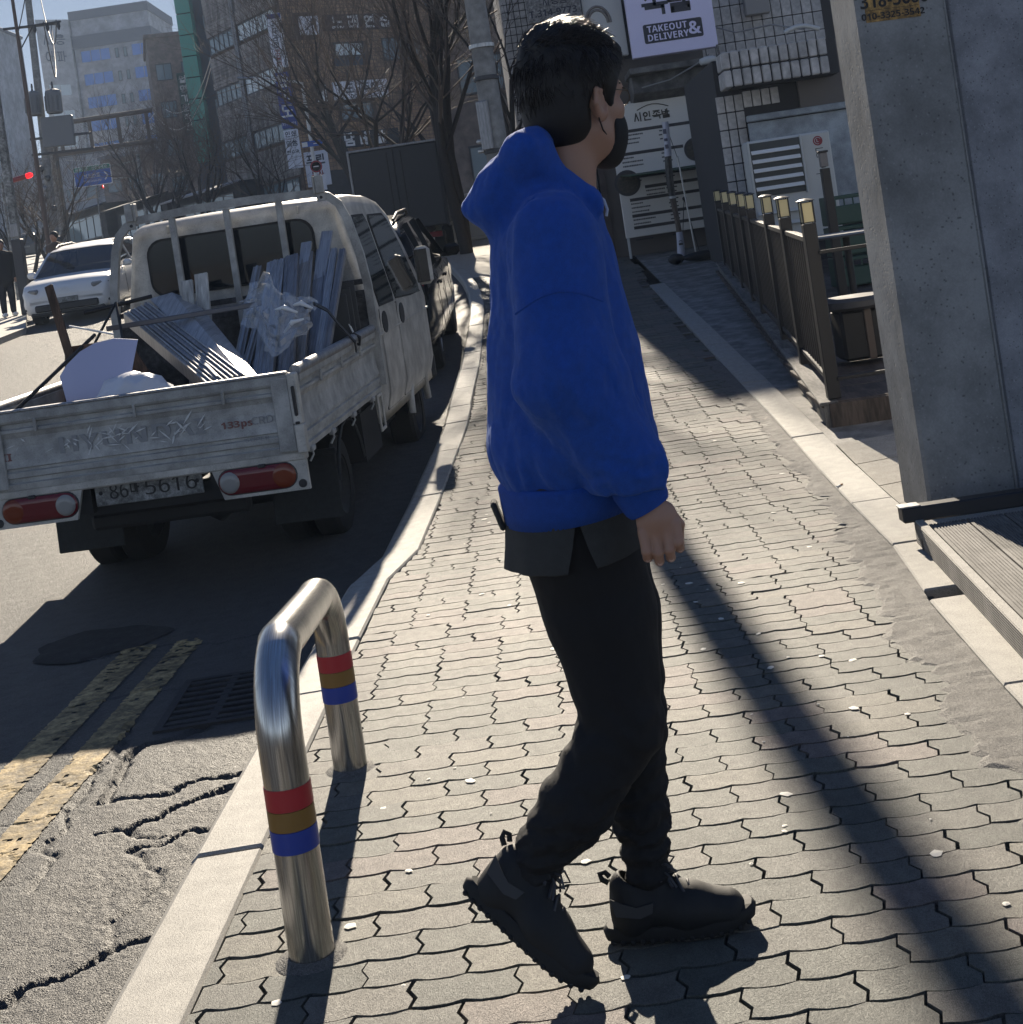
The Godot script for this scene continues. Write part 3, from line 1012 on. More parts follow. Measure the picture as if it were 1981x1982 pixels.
	for s in [-1.0, 1.0]:
		mb = MB.new()
		mb.prism(PackedVector2Array([Vector2(s * 0.335, 0.640), Vector2(s * 0.826, 0.640), Vector2(s * 0.826, 0.476), Vector2(s * 0.385, 0.476)]), Vector3(0, 0, -0.03), Vector3.RIGHT, Vector3.UP, Vector3(0, 0, 0.024))
		var lp := part(mb, "lamp_panel", M.truck_paint, t)
		var shell := func(x0: float, x1: float, y0: float, y1: float, r: float, z: float, bulge: float, m: Material, called: String) -> void:
			var b := MB.new()
			var rings := []
			for k in 4:
				var f := [0.0, 0.006, 0.016, 0.03][k] as float
				var ring := []
				for p in round_rect(x0 + f, x1 - f, y0 + f, y1 - f, maxf(r - f, 0.004)): ring.append(Vector3(p.x * s, p.y, z + bulge * ([0.0, 0.6, 0.9, 1.0][k] as float)))
				rings.append(ring)
			b.loft(rings, true, false, true)
			part(b, called, m, lp)
		shell.call(0.362, 0.772, 0.492, 0.628, 0.067, -0.006, 0.010, M.dark_plastic, "lamp_bezel")
		shell.call(0.376, 0.482, 0.506, 0.614, 0.053, 0.010, 0.014, M.clear_lens, "reversing_lamp")
		shell.call(0.368, 0.766, 0.498, 0.622, 0.060, 0.000, 0.014, M.red_lens, "tail_lamp")
		shell.call(0.640, 0.764, 0.500, 0.620, 0.056, 0.0045, 0.013, M.amber_lens, "turn_lamp")
		mb = MB.new()
		mb.lathe(Vector3(s * 0.792, 0.508, -0.006), Vector3.BACK, [[0.022, 0.0], [0.020, 0.008], [0.0001, 0.009]], 14)
		part(mb, "reflector", M.dark_plastic, lp)
		mb = MB.new()
		mb.cbox(Vector3(s * 0.60, 0.622, 0.0), Vector3(0.04, 0.02, 0.03), 0.006)
		part(mb, "rubber_stop", M.dark_plastic, lp)
	# number plate
	mb = MB.new()
	mb.cbox(Vector3(-0.012, 0.585, -0.06), Vector3(0.565, 0.135, 0.012), 0.004)
	var pl := part(mb, "number_plate", M.plate_white, t)
	korean("마", Vector3(-0.105, 0.618, -0.0525), Vector3.RIGHT, Vector3.UP, 0.048, 0.17, 0.05, M.black, pl)
	latin("86", Vector3(-0.170, 0.583, -0.0525), 0.0, 0.072, M.black, pl, false, 1.0)
	latin("5616", Vector3(0.105, 0.583, -0.0525), 0.0, 0.076, M.black, pl, false, 1.25)
	for x in [-0.265, 0.242]:
		mb = MB.new()
		mb.lathe(Vector3(x, 0.585, -0.054), Vector3.BACK, [[0.011, 0.0], [0.009, 0.004], [0.0001, 0.005]], 10)
		part(mb, "bolt", M.iron, pl)
	# frame, bumper, axle, flaps
	mb = MB.new()
	for s in [-1.0, 1.0]: mb.box(Vector3(s * 0.36, 0.56, -2.2), Vector3(0.09, 0.14, 4.3))
	mb.box(Vector3(0, 0.52, -0.14), Vector3(0.72, 0.10, 0.08))
	mb.cbox(Vector3(0, 0.40, -0.30), Vector3(0.86, 0.09, 0.07), 0.02)
	mb.tube([Vector3(-0.7, 0.29, -1.12), Vector3(-0.12, 0.29, -1.12), Vector3(0, 0.29, -1.12), Vector3(0.12, 0.29, -1.12), Vector3(0.7, 0.29, -1.12)], [0.05, 0.06, 0.13, 0.06, 0.05], 12)
	for z in [-0.3, -0.9, -1.6]: mb.box(Vector3(0, 0.66, z), Vector3(1.58, 0.09, 0.07))
	mb.box(Vector3(0.55, 0.44, -2.0), Vector3(0.42, 0.3, 0.55))
	mb.box(Vector3(-0.55, 0.44, -1.9), Vector3(0.4, 0.28, 0.7))
	mb.box(Vector3(0, 0.46, -3.3), Vector3(1.3, 0.3, 1.6))
	part(mb, "chassis", M.under_body, t)
	for s in [-1.0, 1.0]:
		mb = MB.new()
		mb.cbox(Vector3(s * 0.62, 0.36, -0.70), Vector3(0.38, 0.36, 0.012), 0.005, Basis(Vector3.RIGHT, -0.06))
		mb.cbox(Vector3(s * 0.62, 0.545, -0.70), Vector3(0.40, 0.03, 0.03), 0.005)
		part(mb, "mud_flap", M.mud_flap, t)
		mb = MB.new()
		var arc := []
		for k in 9:
			var a := PI * (0.06 + 0.88 * k / 8.0)
			arc.append(Vector3(s * 0.80, 0.30 + sin(a) * 0.355, -1.12 + cos(a) * 0.36))
		mb.tube(arc, 0.012, 6)
		part(mb, "wheel_arch", M.mud_flap, t)
		wheel(t, Vector3(s * 0.66, 0.285, -1.12), 0.285, 0.155, M.mud_flap)
		wheel(t, Vector3(s * 0.47, 0.285, -1.12), 0.285, 0.15, M.mud_flap)
		wheel(t, Vector3(s * 0.68, 0.305, -3.76), 0.305, 0.19, M.iron)
		# bracket hanging below the bed's front corner
		mb = MB.new()
		mb.cbox(Vector3(s * 0.83, 0.55, -1.98), Vector3(0.014, 0.22, 0.022), 0.004)
		mb.cbox(Vector3(s * 0.83, 0.55, -2.12), Vector3(0.014, 0.22, 0.022), 0.004)
		mb.cbox(Vector3(s * 0.83, 0.435, -2.05), Vector3(0.014, 0.022, 0.16), 0.004)
		mb.cbox(Vector3(s * 0.83, 0.65, -2.05), Vector3(0.014, 0.022, 0.16), 0.004)
		part(mb, "step_bracket", M.truck_paint, t)
	# head guard
	mb = MB.new()
	var gp := [Vector3(-0.845, 0.70, -2.17), Vector3(-0.845, 1.35, -2.17), Vector3(-0.825, 1.55, -2.17), Vector3(-0.775, 1.80, -2.17), Vector3(-0.735, 1.90, -2.17), Vector3(-0.675, 1.955, -2.17), Vector3(-0.60, 1.985, -2.17), Vector3(-0.2, 2.005, -2.17), Vector3(0.2, 2.005, -2.17), Vector3(0.60, 1.985, -2.17), Vector3(0.675, 1.955, -2.17), Vector3(0.735, 1.90, -2.17), Vector3(0.775, 1.80, -2.17), Vector3(0.825, 1.55, -2.17), Vector3(0.845, 1.35, -2.17), Vector3(0.845, 0.70, -2.17)]
	var rings := []
	for i in gp.size():
		var tg2: Vector3 = ((gp[mini(i + 1, gp.size() - 1)] as Vector3) - gp[maxi(i - 1, 0)]).normalized()
		var side := Vector3(-tg2.y, tg2.x, 0)
		rings.append([gp[i] + side * 0.026 + Vector3(0, 0, 0.02), gp[i] + side * 0.026 - Vector3(0, 0, 0.02), gp[i] - side * 0.026 - Vector3(0, 0, 0.02), gp[i] - side * 0.026 + Vector3(0, 0, 0.02)])
	for i in rings.size() - 1:
		for k in 4:
			var o: Vector3 = (rings[i][k] + rings[i][(k + 1) % 4]) * 0.5 - gp[i]
			mb.face([rings[i][k], rings[i][(k + 1) % 4], rings[i + 1][(k + 1) % 4], rings[i + 1][k]], o)
	var hg := part(mb, "head_guard", M.gate_paint, t)
	for x in [-0.37, -0.005, 0.345]:
		mb = MB.new()
		mb.cbox(Vector3(x, 1.52, -2.17), Vector3(0.042, 0.91, 0.03), 0.004)
		part(mb, "upright", M.gate_paint, hg)
	for s in [-1.0, 1.0]:
		mb = MB.new()
		mb.cbox(Vector3(s * 0.635, 2.04, -2.135), Vector3(0.052, 0.115, 0.03), 0.004)
		mb.cbox(Vector3(s * 0.60, 2.04, -2.15), Vector3(0.014, 0.115, 0.06), 0.004)
		mb.cbox(Vector3(s * 0.635, 1.965, -2.145), Vector3(0.06, 0.07, 0.012), 0.004)
		part(mb, "ladder_stop", M.gate_paint, hg)
		mb = MB.new()
		mb.lathe(Vector3(s * 0.635, 1.955, -2.14), Vector3.BACK, [[0.011, 0.0], [0.010, 0.004], [0.0001, 0.005]], 10)
		part(mb, "bolt", M.dark_plastic, hg)
	mb = MB.new()
	mb.cbox(Vector3(0, 1.30, -2.175), Vector3(1.66, 0.05, 0.025), 0.005)
	mb.cbox(Vector3(0, 1.02, -2.175), Vector3(1.66, 0.52, 0.018), 0.004)
	mb.cbox(Vector3(0, 1.38, -2.178), Vector3(1.66, 0.035, 0.02), 0.004)
	part(mb, "front_board", M.bed_steel, hg)
	make_cab(t)
	make_cargo()

func make_cab(t: Node3D) -> void:
	# rings across the cab from the rear panel to the nose
	var rings := []
	var stations := [[-2.255, 1.80, 0.94], [-2.262, 1.88, 0.975], [-2.30, 1.935, 0.995], [-2.40, 1.962, 1.0], [-2.8, 1.975, 1.0], [-3.4, 1.965, 1.0], [-3.75, 1.925, 1.0], [-3.98, 1.84, 1.0], [-4.2, 1.62, 1.0], [-4.4, 1.38, 0.995], [-4.56, 1.16, 0.985], [-4.66, 1.02, 0.96], [-4.72, 0.94, 0.93]]
	for s in stations:
		var top: float = s[1]
		var k: float = s[2]
		var ring := []
		var half := []
		var lvl := [0.44, 0.50, 0.62, 0.90, 1.14, 1.20, 1.28, 1.42, 1.56, 1.68, 1.78, 1.86]
		for y in lvl:
			var yy := minf(y, top - 0.055)
			half.append(Vector2(cab_w(yy) * k, yy))
		var wt: float = cab_w(top - 0.055) * k
		half.append(Vector2(wt - 0.012, top - 0.028))
		half.append(Vector2(wt - 0.05, top - 0.010))
		half.append(Vector2(wt - 0.14, top - 0.002))
		half.append(Vector2(wt * 0.45, top + 0.006))
		for p in half: ring.append(Vector3(p.x, p.y, s[0]))
		for i in range(half.size() - 1, -1, -1): ring.append(Vector3(-half[i].x, half[i].y, s[0]))
		rings.append(ring)
	var mb := MB.new()
	mb.loft(rings, true, true, true)
	var cab := part(mb, "cab", M.truck_paint, t)
	# stamped rear panel rim and rear window
	mb = MB.new()
	var pts := []
	for p in round_rect(-0.60, 0.53, 1.46, 1.845, 0.11): pts.append(Vector3(p.x, p.y, -2.252))
	panel(pts, Vector3.BACK, 0.010, mb)
	part(mb, "window_rubber", M.seal, cab)
	mb = MB.new()
	pts = []
	for p in round_rect(-0.585, 0.515, 1.475, 1.83, 0.10): pts.append(Vector3(p.x, p.y, -2.245))
	panel(pts, Vector3.BACK, 0.006, mb)
	part(mb, "rear_window", M.car_glass, cab)
	for x in [-0.44, 0.44]:
		mb = MB.new()
		mb.cbox(Vector3(x, 1.90, -2.262), Vector3(0.018, 0.05, 0.02), 0.005)
		part(mb, "roof_bracket", M.truck_paint, cab)
	# sides
	for s in [-1.0, 1.0]:
		var on := func(z: float, y: float, up: float) -> Vector3: return Vector3(s * (cab_w(y) + up), y, z)
		var out := Vector3(s, 0.22, 0).normalized()
		for d in [["rear_door", [[-2.50, 1.20], [-3.02, 1.20], [-3.06, 1.26], [-3.06, 1.74], [-3.0, 1.80], [-2.62, 1.80], [-2.55, 1.74]]], ["front_door", [[-3.16, 1.20], [-4.20, 1.16], [-4.22, 1.24], [-4.02, 1.58], [-3.86, 1.74], [-3.74, 1.79], [-3.20, 1.80], [-3.16, 1.76]]]]:
			mb = MB.new()
			var a := []
			var b := []
			var ctr := Vector2.ZERO
			for q in d[1]: ctr += Vector2(q[0], q[1])
			ctr /= d[1].size()
			for q in d[1]:
				var w := Vector2(q[0], q[1]) + (Vector2(q[0], q[1]) - ctr).normalized() * 0.022
				a.append(on.call(w.x, w.y, 0.0)); b.append(on.call(q[0], q[1], 0.006))
			panel(a, out, 0.007, mb)
			# door skin: seams as real raised panel edges
			var door := MB.new()
			var zs := [-2.44, -3.08] if d[0] == "rear_door" else [-3.12, -4.26]
			var lo := 0.50
			var rr := []
			for y in [lo, 0.62, 0.90, 1.10, 1.165]: rr.append([on.call(zs[0], y, 0.004), on.call(zs[0] - 0.01, y, 0.0085), on.call(zs[1] + 0.01, y, 0.0085), on.call(zs[1], y, 0.004)])
			door.loft(rr, false)
			var dn := part(door, d[0], M.truck_paint, cab)
			part(mb, "window_rubber", M.seal, dn)
			mb = MB.new()
			panel(b, out, 0.004, mb)
			part(mb, "window", M.tinted_glass, dn)
			mb = MB.new()
			var hz := -2.56 if d[0] == "rear_door" else -3.26
			var hp := []
			for k in 14: hp.append(on.call(hz + cos(TAU * k / 14.0) * 0.095, 1.075 + sin(TAU * k / 14.0) * 0.075, 0.006))
			panel(hp, Vector3(s, 0, 0), 0.008, mb)
			part(mb, "handle", M.dark_plastic, dn)
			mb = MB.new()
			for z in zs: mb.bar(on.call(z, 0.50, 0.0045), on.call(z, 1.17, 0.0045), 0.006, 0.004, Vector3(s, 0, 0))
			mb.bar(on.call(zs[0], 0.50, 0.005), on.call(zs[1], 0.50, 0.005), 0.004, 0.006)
			part(mb, "door_seal", M.seal, dn)  # dark raised strips whose colour stands for the shade in the door gaps
		# body line, sill and front arch
		mb = MB.new()
		mb.bar(on.call(-2.30, 1.005, 0.004), on.call(-4.5, 1.015, 0.004), 0.014, 0.016, Vector3.UP, 0.004)
		part(mb, "waist_line", M.truck_paint, cab)
		mb = MB.new()
		var arc := []
		for k in 11:
			var a := PI * (0.02 + 0.96 * k / 10.0)
			arc.append(Vector3(s * 0.795, 0.305 + sin(a) * 0.39, -3.76 + cos(a) * 0.40))
		mb.tube(arc, 0.028, 8)
		part(mb, "wheel_arch", M.truck_paint, cab)
		# mirror on its arm
		mb = MB.new()
		mb.tube([Vector3(s * 0.77, 1.42, -4.30), Vector3(s * 0.88, 1.47, -4.28), Vector3(s * 0.90, 1.44, -4.22)], 0.012, 6)
		var arm := part(mb, "mirror", M.dark_plastic, cab)
		mb = MB.new()
		mb.cbox(Vector3(s * 0.905, 1.36, -4.22), Vector3(0.13, 0.30, 0.075), 0.03, Basis(Vector3.UP, s * 0.25))
		part(mb, "housing", M.truck_paint, arm)
		mb = MB.new()
		mb.cbox(Vector3(s * 0.90, 1.36, -4.178), Vector3(0.10, 0.26, 0.006), 0.002, Basis(Vector3.UP, s * 0.25))
		part(mb, "mirror_glass", M.tinted_glass, arm)
	# fuel flap and a small blue sticker on the right
	mb = MB.new()
	mb.cbox(Vector3(0.824, 0.86, -3.42), Vector3(0.004, 0.05, 0.05), 0.001)
	part(mb, "sticker", mat("sticker_blue", Color(0.05, 0.06, 0.22), 0.5), cab)
	# windscreen, lamps, bumper
	mb = MB.new()
	panel([Vector3(-0.64, 1.24, -4.512), Vector3(0.64, 1.24, -4.512), Vector3(0.60, 1.79, -4.068), Vector3(-0.60, 1.79, -4.068)], Vector3(0, 0.62, -0.78), 0.012, mb)
	part(mb, "windscreen", M.car_glass, cab)
	mb = MB.new()
	mb.cbox(Vector3(0, 0.52, -4.72), Vector3(1.60, 0.24, 0.12), 0.04)
	part(mb, "bumper", M.dark_plastic, cab)
	for s in [-1.0, 1.0]:
		mb = MB.new()
		mb.cbox(Vector3(s * 0.60, 0.78, -4.715), Vector3(0.26, 0.14, 0.05), 0.03)
		part(mb, "headlamp", M.clear_lens, cab)

# ------------------------------------------------------------------ what lies on the truck
func cargo(called: String, label: String, category: String, group := "") -> Node3D:
	var o := thing(called, label, category, Vector3.ZERO, 0.0, group)
	o.transform = truck.transform
	return o

func channel(mb: MB, a: Vector3, b: Vector3, w: float, facing: Vector3, lip: float, th := 0.0025) -> void:
	# a folded metal section: web and two flanges, open towards -facing
	var z := (b - a).normalized()
	var x := facing.cross(z).normalized()
	var y := z.cross(x)
	var o := PackedVector2Array([Vector2(-w / 2, -lip), Vector2(-w / 2, 0), Vector2(w / 2, 0), Vector2(w / 2, -lip), Vector2(w / 2 - th, -lip), Vector2(w / 2 - th, -th), Vector2(-w / 2 + th, -th), Vector2(-w / 2 + th, -lip)])
	mb.prism(o, a, x, y, b - a)

func make_cargo() -> void:
	mat("alu_pale", Color(0.52, 0.52, 0.53), 0.42, 0.55, "brushed", 2.0)
	mat("alu_grey", Color(0.34, 0.34, 0.36), 0.5, 0.5, "brushed", 2.0)
	mat("alu_warm", Color(0.44, 0.40, 0.36), 0.4, 0.6, "brushed", 2.0)
	mat("board_white", Color(0.60, 0.60, 0.57), 0.6, 0.0, "streaks", 2.0)
	mat("board_brown", Color(0.15, 0.085, 0.05), 0.8, 0.0, "streaks", 3.0)
	mat("sheet_blue", Color(0.36, 0.40, 0.62), 0.35)
	var mm := [M.alu_pale, M.alu_grey, M.alu_warm, M.alu_grey]
	var face_cam := Vector3(0, 0.45, 0.9)
	# the tall sheaf on the right, leaning on the head guard
	var g := "metal sections leaning in the right of the truck bed"
	var tall := [
		[Vector3(0.52, 0.80, -0.30), Vector3(0.335, 1.60, -1.92), 0.115, "leftmost wide ribbed metal section of the tall right sheaf"],
		[Vector3(0.645, 0.80, -0.36), Vector3(0.435, 1.62, -1.94), 0.085, "pale flat metal section, second from the left in the tall right sheaf"],
		[Vector3(0.66, 0.80, -0.52), Vector3(0.525, 1.62, -1.98), 0.085, "grey flat metal section, third from the left in the tall right sheaf"],
		[Vector3(0.70, 0.80, -0.70), Vector3(0.625, 1.63, -2.00), 0.080, "grey metal section, fourth from the left in the tall right sheaf"],
		[Vector3(0.735, 0.80, -0.62), Vector3(0.705, 1.62, -1.96), 0.045, "narrow metal channel next to the right end of the tall sheaf"],
		[Vector3(0.77, 0.80, -0.60), Vector3(0.765, 1.61, -1.93), 0.040, "narrow metal channel at the right end of the tall sheaf"]]
	for i in tall.size():
		var o := cargo("metal_section", tall[i][3], "metal bar", g)
		var mb := MB.new()
		channel(mb, tall[i][0], tall[i][1], tall[i][2], face_cam, 0.035)
		part(mb, "web", mm[i % 4], o)
		mb = MB.new()
		var ax: Vector3 = ((tall[i][1] as Vector3) - tall[i][0]).normalized()
		var sx := face_cam.cross(ax).normalized()
		var up := ax.cross(sx)
		for k in ([-0.3, -0.1, 0.1, 0.3] if i == 0 else [-0.25, 0.3]):
			mb.bar(tall[i][0] + sx * k * tall[i][2] + up * 0.002, tall[i][1] + sx * k * tall[i][2] + up * 0.002, 0.007, 0.006, up)
		part(mb, "rib", mm[i % 4], o)
	for a in [[Vector3(0.56, 0.85, -0.9), Vector3(0.515, 1.68, -2.06), 0.07, "short grey slat standing behind the tall metal sheaf, left of two"], [Vector3(0.60, 0.85, -1.0), Vector3(0.655, 1.73, -2.08), 0.075, "pale slat rising highest behind the tall metal sheaf, right of two"]]:
		var o := cargo("metal_bar", a[3], "metal bar", g)
		var mb := MB.new()
		mb.bar(a[0], a[1], a[2], 0.02, face_cam, 0.003)
		part(mb, "slat", M.alu_pale, o)
	# the middle sheaf, leaning to the right
	g = "metal sections leaning in the middle of the truck bed"
	var mid := [
		[Vector3(0.28, 0.80, -0.55), Vector3(0.205, 1.58, -1.95), 0.055, "slim channel with a bright end in the middle of the load"],
		[Vector3(0.33, 0.80, -0.46), Vector3(0.315, 1.60, -1.98), 0.050, "slim flat bar right beside the bright ended channel"],
		[Vector3(0.27, 0.78, -0.38), Vector3(0.40, 1.45, -1.85), 0.095, "broad grey metal section low in the middle sheaf, left of three"],
		[Vector3(0.37, 0.78, -0.36), Vector3(0.50, 1.46, -1.86), 0.090, "broad grey metal section low in the middle sheaf, centre of three"],
		[Vector3(0.46, 0.78, -0.34), Vector3(0.58, 1.44, -1.84), 0.080, "broad grey metal section low in the middle sheaf, right of three"]]
	for i in mid.size():
		var o := cargo("metal_section", mid[i][3], "metal bar", g)
		var mb := MB.new()
		channel(mb, mid[i][0], mid[i][1], mid[i][2], face_cam, 0.03)
		part(mb, "web", M.alu_grey if i > 1 else M.alu_warm, o)
		mb = MB.new()
		mb.bar((mid[i][0] as Vector3) + face_cam * 0.006, (mid[i][1] as Vector3) + face_cam * 0.006, mid[i][2] * 0.3, 0.008, face_cam, 0.002)
		part(mb, "rib", M.alu_grey if i > 1 else M.alu_pale, o)
	# the low sheaf running down to the right, with bright edges
	g = "metal sections lying across the truck bed"
	for i in 4:
		var o := cargo("metal_section", ["lowest brown edged section of the slanting load", "bright edged section, second up in the slanting load", "bright edged section, third up in the slanting load", "bright edged section, topmost of the slanting load"][i], "metal bar", g)
		var mb := MB.new()
		var a := Vector3(-0.60 + i * 0.045, 1.385 + i * 0.012, -1.72)
		var b := Vector3(0.345 + i * 0.052, 1.005 + i * 0.008, -0.22)
		mb.bar(a, b, 0.045, 0.075, Vector3(0, 1, 0), 0.004)
		part(mb, "profile", M.alu_warm if i == 0 else M.alu_grey, o)
		mb = MB.new()
		mb.bar(a + Vector3(0.012, 0.040, 0.01), b + Vector3(0.012, 0.040, 0.01), 0.010, 0.010, Vector3.UP, 0.003)
		part(mb, "edge", M.aluminium, o)
	var o := cargo("folded_sheet", "wide folded grey sheet lying over the slanting metal sections", "metal sheet")
	var mb := MB.new()
	var q := [Vector3(-0.46, 1.48, -1.78), Vector3(-0.30, 1.50, -1.74), Vector3(-0.14, 1.42, -1.70)]
	var w := [Vector3(0.42, 1.06, -0.26), Vector3(0.50, 1.07, -0.24), Vector3(0.60, 1.03, -0.22)]
	for i in 2:
		mb.face([q[i], q[i + 1], w[i + 1], w[i]], Vector3.UP)
		mb.face([q[i] - Vector3(0, 0.006, 0), q[i + 1] - Vector3(0, 0.006, 0), w[i + 1] - Vector3(0, 0.006, 0), w[i] - Vector3(0, 0.006, 0)], Vector3.DOWN)
	part(mb, "sheet", M.alu_pale, o)
	mb = MB.new()
	mb.bar(Vector3(-0.50, 1.44, -1.80), Vector3(0.36, 1.05, -0.28), 0.02, 0.05, Vector3.UP, 0.003)
	part(mb, "fold", M.alu_grey, o)
	for a in [[-0.17, 1.56, 0.075, "shorter pale board standing upright, left of the two near the rear window"], [-0.075, 1.59, 0.082, "taller white board standing upright, right of the two near the rear window"]]:
		var bo := cargo("short_board", a[3], "board", "pale boards upright in the truck bed")
		mb = MB.new()
		mb.bar(Vector3(a[0] + 0.03, 0.78, -1.40), Vector3(a[0], a[1], -1.66), a[2], 0.02, Vector3(0, 0.2, 1), 0.003)
		part(mb, "board", M.board_white, bo)
	# curved pale blue sheet
	o = cargo("curved_sheet", "pale blue plastic sheet with a curved top behind the tailgate", "plastic sheet")
	mb = MB.new()
	var outline := PackedVector2Array([Vector2(-0.53, 0.82), Vector2(-0.585, 1.17), Vector2(-0.54, 1.225), Vector2(-0.46, 1.285), Vector2(-0.37, 1.32), Vector2(-0.26, 1.330), Vector2(-0.13, 1.305), Vector2(-0.165, 1.20), Vector2(-0.21, 1.05), Vector2(-0.30, 0.82)])
	mb.prism(outline, Vector3(0, 0.0, -0.40), Vector3.RIGHT, Vector3(0, 1, -0.12), Vector3(0, 0, 0.006))
	part(mb, "sheet", M.sheet_blue, o)
	# white sack
	o = cargo("plastic_sack", "crumpled white plastic sack against the inside of the tailgate", "sack")
	var fn := FastNoiseLite.new()
	fn.seed = 21
	fn.frequency = 9.0
	mb = MB.new()
	var rings := []
	for i in 15:
		var ring := []
		var u := i / 14.0
		for k in 26:
			var an := TAU * k / 26.0
			var pp := Vector3(cos(an) * sin(u * PI), sin(an) * sin(u * PI), cos(u * PI))
			var rr := 1.0 + fn.get_noise_3d(pp.x * 0.35, pp.y * 0.35, pp.z * 0.35) * 0.22 + fn.get_noise_3d(pp.x, pp.y, pp.z) * 0.10
			ring.append(Vector3(-0.065 + pp.z * 0.215 * rr, 0.975 + pp.y * 0.19 * rr, -0.22 + pp.x * 0.15 * rr))
		rings.append(ring)
	mb.loft(rings, true, false, false)
	var sk := mat("sack_white", Color(0.62, 0.62, 0.66), 0.28)
	part(mb, "bag", sk, o)
	# clear film wrapped round the sheaf
	o = cargo("plastic_film", "crumpled clear plastic film hanging on the upright metal sheaf", "plastic film")
	var film := glass("film", Color(0.75, 0.76, 0.75), 0.30)
	film.roughness = 0.22
	film.cull_mode = BaseMaterial3D.CULL_DISABLED
	mb = MB.new()
	rings = []
	for i in 19:
		var ring := []
		var u := i / 18.0
		for k in 19:
			var s := k / 18.0
			var x := lerpf(0.285, 0.715, s) + 0.02 * sin(u * 9.0)
			var top := lerpf(1.50, 1.36, s) + 0.085 * exp(-pow((s - 0.28) / 0.12, 2.0))
			var bot := lerpf(1.28, 1.20, s) - 0.13 * exp(-pow((s - 0.62) / 0.22, 2.0))
			var y := lerpf(top, bot, u)
			var z := -1.30 + (y - 1.35) * -1.6 + 0.12 * sin(s * PI)
			z += fn.get_noise_2d(x * 1.6, y * 1.6) * 0.10 + absf(fn.get_noise_2d(x * 4.0 + 5.0, y * 4.0)) * 0.06
			y += fn.get_noise_2d(x * 2.0 + 40.0, y * 2.0) * 0.04
			ring.append(Vector3(x, y, z + 0.10))
		rings.append(ring)
	for i in 18:
		for k in 18: mb.face([rings[i][k], rings[i][k + 1], rings[i + 1][k + 1], rings[i + 1][k]], Vector3.BACK)
	part(mb, "film", film, o)
	mb = MB.new()
	for a in [[Vector3(0.60, 1.34, -1.1), Vector3(0.72, 1.31, -1.08)], [Vector3(0.50, 1.33, -1.06), Vector3(0.64, 1.30, -1.04)], [Vector3(0.56, 1.20, -0.98), Vector3(0.68, 1.26, -1.0)]]:
		var mid2: Vector3 = (a[0] + a[1]) * 0.5 + Vector3(0, 0.025, 0.02)
		mb.tube([a[0], mid2, a[1]], [0.006, 0.016, 0.006], 6)
	part(mb, "twist", mat("film_white", Color(0.7, 0.7, 0.69), 0.3), o)
	# planks, straps, rods on the left
	o = cargo("brown_plank", "brown wooden plank standing up at the left of the load", "plank")
	mb = MB.new()
	mb.bar(Vector3(-0.55, 0.80, -0.78), Vector3(-0.765, 1.66, -1.0), 0.020, 0.05, Vector3(1, 0.2, 0.2), 0.003)
	part(mb, "plank", M.board_brown, o)
	o = cargo("plywood_offcut", "dark brown panel leaning behind the curved blue sheet", "panel")
	mb = MB.new()
	mb.prism(PackedVector2Array([Vector2(-0.78, 0.79), Vector2(-0.70, 1.30), Vector2(-0.50, 1.30), Vector2(-0.30, 1.24), Vector2(-0.10, 0.79)]), Vector3(0, 0, -0.95), Vector3.RIGHT, Vector3.UP, Vector3(0, 0, 0.015))
	part(mb, "panel", M.board_brown, o)
	o = cargo("white_rod", "thin white rod slanting across the left of the load", "rod")
	mb = MB.new()
	mb.tube([Vector3(-0.66, 1.415, -0.95), Vector3(-0.40, 1.335, -0.92)], 0.006, 6)
	part(mb, "rod", M.white, o)
	o = cargo("grey_bar", "dark grey bar lying level across the load", "bar")
	mb = MB.new()
	mb.bar(Vector3(-0.56, 1.355, -1.25), Vector3(0.40, 1.375, -1.18), 0.03, 0.03, Vector3.UP, 0.004)
	part(mb, "bar", mat("bar_grey", Color(0.12, 0.12, 0.13), 0.5, 0.6), o)
	o = cargo("folding_stand", "black folding stand with crossed legs at the left of the load", "stand")
	for a in [[Vector3(-0.80, 1.02, -0.35), Vector3(-0.56, 1.34, -1.05), 0.011], [Vector3(-0.62, 1.20, -1.0), Vector3(-0.50, 1.50, -1.3), 0.008], [Vector3(-0.40, 1.28, -1.05), Vector3(-0.50, 1.50, -1.3), 0.008], [Vector3(-0.78, 1.46, -1.5), Vector3(-0.35, 1.50, -1.5), 0.014], [Vector3(-0.62, 1.22, -1.0), Vector3(-0.38, 1.30, -1.05), 0.007]]:
		mb = MB.new()
		mb.tube([a[0], a[1]], a[2], 6)
		part(mb, "leg", M.black, o)
	o = cargo("panel_stack", "stack of dark panels standing in the right front corner of the bed", "panels")
	for i in 3:
		mb = MB.new()
		mb.cbox(Vector3(0.745 - i * 0.02, 1.08, -1.85 + i * 0.12), Vector3(0.15 + 0.03 * i, 0.64 - i * 0.06, 0.012), 0.003, Basis(Vector3.UP, 0.15))
		part(mb, "panel", mat("panel_dark", Color(0.035, 0.038, 0.042), 0.5), o)
	mb = MB.new()
	mb.bar(Vector3(0.70, 1.395, -1.72), Vector3(0.83, 1.08, -1.60), 0.006, 0.02, Vector3.BACK)
	part(mb, "edge_strip", M.white, o)
	o = cargo("cargo_strap", "dark rubber strap from the plastic film down to the side gate", "strap")
	mb = MB.new()
	var sp := [Vector3(0.665, 1.325, -1.10), Vector3(0.72, 1.33, -1.14), Vector3(0.775, 1.28, -1.2), Vector3(0.815, 1.18, -1.28), Vector3(0.85, 1.10, -1.36), Vector3(0.866, 1.06, -1.40), Vector3(0.862, 1.0, -1.42)]
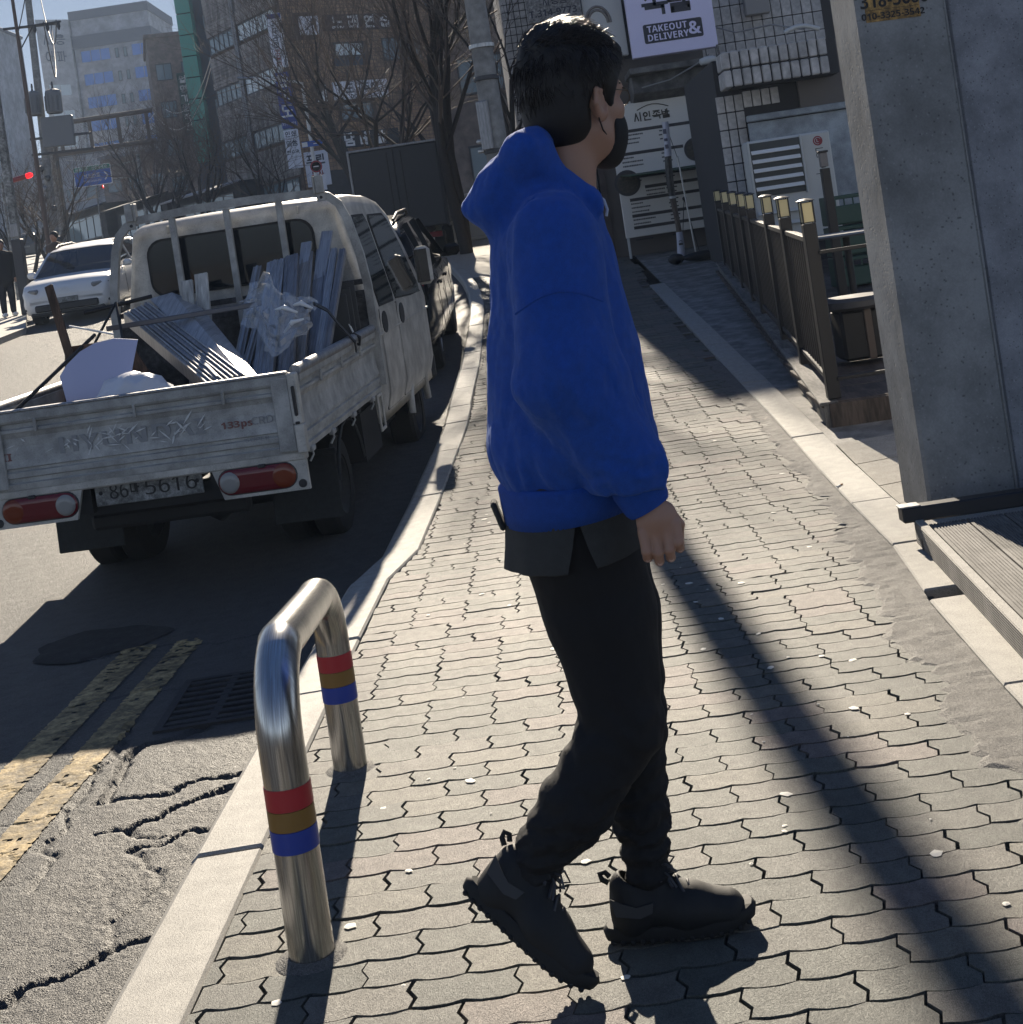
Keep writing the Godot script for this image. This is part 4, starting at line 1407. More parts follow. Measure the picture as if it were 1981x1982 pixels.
	for i in sp.size() - 1: mb.bar(sp[i], sp[i + 1], 0.034, 0.006, Vector3(0.8, 0.6, 0.2))
	part(mb, "strap", M.dark_plastic, o)
	mb = MB.new()
	mb.tube([Vector3(0.828, 1.10, -1.55), Vector3(0.868, 1.07, -1.55), Vector3(0.86, 1.03, -1.55), Vector3(0.80, 1.04, -1.55), Vector3(0.80, 1.09, -1.55)], 0.012, 6)
	part(mb, "knot", M.dark_plastic, o)
# ------------------------------------------------------------------ the right side: forecourt, pillar, decks, fence
func make_right_side() -> void:
	mat("concrete", Color(0.30, 0.305, 0.30), 0.9, 0.0, "smear", 0.35, 0.6)
	mat("concrete_blue", Color(0.33, 0.34, 0.365), 0.92, 0.0, "smear", 0.5, 0.6)
	mat("forecourt", Color(0.30, 0.29, 0.27), 0.7, 0.0, "patchy", 0.8, 1.5, true)
	mat("deck_grey", Color(0.20, 0.19, 0.175), 0.75, 0.0, "streaks", 2.0)
	mat("deck_brown", Color(0.10, 0.075, 0.06), 0.75, 0.0, "streaks", 2.0)
	mat("beam_black", Color(0.022, 0.022, 0.026), 0.45, 0.3)
	mat("post_brown", Color(0.011, 0.010, 0.011), 0.5)
	mat("reflector", Color(0.66, 0.56, 0.30), 0.35)
	mat("sticker_orange", Color(0.62, 0.36, 0.10), 0.6, 0.0, "grime", 3.0)
	mat("ink", Color(0.02, 0.018, 0.02), 0.7)
	# forecourt behind the edging
	var fc := MB.new()
	var ds := [1.5, 3.8, 5.5, 6.5, 7.0, 7.5, 8.0, 8.5, 10.0, 13.0, 16.0, 18.4, 21.0, 26.0]
	for i in ds.size() - 1:
		var a: float = ds[i]; var b: float = ds[i + 1]
		fc.face([Vector3(along(EDGE, a) + 0.17, S(a) - 0.008, -a), Vector3(7.0, S(a) - 0.008, -a), Vector3(7.0, S(b) - 0.008, -b), Vector3(along(EDGE, b) + 0.17, S(b) - 0.008, -b)], Vector3.UP)
	var fo := structure(fc, "forecourt", M.forecourt)
	# paler slabs just behind the edging
	var slabs := [[1.515, 6.45, 1.95, 6.95, 1.56, 1.98], [1.535, 6.96, 1.98, 7.52, 1.56, 1.99], [1.555, 7.53, 2.0, 8.10, 1.60, 2.0], [1.505, 5.60, 1.93, 6.44, 1.50, 1.94]]
	for s in slabs:
		var mb := MB.new()
		var e0 := along(EDGE, s[1]) + 0.196; var e1 := along(EDGE, s[3]) + 0.196
		var z0: float = -s[1]; var z1: float = -s[3]
		var y0 := S(s[1]) + 0.003; var y1 := S(s[3]) + 0.003
		var q := [Vector3(e0, y0, z0), Vector3(e0 + 0.52, y0, z0 - 0.1), Vector3(e1 + 0.52, y1, z1 - 0.1), Vector3(e1, y1, z1)]
		var g := 0.003
		q[0] += Vector3(g, 0, -g); q[1] += Vector3(-g, 0, -g); q[2] += Vector3(-g, 0, g); q[3] += Vector3(g, 0, g)
		mb.face(q, Vector3.UP)
		for k in 4: mb.face([q[k], q[(k + 1) % 4], q[(k + 1) % 4] - Vector3(0, 0.02, 0), q[k] - Vector3(0, 0.02, 0)], (q[k] + q[(k + 1) % 4]) * 0.5 - (q[0] + q[2]) * 0.5)
		part(mb, "slab", M.apron, fo)
	# the concrete pillar and wall
	var t := thing("concrete_wall", "tall grey concrete wall with a pillar carrying an orange phone sticker", "wall", Vector3(1.585, 0, -6.12))
	var mb := MB.new()
	var prof := PackedVector2Array([Vector2(0.0, -0.42), Vector2(0.0, -0.014), Vector2(0.014, 0.0), Vector2(0.366, 0.0), Vector2(0.384, -0.02), Vector2(0.384, -0.42)])
	mb.prism(prof, Vector3(0, -0.02, 0), Vector3.RIGHT, Vector3.BACK, Vector3(0, 5.2, 0))
	var pil := part(mb, "pillar", M.concrete, t)
	mb = MB.new()
	mb.cbox(Vector3(2.18, 2.5, -0.22), Vector3(3.58, 5.1, 0.40), 0.01)
	part(mb, "wall_panel", M.concrete_blue, t)
	mb = MB.new()
	mb.cbox(Vector3(0.375, 2.5, -0.012), Vector3(0.012, 5.1, 0.02), 0.004, Basis(Vector3.BACK, 0.002))
	part(mb, "joint_bead", M.concrete, t)
	# the sticker leans a little
	var sb := Basis(Vector3.BACK, -0.02)
	var at := Vector3(0.155, 2.235, 0.0015)
	mb = MB.new()
	mb.box(at, Vector3(0.232, 0.235, 0.002), sb)
	var st := part(mb, "sticker", M.sticker_orange, pil)
	latin("318-3000", at + sb * Vector3(0.012, -0.030, 0.0015), 0.0, 0.060, M.ink, st, true, 0.86, "lettering", -0.02)
	latin("010-3325-3542", at + sb * Vector3(0.0, -0.094, 0.0015), 0.0, 0.028, M.ink, st, true, 1.06, "lettering", -0.02)
	korean("인테리어", at + sb * Vector3(-0.098, 0.085, 0.0018), Vector3.RIGHT, Vector3.UP, 0.045, 0.2, 0.052, M.ink, st)
	mb = MB.new()
	for y in [-0.068, 0.012]: mb.box(at + sb * Vector3(0, y, 0.0016), Vector3(0.222, 0.0016, 0.001), sb)
	part(mb, "rule", M.ink, st)
	# deck in front of the wall
	var dk := thing("grooved_deck", "low grey grooved deck in front of the concrete wall", "deck", Vector3(1.35, 0, -4.9))
	var edge_x := func(d: float) -> float: return 1.284 + (d - 4.14) * 0.0825 - 1.35
	for i in 9:
		mb = MB.new()
		var x0: float = 0.045 + i * 0.148
		var w := 0.141
		var p := PackedVector2Array([Vector2(0.0, -0.025)])
		for k in 12:
			var gx := 0.004 + k * (w - 0.008) / 11.0
			p.append(Vector2(gx - 0.0035, 0.0)); p.append(Vector2(gx - 0.001, -0.0035 if k > 0 and k < 11 else 0.0)); p.append(Vector2(gx + 0.0015, -0.0035 if k > 0 and k < 11 else 0.0)); p.append(Vector2(gx + 0.0035, 0.0))
		p.append(Vector2(w, -0.025))
		var a := Vector3(x0 + edge_x.call(2.4), 0.092, 2.5)
		var b := Vector3(x0 + edge_x.call(5.66), 0.092, -0.76)
		var q := PackedVector2Array()
		for e in p:
			if q.is_empty() or q[q.size() - 1].distance_to(e) > 0.0004: q.append(e)
		mb.prism(q, a, Vector3.RIGHT, Vector3.UP, b - a)
		part(mb, "board", M.deck_grey, dk)
	mb = MB.new()
	var fa := Vector3(edge_x.call(2.4), 0.055, 2.5); var fb := Vector3(edge_x.call(5.72), 0.055, -0.82)
	var fp := PackedVector2Array([Vector2(-0.02, -0.04)])
	for k in 9:
		var y := -0.04 + k * 0.0095
		fp.append(Vector2(0.002, y)); fp.append(Vector2(0.002, y + 0.006)); fp.append(Vector2(-0.001, y + 0.007)); fp.append(Vector2(-0.001, y + 0.0092))
	fp.append(Vector2(-0.02, 0.045))
	mb.prism(fp, fa, Vector3.LEFT, Vector3.UP, fb - fa)
	part(mb, "fascia", M.deck_grey, dk)
	mb = MB.new()
	mb.bar(fa + Vector3(0.018, 0.043, 0), fb + Vector3(0.018, 0.043, 0), 0.034, 0.010, Vector3.UP, 0.003)
	part(mb, "trim", M.granite, dk)
	mb = MB.new()
	mb.box(Vector3(0.9, 0.03, 0.8), Vector3(1.7, 0.05, 3.0))
	part(mb, "joists", M.under_body, dk)
	mb = MB.new()
	mb.cbox(Vector3(1.55, 0.125, -0.845), Vector3(3.06, 0.060, 0.075), 0.006)
	var bm := part(mb, "kick_beam", M.beam_black, dk)
	mb = MB.new()
	mb.cbox(Vector3(0.055, 0.157, -0.845), Vector3(0.085, 0.006, 0.070), 0.002)
	part(mb, "cap_plate", M.aluminium_dull, bm)
	make_terrace()

func fence_base(d: float) -> float: return 0.214 + 0.047 * (d - 8.64)
func fence_top(d: float) -> float: return 1.412 + 0.030 * (d - 8.64)
func fence_x(d: float) -> float: return 1.775 + 0.09 * (d - 8.64)

func make_terrace() -> void:
	# the raised timber terrace
	var t := thing("terrace", "raised timber terrace with a boarded edge beside the shop", "terrace", Vector3(1.70, 0.06, -8.62))
	var org := t.position
	for i in 22:
		var mb := MB.new()
		var d := 8.62 + i * 0.46
		var x0 := fence_x(d) - 0.085
		var y := fence_base(d)
		mb.cbox(Vector3(x0 + 1.6, y - 0.015, -d - 0.228) - org, Vector3(3.2, 0.03, 0.452), 0.004, Basis(Vector3.RIGHT, 0.047))
		part(mb, "board", M.deck_brown, t)
	var mb := MB.new()
	var a := Vector3(1.698, 0.02, -8.60) - org
	var b := Vector3(fence_x(18.6) - 0.085, S(18.6) - 0.02, -18.6) - org
	mb.prism(PackedVector2Array([Vector2(0, 0), Vector2(0.03, 0), Vector2(0.03, 0.165), Vector2(0, 0.165)]), a, Vector3.RIGHT, Vector3.UP, b - a)
	part(mb, "side_board", M.deck_grey, t)
	mb = MB.new()
	mb.bar(a + Vector3(0.03, 0.176, 0.0), b + Vector3(0.03, 0.166, 0.0), 0.11, 0.022, Vector3.UP, 0.004)
	part(mb, "edge_plank", M.deck_grey, t)
	mb = MB.new()
	mb.cbox(Vector3(3.25, 0.105, -8.60) - org, Vector3(3.05, 0.185, 0.03), 0.004)
	part(mb, "front_board", M.deck_brown, t)
	# fence: square posts with yellow reflectors
	var f := thing("terrace_fence", "dark railing with eight square posts, each with a pale yellow reflector", "fence", Vector3(fence_x(8.64), fence_base(8.64), -8.64))
	var fo := f.position
	var zs := [8.68, 10.06, 11.3, 13.0, 14.0, 15.25, 16.6, 18.05]
	for i in zs.size():
		var d: float = zs[i]
		var base := Vector3(fence_x(d), fence_base(d), -d) - fo
		var h := fence_top(d) - fence_base(d)
		var bs := Basis(Vector3.UP, -0.02)
		mb = MB.new()
		mb.cbox(base + Vector3(0, h * 0.5 - 0.07, 0), Vector3(0.078, h - 0.14, 0.078), 0.004, bs)
		var p := part(mb, "post", M.post_brown, f)
		mb = MB.new()
		mb.cbox(base + Vector3(0, h - 0.072, 0), Vector3(0.062, 0.125, 0.062), 0.004, bs)
		for sx in [-1.0, 1.0]:
			for sz in [-1.0, 1.0]: mb.box(base + Vector3(sx * 0.0345, h - 0.072, sz * 0.0345), Vector3(0.009, 0.135, 0.009))
		part(mb, "lantern_frame", M.post_brown, p)
		for fc in [[Vector3(0, 0, 0.0335), Vector3(0.060, 0.116, 0.004)], [Vector3(-0.0335, 0, 0), Vector3(0.004, 0.116, 0.060)], [Vector3(0.0335, 0, 0), Vector3(0.004, 0.116, 0.060)]]:
			mb = MB.new()
			mb.cbox(base + Vector3(0, h - 0.072, 0) + fc[0], fc[1], 0.001)
			part(mb, "reflector", M.reflector, p)
		mb = MB.new()
		mb.lathe(base + Vector3(0, h - 0.006, 0), Vector3.UP, [[0.058, 0.0], [0.056, 0.006], [0.03, 0.016], [0.0001, 0.019]], 4)
		part(mb, "cap", M.post_brown, p)
		if i + 1 < zs.size():
			var d2: float = zs[i + 1]
			var nb := Vector3(fence_x(d2), fence_base(d2), -d2) - fo
			var h2 := fence_top(d2) - fence_base(d2)
			for k in [0.11, 0.0]:
				mb = MB.new()
				var ya: float = k if k > 0 else h - 0.24
				var yb: float = k if k > 0 else h2 - 0.24
				mb.bar(base + Vector3(0, ya, 0), nb + Vector3(0, yb, 0), 0.045, 0.035, Vector3.UP, 0.004)
				part(mb, "rail", M.post_brown, f)
			mb = MB.new()
			for k in range(1, 12):
				var s := k / 12.0
				mb.bar((base + Vector3(0, 0.1, 0)).lerp(nb + Vector3(0, 0.1, 0), s), (base + Vector3(0, h - 0.25, 0)).lerp(nb + Vector3(0, h2 - 0.25, 0), s), 0.018, 0.018, Vector3.BACK)
			part(mb, "balusters", M.post_brown, f).set_meta("kind", "stuff")
	# the front run and the inner post
	for y in [0.12, 0.88]:
		mb = MB.new()
		mb.bar(Vector3(0.03, y, 0.0), Vector3(1.6, y, -0.02), 0.03, 0.022, Vector3.UP, 0.003)
		part(mb, "rail", M.post_brown, f)
	for x in [0.36, 0.70, 1.05]:
		mb = MB.new()
		mb.bar(Vector3(x, 0.12, 0.0), Vector3(x, 0.88, 0.0), 0.02, 0.02, Vector3.BACK)
		part(mb, "baluster", M.post_brown, f)
	var o := thing("fence_post", "single dark post with an unlit reflector inside the terrace", "post", Vector3(2.97, fence_base(13.4), -13.4))
	mb = MB.new()
	mb.cbox(Vector3(0, 0.62, 0), Vector3(0.08, 1.24, 0.08), 0.004)
	part(mb, "shaft", M.post_brown, o)
	mb = MB.new()
	mb.cbox(Vector3(0, 1.32, 0), Vector3(0.07, 0.13, 0.07), 0.004)
	part(mb, "reflector", mat("reflector_grey", Color(0.16, 0.15, 0.15), 0.4), o)
	mb = MB.new()
	mb.cbox(Vector3(0, 1.395, 0), Vector3(0.09, 0.02, 0.09), 0.004)
	part(mb, "cap", M.post_brown, o)
	# seat, table and crates in the shade of the terrace
	o = thing("stool", "dark stool with a rounded padded seat on the terrace", "stool", Vector3(2.27, fence_base(9.9), -9.9))
	mb = MB.new()
	mb.lathe(Vector3(0, 0.36, 0), Vector3.UP, [[0.20, 0.0], [0.225, 0.02], [0.225, 0.06], [0.20, 0.085], [0.0001, 0.09]], 22)
	part(mb, "seat", mat("seat_dark", Color(0.05, 0.05, 0.055), 0.5), o)
	mb = MB.new()
	mb.cbox(Vector3(0, 0.19, 0), Vector3(0.31, 0.34, 0.31), 0.02)
	part(mb, "base", M.black, o)
	mb = MB.new()
	mb.cbox(Vector3(0.03, 0.19, 0.16), Vector3(0.05, 0.34, 0.02), 0.004)
	part(mb, "leg", mat("leg_tan", Color(0.10, 0.075, 0.06), 0.6), o)
	o = thing("round_table", "grey round topped table on the terrace behind the stool", "table", Vector3(2.75, fence_base(12.0), -12.0))
	mb = MB.new()
	mb.lathe(Vector3(0, 0.70, 0), Vector3.UP, [[0.0001, -0.001], [0.40, 0.0], [0.42, 0.015], [0.40, 0.03], [0.0001, 0.031]], 26)
	part(mb, "top", mat("table_grey", Color(0.16, 0.17, 0.18), 0.45), o)
	mb = MB.new()
	mb.tube([Vector3(0, 0, 0), Vector3(0, 0.7, 0)], 0.03, 10)
	part(mb, "leg", M.black, o)
	mb = MB.new()
	mb.lathe(Vector3(0, 0, 0), Vector3.UP, [[0.24, 0.0], [0.22, 0.02], [0.04, 0.04]], 20)
	part(mb, "foot", M.black, o)
	mat("crate_green", Color(0.008, 0.055, 0.038), 0.45)
	for i in 3:
		o = thing("bottle_crate", ["lowest dark green bottle crate of the stack on the terrace", "middle dark green bottle crate of the stack on the terrace", "topmost dark green bottle crate of the stack on the terrace"][i], "crate", Vector3(3.42, fence_base(14.6) + i * 0.31, -14.6), 0.05, "green crates stacked on the terrace")
		mb = MB.new()
		for s in [-1.0, 1.0]:
			mb.cbox(Vector3(s * 0.235, 0.15, 0), Vector3(0.02, 0.29, 0.36), 0.006)
			mb.cbox(Vector3(0, 0.10, s * 0.175), Vector3(0.45, 0.18, 0.02), 0.006)
			mb.cbox(Vector3(0, 0.275, s * 0.175), Vector3(0.45, 0.04, 0.02), 0.006)
		mb.cbox(Vector3(0, 0.012, 0), Vector3(0.46, 0.02, 0.34), 0.004)
		part(mb, "tray", M.crate_green, o)
		for k in 5:
			mb = MB.new()
			mb.cbox(Vector3(-0.18 + k * 0.09, 0.225, 0.176), Vector3(0.014, 0.07, 0.014), 0.003)
			part(mb, "slat", M.crate_green, o)

# ------------------------------------------------------------------ the shop behind the terrace
func tiles(parent: Node, o: Vector3, ex: Vector3, nx: int, ny: int, w: float, h: float, m: Array, called := "tile") -> void:
	var g := 0.014
	var protos := []
	for mm in m:
		var mb := MB.new()
		var b := Basis(ex, Vector3.UP, ex.cross(Vector3.UP))
		mb.cbox(Vector3.ZERO, Vector3(w - g, h - g, 0.03), 0.005, b)
		protos.append(mb.mesh(mm))
	for i in nx:
		for j in ny:
			put(protos[rng.randi() % protos.size()], called, parent, Transform3D(Basis.IDENTITY, o + ex * ((i + 0.5) * w) + Vector3(0, (j + 0.5) * h, 0) + ex.cross(Vector3.UP) * rng.randf_range(-0.003, 0.003)))

func make_shop() -> void:
	mat("tile_a", Color(0.56, 0.54, 0.52), 0.55, 0.0, "smear", 1.0)
	mat("tile_b", Color(0.49, 0.475, 0.46), 0.55, 0.0, "smear", 1.0)
	mat("tile_c", Color(0.60, 0.575, 0.55), 0.55, 0.0, "smear", 1.0)
	mat("grout", Color(0.035, 0.035, 0.038), 0.9)
	mat("shop_dark", Color(0.11, 0.095, 0.085), 0.6)
	mat("shop_grey", Color(0.17, 0.165, 0.16), 0.8, 0.0, "patchy", 0.7)
	mat("panel_blue", Color(0.38, 0.43, 0.47), 0.5, 0.0, "smear", 0.6)
	mat("sign_lilac", Color(0.66, 0.64, 0.86), 0.45)
	mat("sign_ink", Color(0.012, 0.014, 0.03), 0.5)
	mat("menu_paper", Color(0.64, 0.62, 0.58), 0.5)
	mat("menu_ink", Color(0.035, 0.033, 0.035), 0.6)
	mat("menu_food", Color(0.10, 0.085, 0.06), 0.5, 0.0, "grime", 6.0)
	mat("mat_green", Color(0.025, 0.07, 0.028), 0.95, 0.0, "grit", 4.0)
	mat("shop_white", Color(0.50, 0.51, 0.50), 0.5)
	var tl := [M.tile_a, M.tile_b, M.tile_c]
	# main building: two storeys, tiled, front face at z = -23.6
	var t := thing("tiled_shop_building", "two storey shop building clad in pale upright tiles behind the terrace", "building", Vector3(1.1, S(23.6), -23.6))
	var y0 := S(23.6)
	var mb := MB.new()
	mb.box(Vector3(2.9, 2.9, -3.6), Vector3(5.7, 5.9, 7.0))
	part(mb, "wall", M.grout, t)
	# tile cladding: right upper field, narrow pier beside the menu
	tiles(t, Vector3(2.34, 2.62, -0.085), Vector3.RIGHT, 13, 10, 0.165, 0.30, tl)
	tiles(t, Vector3(-0.05, 0.0, -0.085), Vector3.RIGHT, 3, 19, 0.165, 0.30, tl)
	var fr := MB.new()
	fr.box(Vector3(0.52, 1.12, -0.04), Vector3(0.10, 2.5, 0.1))
	part(fr, "door_frame", mat("frame_brown", Color(0.05, 0.035, 0.03), 0.6), t)
	fr = MB.new()
	fr.cbox(Vector3(0.28, 1.15, -0.06), Vector3(0.30, 2.3, 0.04), 0.006)
	part(fr, "door", M.shop_dark, t)
	mb = MB.new()
	mb.box(Vector3(1.5, 1.6, -0.09), Vector3(1.9, 3.2, 0.05))
	part(mb, "shopfront", M.shop_dark, t)
	mb = MB.new()
	mb.cbox(Vector3(1.78, 2.88, 0.45), Vector3(1.32, 0.10, 1.0), 0.01)
	part(mb, "canopy", M.shop_grey, t)
	mb = MB.new()
	mb.cbox(Vector3(1.78, 2.62, 0.30), Vector3(1.26, 0.42, 0.70), 0.02, Basis(Vector3.RIGHT, -0.35))
	part(mb, "canopy_soffit", M.shop_grey, t)
	mb = MB.new()
	mb.cbox(Vector3(1.22, 2.47, 0.04), Vector3(0.20, 0.06, 0.06), 0.01)
	part(mb, "ceiling_lamp", M.shop_white, t)
	for x in [2.235, 2.31]:
		mb = MB.new()
		mb.tube([Vector3(x, 0.0, 0.03), Vector3(x, 3.0, 0.03)], 0.03, 8)
		part(mb, "downpipe", M.shop_grey, t)
	# low wing in front on the right, with a ledge of upright bricks
	var wg := thing("shop_wing", "low tiled wing with a brick ledge over the grey panel and air conditioner", "building", Vector3(2.75, S(17.9), -17.9))
	var wy := S(17.9)
	mb = MB.new()
	mb.box(Vector3(1.9, 1.35, -1.6), Vector3(3.7, 2.7, 2.9))
	part(mb, "wall", M.grout, wg)
	tiles(wg, Vector3(0.02, 0.10, -0.14), Vector3.RIGHT, 3, 10, 0.115, 0.215, tl)
	tiles(wg, Vector3(0.36, 2.06, -0.12), Vector3.RIGHT, 4, 1, 0.115, 0.215, tl)
	for j in 2:
		for i in 10:
			mb = MB.new()
			mb.cbox(Vector3(0.24 + i * 0.118, 2.40 + j * 0.225, 0.42), Vector3(0.10, 0.205, 0.10), 0.012)
			put(mb.mesh(tl[(i * 7 + j * 3) % 3]), "ledge_brick", wg)
		for i in 3:
			mb = MB.new()
			mb.cbox(Vector3(0.135, 2.40 + j * 0.225, 0.36 - i * 0.16), Vector3(0.10, 0.205, 0.145), 0.012)
			put(mb.mesh(tl[i]), "ledge_brick", wg)
	mb = MB.new()
	mb.box(Vector3(0.82, 2.50, 0.2), Vector3(1.30, 0.42, 0.46))
	part(mb, "ledge_core", M.grout, wg)
	mb = MB.new()
	mb.cbox(Vector3(2.35, 2.35, -0.10), Vector3(2.6, 0.80, 0.06), 0.01)
	part(mb, "dark_opening", M.shop_dark, wg)  # closed sheet, no hole; the shade of an opening is put into its colour
	mb = MB.new()
	mb.cbox(Vector3(1.95, 1.91, 0.02), Vector3(3.2, 0.08, 0.10), 0.01)
	part(mb, "panel_cap", M.panel_blue, wg)
	mb = MB.new()
	mb.cbox(Vector3(1.95, 1.22, -0.02), Vector3(3.18, 1.28, 0.06), 0.008)
	part(mb, "metal_panel", M.panel_blue, wg)
	# air conditioner
	var ac := thing("air_conditioner", "grey outdoor air conditioner unit with bright louvre slats behind the fence", "air conditioner", Vector3(3.30, fence_base(16.6), -16.55))
	mat("ac_case", Color(0.50, 0.505, 0.48), 0.5)
	mat("ac_dark", Color(0.05, 0.055, 0.052), 0.6)
	mb = MB.new()
	mb.cbox(Vector3(0, 0.98, -0.17), Vector3(0.96, 1.20, 0.34), 0.02)
	part(mb, "case", M.ac_case, ac)
	mb = MB.new()
	mb.cbox(Vector3(-0.165, 1.24, 0.008), Vector3(0.58, 0.62, 0.02), 0.004)
	var gr := part(mb, "grille", M.ac_dark, ac)
	for k in 5:
		mb = MB.new()
		mb.cbox(Vector3(-0.165, 1.02 + k * 0.105, 0.035), Vector3(0.555, 0.052, 0.012), 0.003, Basis(Vector3.RIGHT, -0.6))
		part(mb, "louvre", M.white, gr)
	for s in [-1.0, 1.0]:
		mb = MB.new()
		mb.cbox(Vector3(-0.165 + s * 0.30, 1.24, 0.03), Vector3(0.02, 0.66, 0.04), 0.004)
		part(mb, "grille_frame", M.ac_case, gr)
	for k in 2:
		mb = MB.new()
		mb.cbox(Vector3(-0.165, 0.60 + k * 0.14, 0.035), Vector3(0.60, 0.05, 0.012), 0.003, Basis(Vector3.RIGHT, -0.6))
		part(mb, "louvre", M.ac_case, gr)
	mb = MB.new()
	mb.lathe(Vector3(0.335, 1.475, 0.001), Vector3.BACK, [[0.055, 0.0], [0.055, 0.004], [0.0001, 0.004]], 20)
	var lg := part(mb, "logo", mat("logo_red", Color(0.24, 0.015, 0.03), 0.5), ac)
	mb = MB.new()
	var arc := []
	for k in 9: arc.append(Vector3(0.335 + cos(0.6 + k * 0.55) * 0.038, 1.475 + sin(0.6 + k * 0.55) * 0.038, 0.006))
	mb.tube(arc, 0.004, 4)
	mb.box(Vector3(0.325, 1.478, 0.0065), Vector3(0.008, 0.034, 0.003)); mb.box(Vector3(0.333, 1.463, 0.0065), Vector3(0.02, 0.007, 0.003))
	part(mb, "logo_mark", M.shop_white, lg)
	latin("LG", Vector3(0.335, 1.34, 0.002), 0.0, 0.085, M.ac_dark, ac, false, 0.9, "lettering", -PI / 2)
	mb = MB.new()
	mb.box(Vector3(0.36, 1.21, 0.002), Vector3(0.07, 0.012, 0.003)); mb.box(Vector3(0.36, 1.17, 0.002), Vector3(0.05, 0.02, 0.003)); mb.box(Vector3(0.33, 1.10, 0.002), Vector3(0.13, 0.008, 0.003))
	part(mb, "markings", M.ac_dark, ac)
	mb = MB.new()
	for s in [-1.0, 1.0]: mb.box(Vector3(s * 0.4, 0.19, -0.17), Vector3(0.05, 0.38, 0.30))
	part(mb, "stand", M.black, ac)
	# meter box, cable, bird-white lamp
	mb = MB.new()
	mb.cbox(Vector3(0, 0, 0), Vector3(0.40, 0.40, 0.16), 0.015)
	var mt := thing("meter_box", "grey electric meter box on the tiled wall above the ledge", "meter box", Vector3(4.5, 4.70, -23.50))
	part(mb, "box", mat("meter_grey", Color(0.26, 0.25, 0.24), 0.6), mt)
	mb = MB.new()
	mb.cbox(Vector3(0.02, 0.06, 0.085), Vector3(0.06, 0.07, 0.02), 0.004)
	part(mb, "dial", M.shop_white, mt)
	mb = MB.new()
	mb.tube([Vector3(3.62, 4.35, -22.9), Vector3(3.9, 4.12, -22.3), Vector3(4.2, 4.0, -21.0), Vector3(4.05, 3.55, -18.3)], 0.012, 6)
	mb.tube([Vector3(2.35, 3.50, -22.4), Vector3(2.8, 3.56, -22.4), Vector3(3.2, 3.72, -22.4), Vector3(3.45, 3.86, -22.4)], 0.012, 6)
	var cb := part(mb, "sagging_cable", mat("cable_grey", Color(0.22, 0.22, 0.22), 0.6))
	tag(cb, "grey cable sagging under the lilac sign", "cable")
	mb = MB.new()
	var tb := []
	for k in 8: tb.append(Vector3(3.62 + k * 0.06, 3.44 + 0.05 * sin(k * 0.5), -17.4))
	mb.tube(tb, 0.028, 8)
	var hs := part(mb, "white_hose", M.shop_white)
	tag(hs, "short bent white hose end on top of the brick ledge", "hose")
	var sl := thing("spot_lamp", "small white spot lamp hanging below the corner of the lilac sign", "lamp", Vector3(3.42, 3.78, -22.3))
	mb = MB.new()
	mb.lathe(Vector3(0.12, 0, 0), Vector3(-1, -0.15, 0.1), [[0.02, 0.0], [0.05, 0.04], [0.065, 0.16], [0.05, 0.26], [0.0001, 0.28]], 12)
	part(mb, "shade", M.shop_white, sl)
	mb = MB.new()
	mb.tube([Vector3(0.12, 0, 0), Vector3(0.17, 0.05, 0), Vector3(0.16, 0.2, 0)], 0.02, 6)
	part(mb, "bracket", M.shop_grey, sl)
	# steel duct high on the right
	var du := thing("steel_duct", "bent shiny ventilation duct at the top right beside the pillar", "duct", Vector3(4.2, 4.75, -18.6))
	mb = MB.new()
	var bp := []
	for k in 9: bp.append(Vector3(0.28 - cos(PI * k / 8.0) * 0.30, -0.05 - sin(PI * k / 8.0) * 0.26, 0))
	bp.push_front(Vector3(-0.02, 0.8, 0)); bp.append(Vector3(0.58, 0.8, 0))
	mb.tube(bp, 0.14, 16)
	part(mb, "pipe", M.steel, du)
	mb = MB.new()
	mb.box(Vector3(0.2, 0.1, -0.9), Vector3(0.05, 0.05, 1.6))
	part(mb, "bracket", M.iron, du)
	# lilac shop sign
	var sg := thing("shop_sign", "lilac projecting box sign reading TAKEOUT and DELIVERY", "sign", Vector3(2.97, 4.0, -22.55))
	mb = MB.new()
	mb.cbox(Vector3(0, 0.75, -0.09), Vector3(1.34, 1.54, 0.18), 0.01)
	part(mb, "case", M.sign_lilac, sg)
	mb = MB.new()
	mb.prism(round_rect(-0.455, 0.47, 0.175, 0.475, 0.03, 3), Vector3(0, 0, 0.001), Vector3.RIGHT, Vector3.UP, Vector3(0, 0, 0.003))
	var pn := part(mb, "name_panel", M.sign_ink, sg)
	latin("TAKEOUT", Vector3(-0.085, 0.392, 0.006), 0.0, 0.105, M.sign_lilac, pn, true, 1.0)
	latin("DELIVERY", Vector3(-0.085, 0.258, 0.006), 0.0, 0.105, M.sign_lilac, pn, true, 1.0)
	latin("&", Vector3(0.345, 0.325, 0.006), 0.0, 0.205, M.sign_lilac, pn, true, 1.05)
	korean("족발", Vector3(-0.40, 0.98, 0.004), Vector3.RIGHT, Vector3.UP, 0.36, 0.15, 0.40, M.sign_ink, sg)
	mb = MB.new()
	mb.box(Vector3(0, 1.0, -0.6), Vector3(0.06, 0.06, 0.9))
	part(mb, "bracket", M.iron, sg)
	# older sign with a phone number, and the white lightbox beside it
	sg = thing("branch_sign", "grey wall sign with a phone number behind the man's hair", "sign", Vector3(1.20, 4.80, -22.8))
	mb = MB.new()
	mb.cbox(Vector3(0, 0.30, -0.05), Vector3(0.86, 0.62, 0.10), 0.01)
	part(mb, "case", mat("sign_grey", Color(0.36, 0.355, 0.35), 0.6, 0.0, "grime", 1.5), sg)
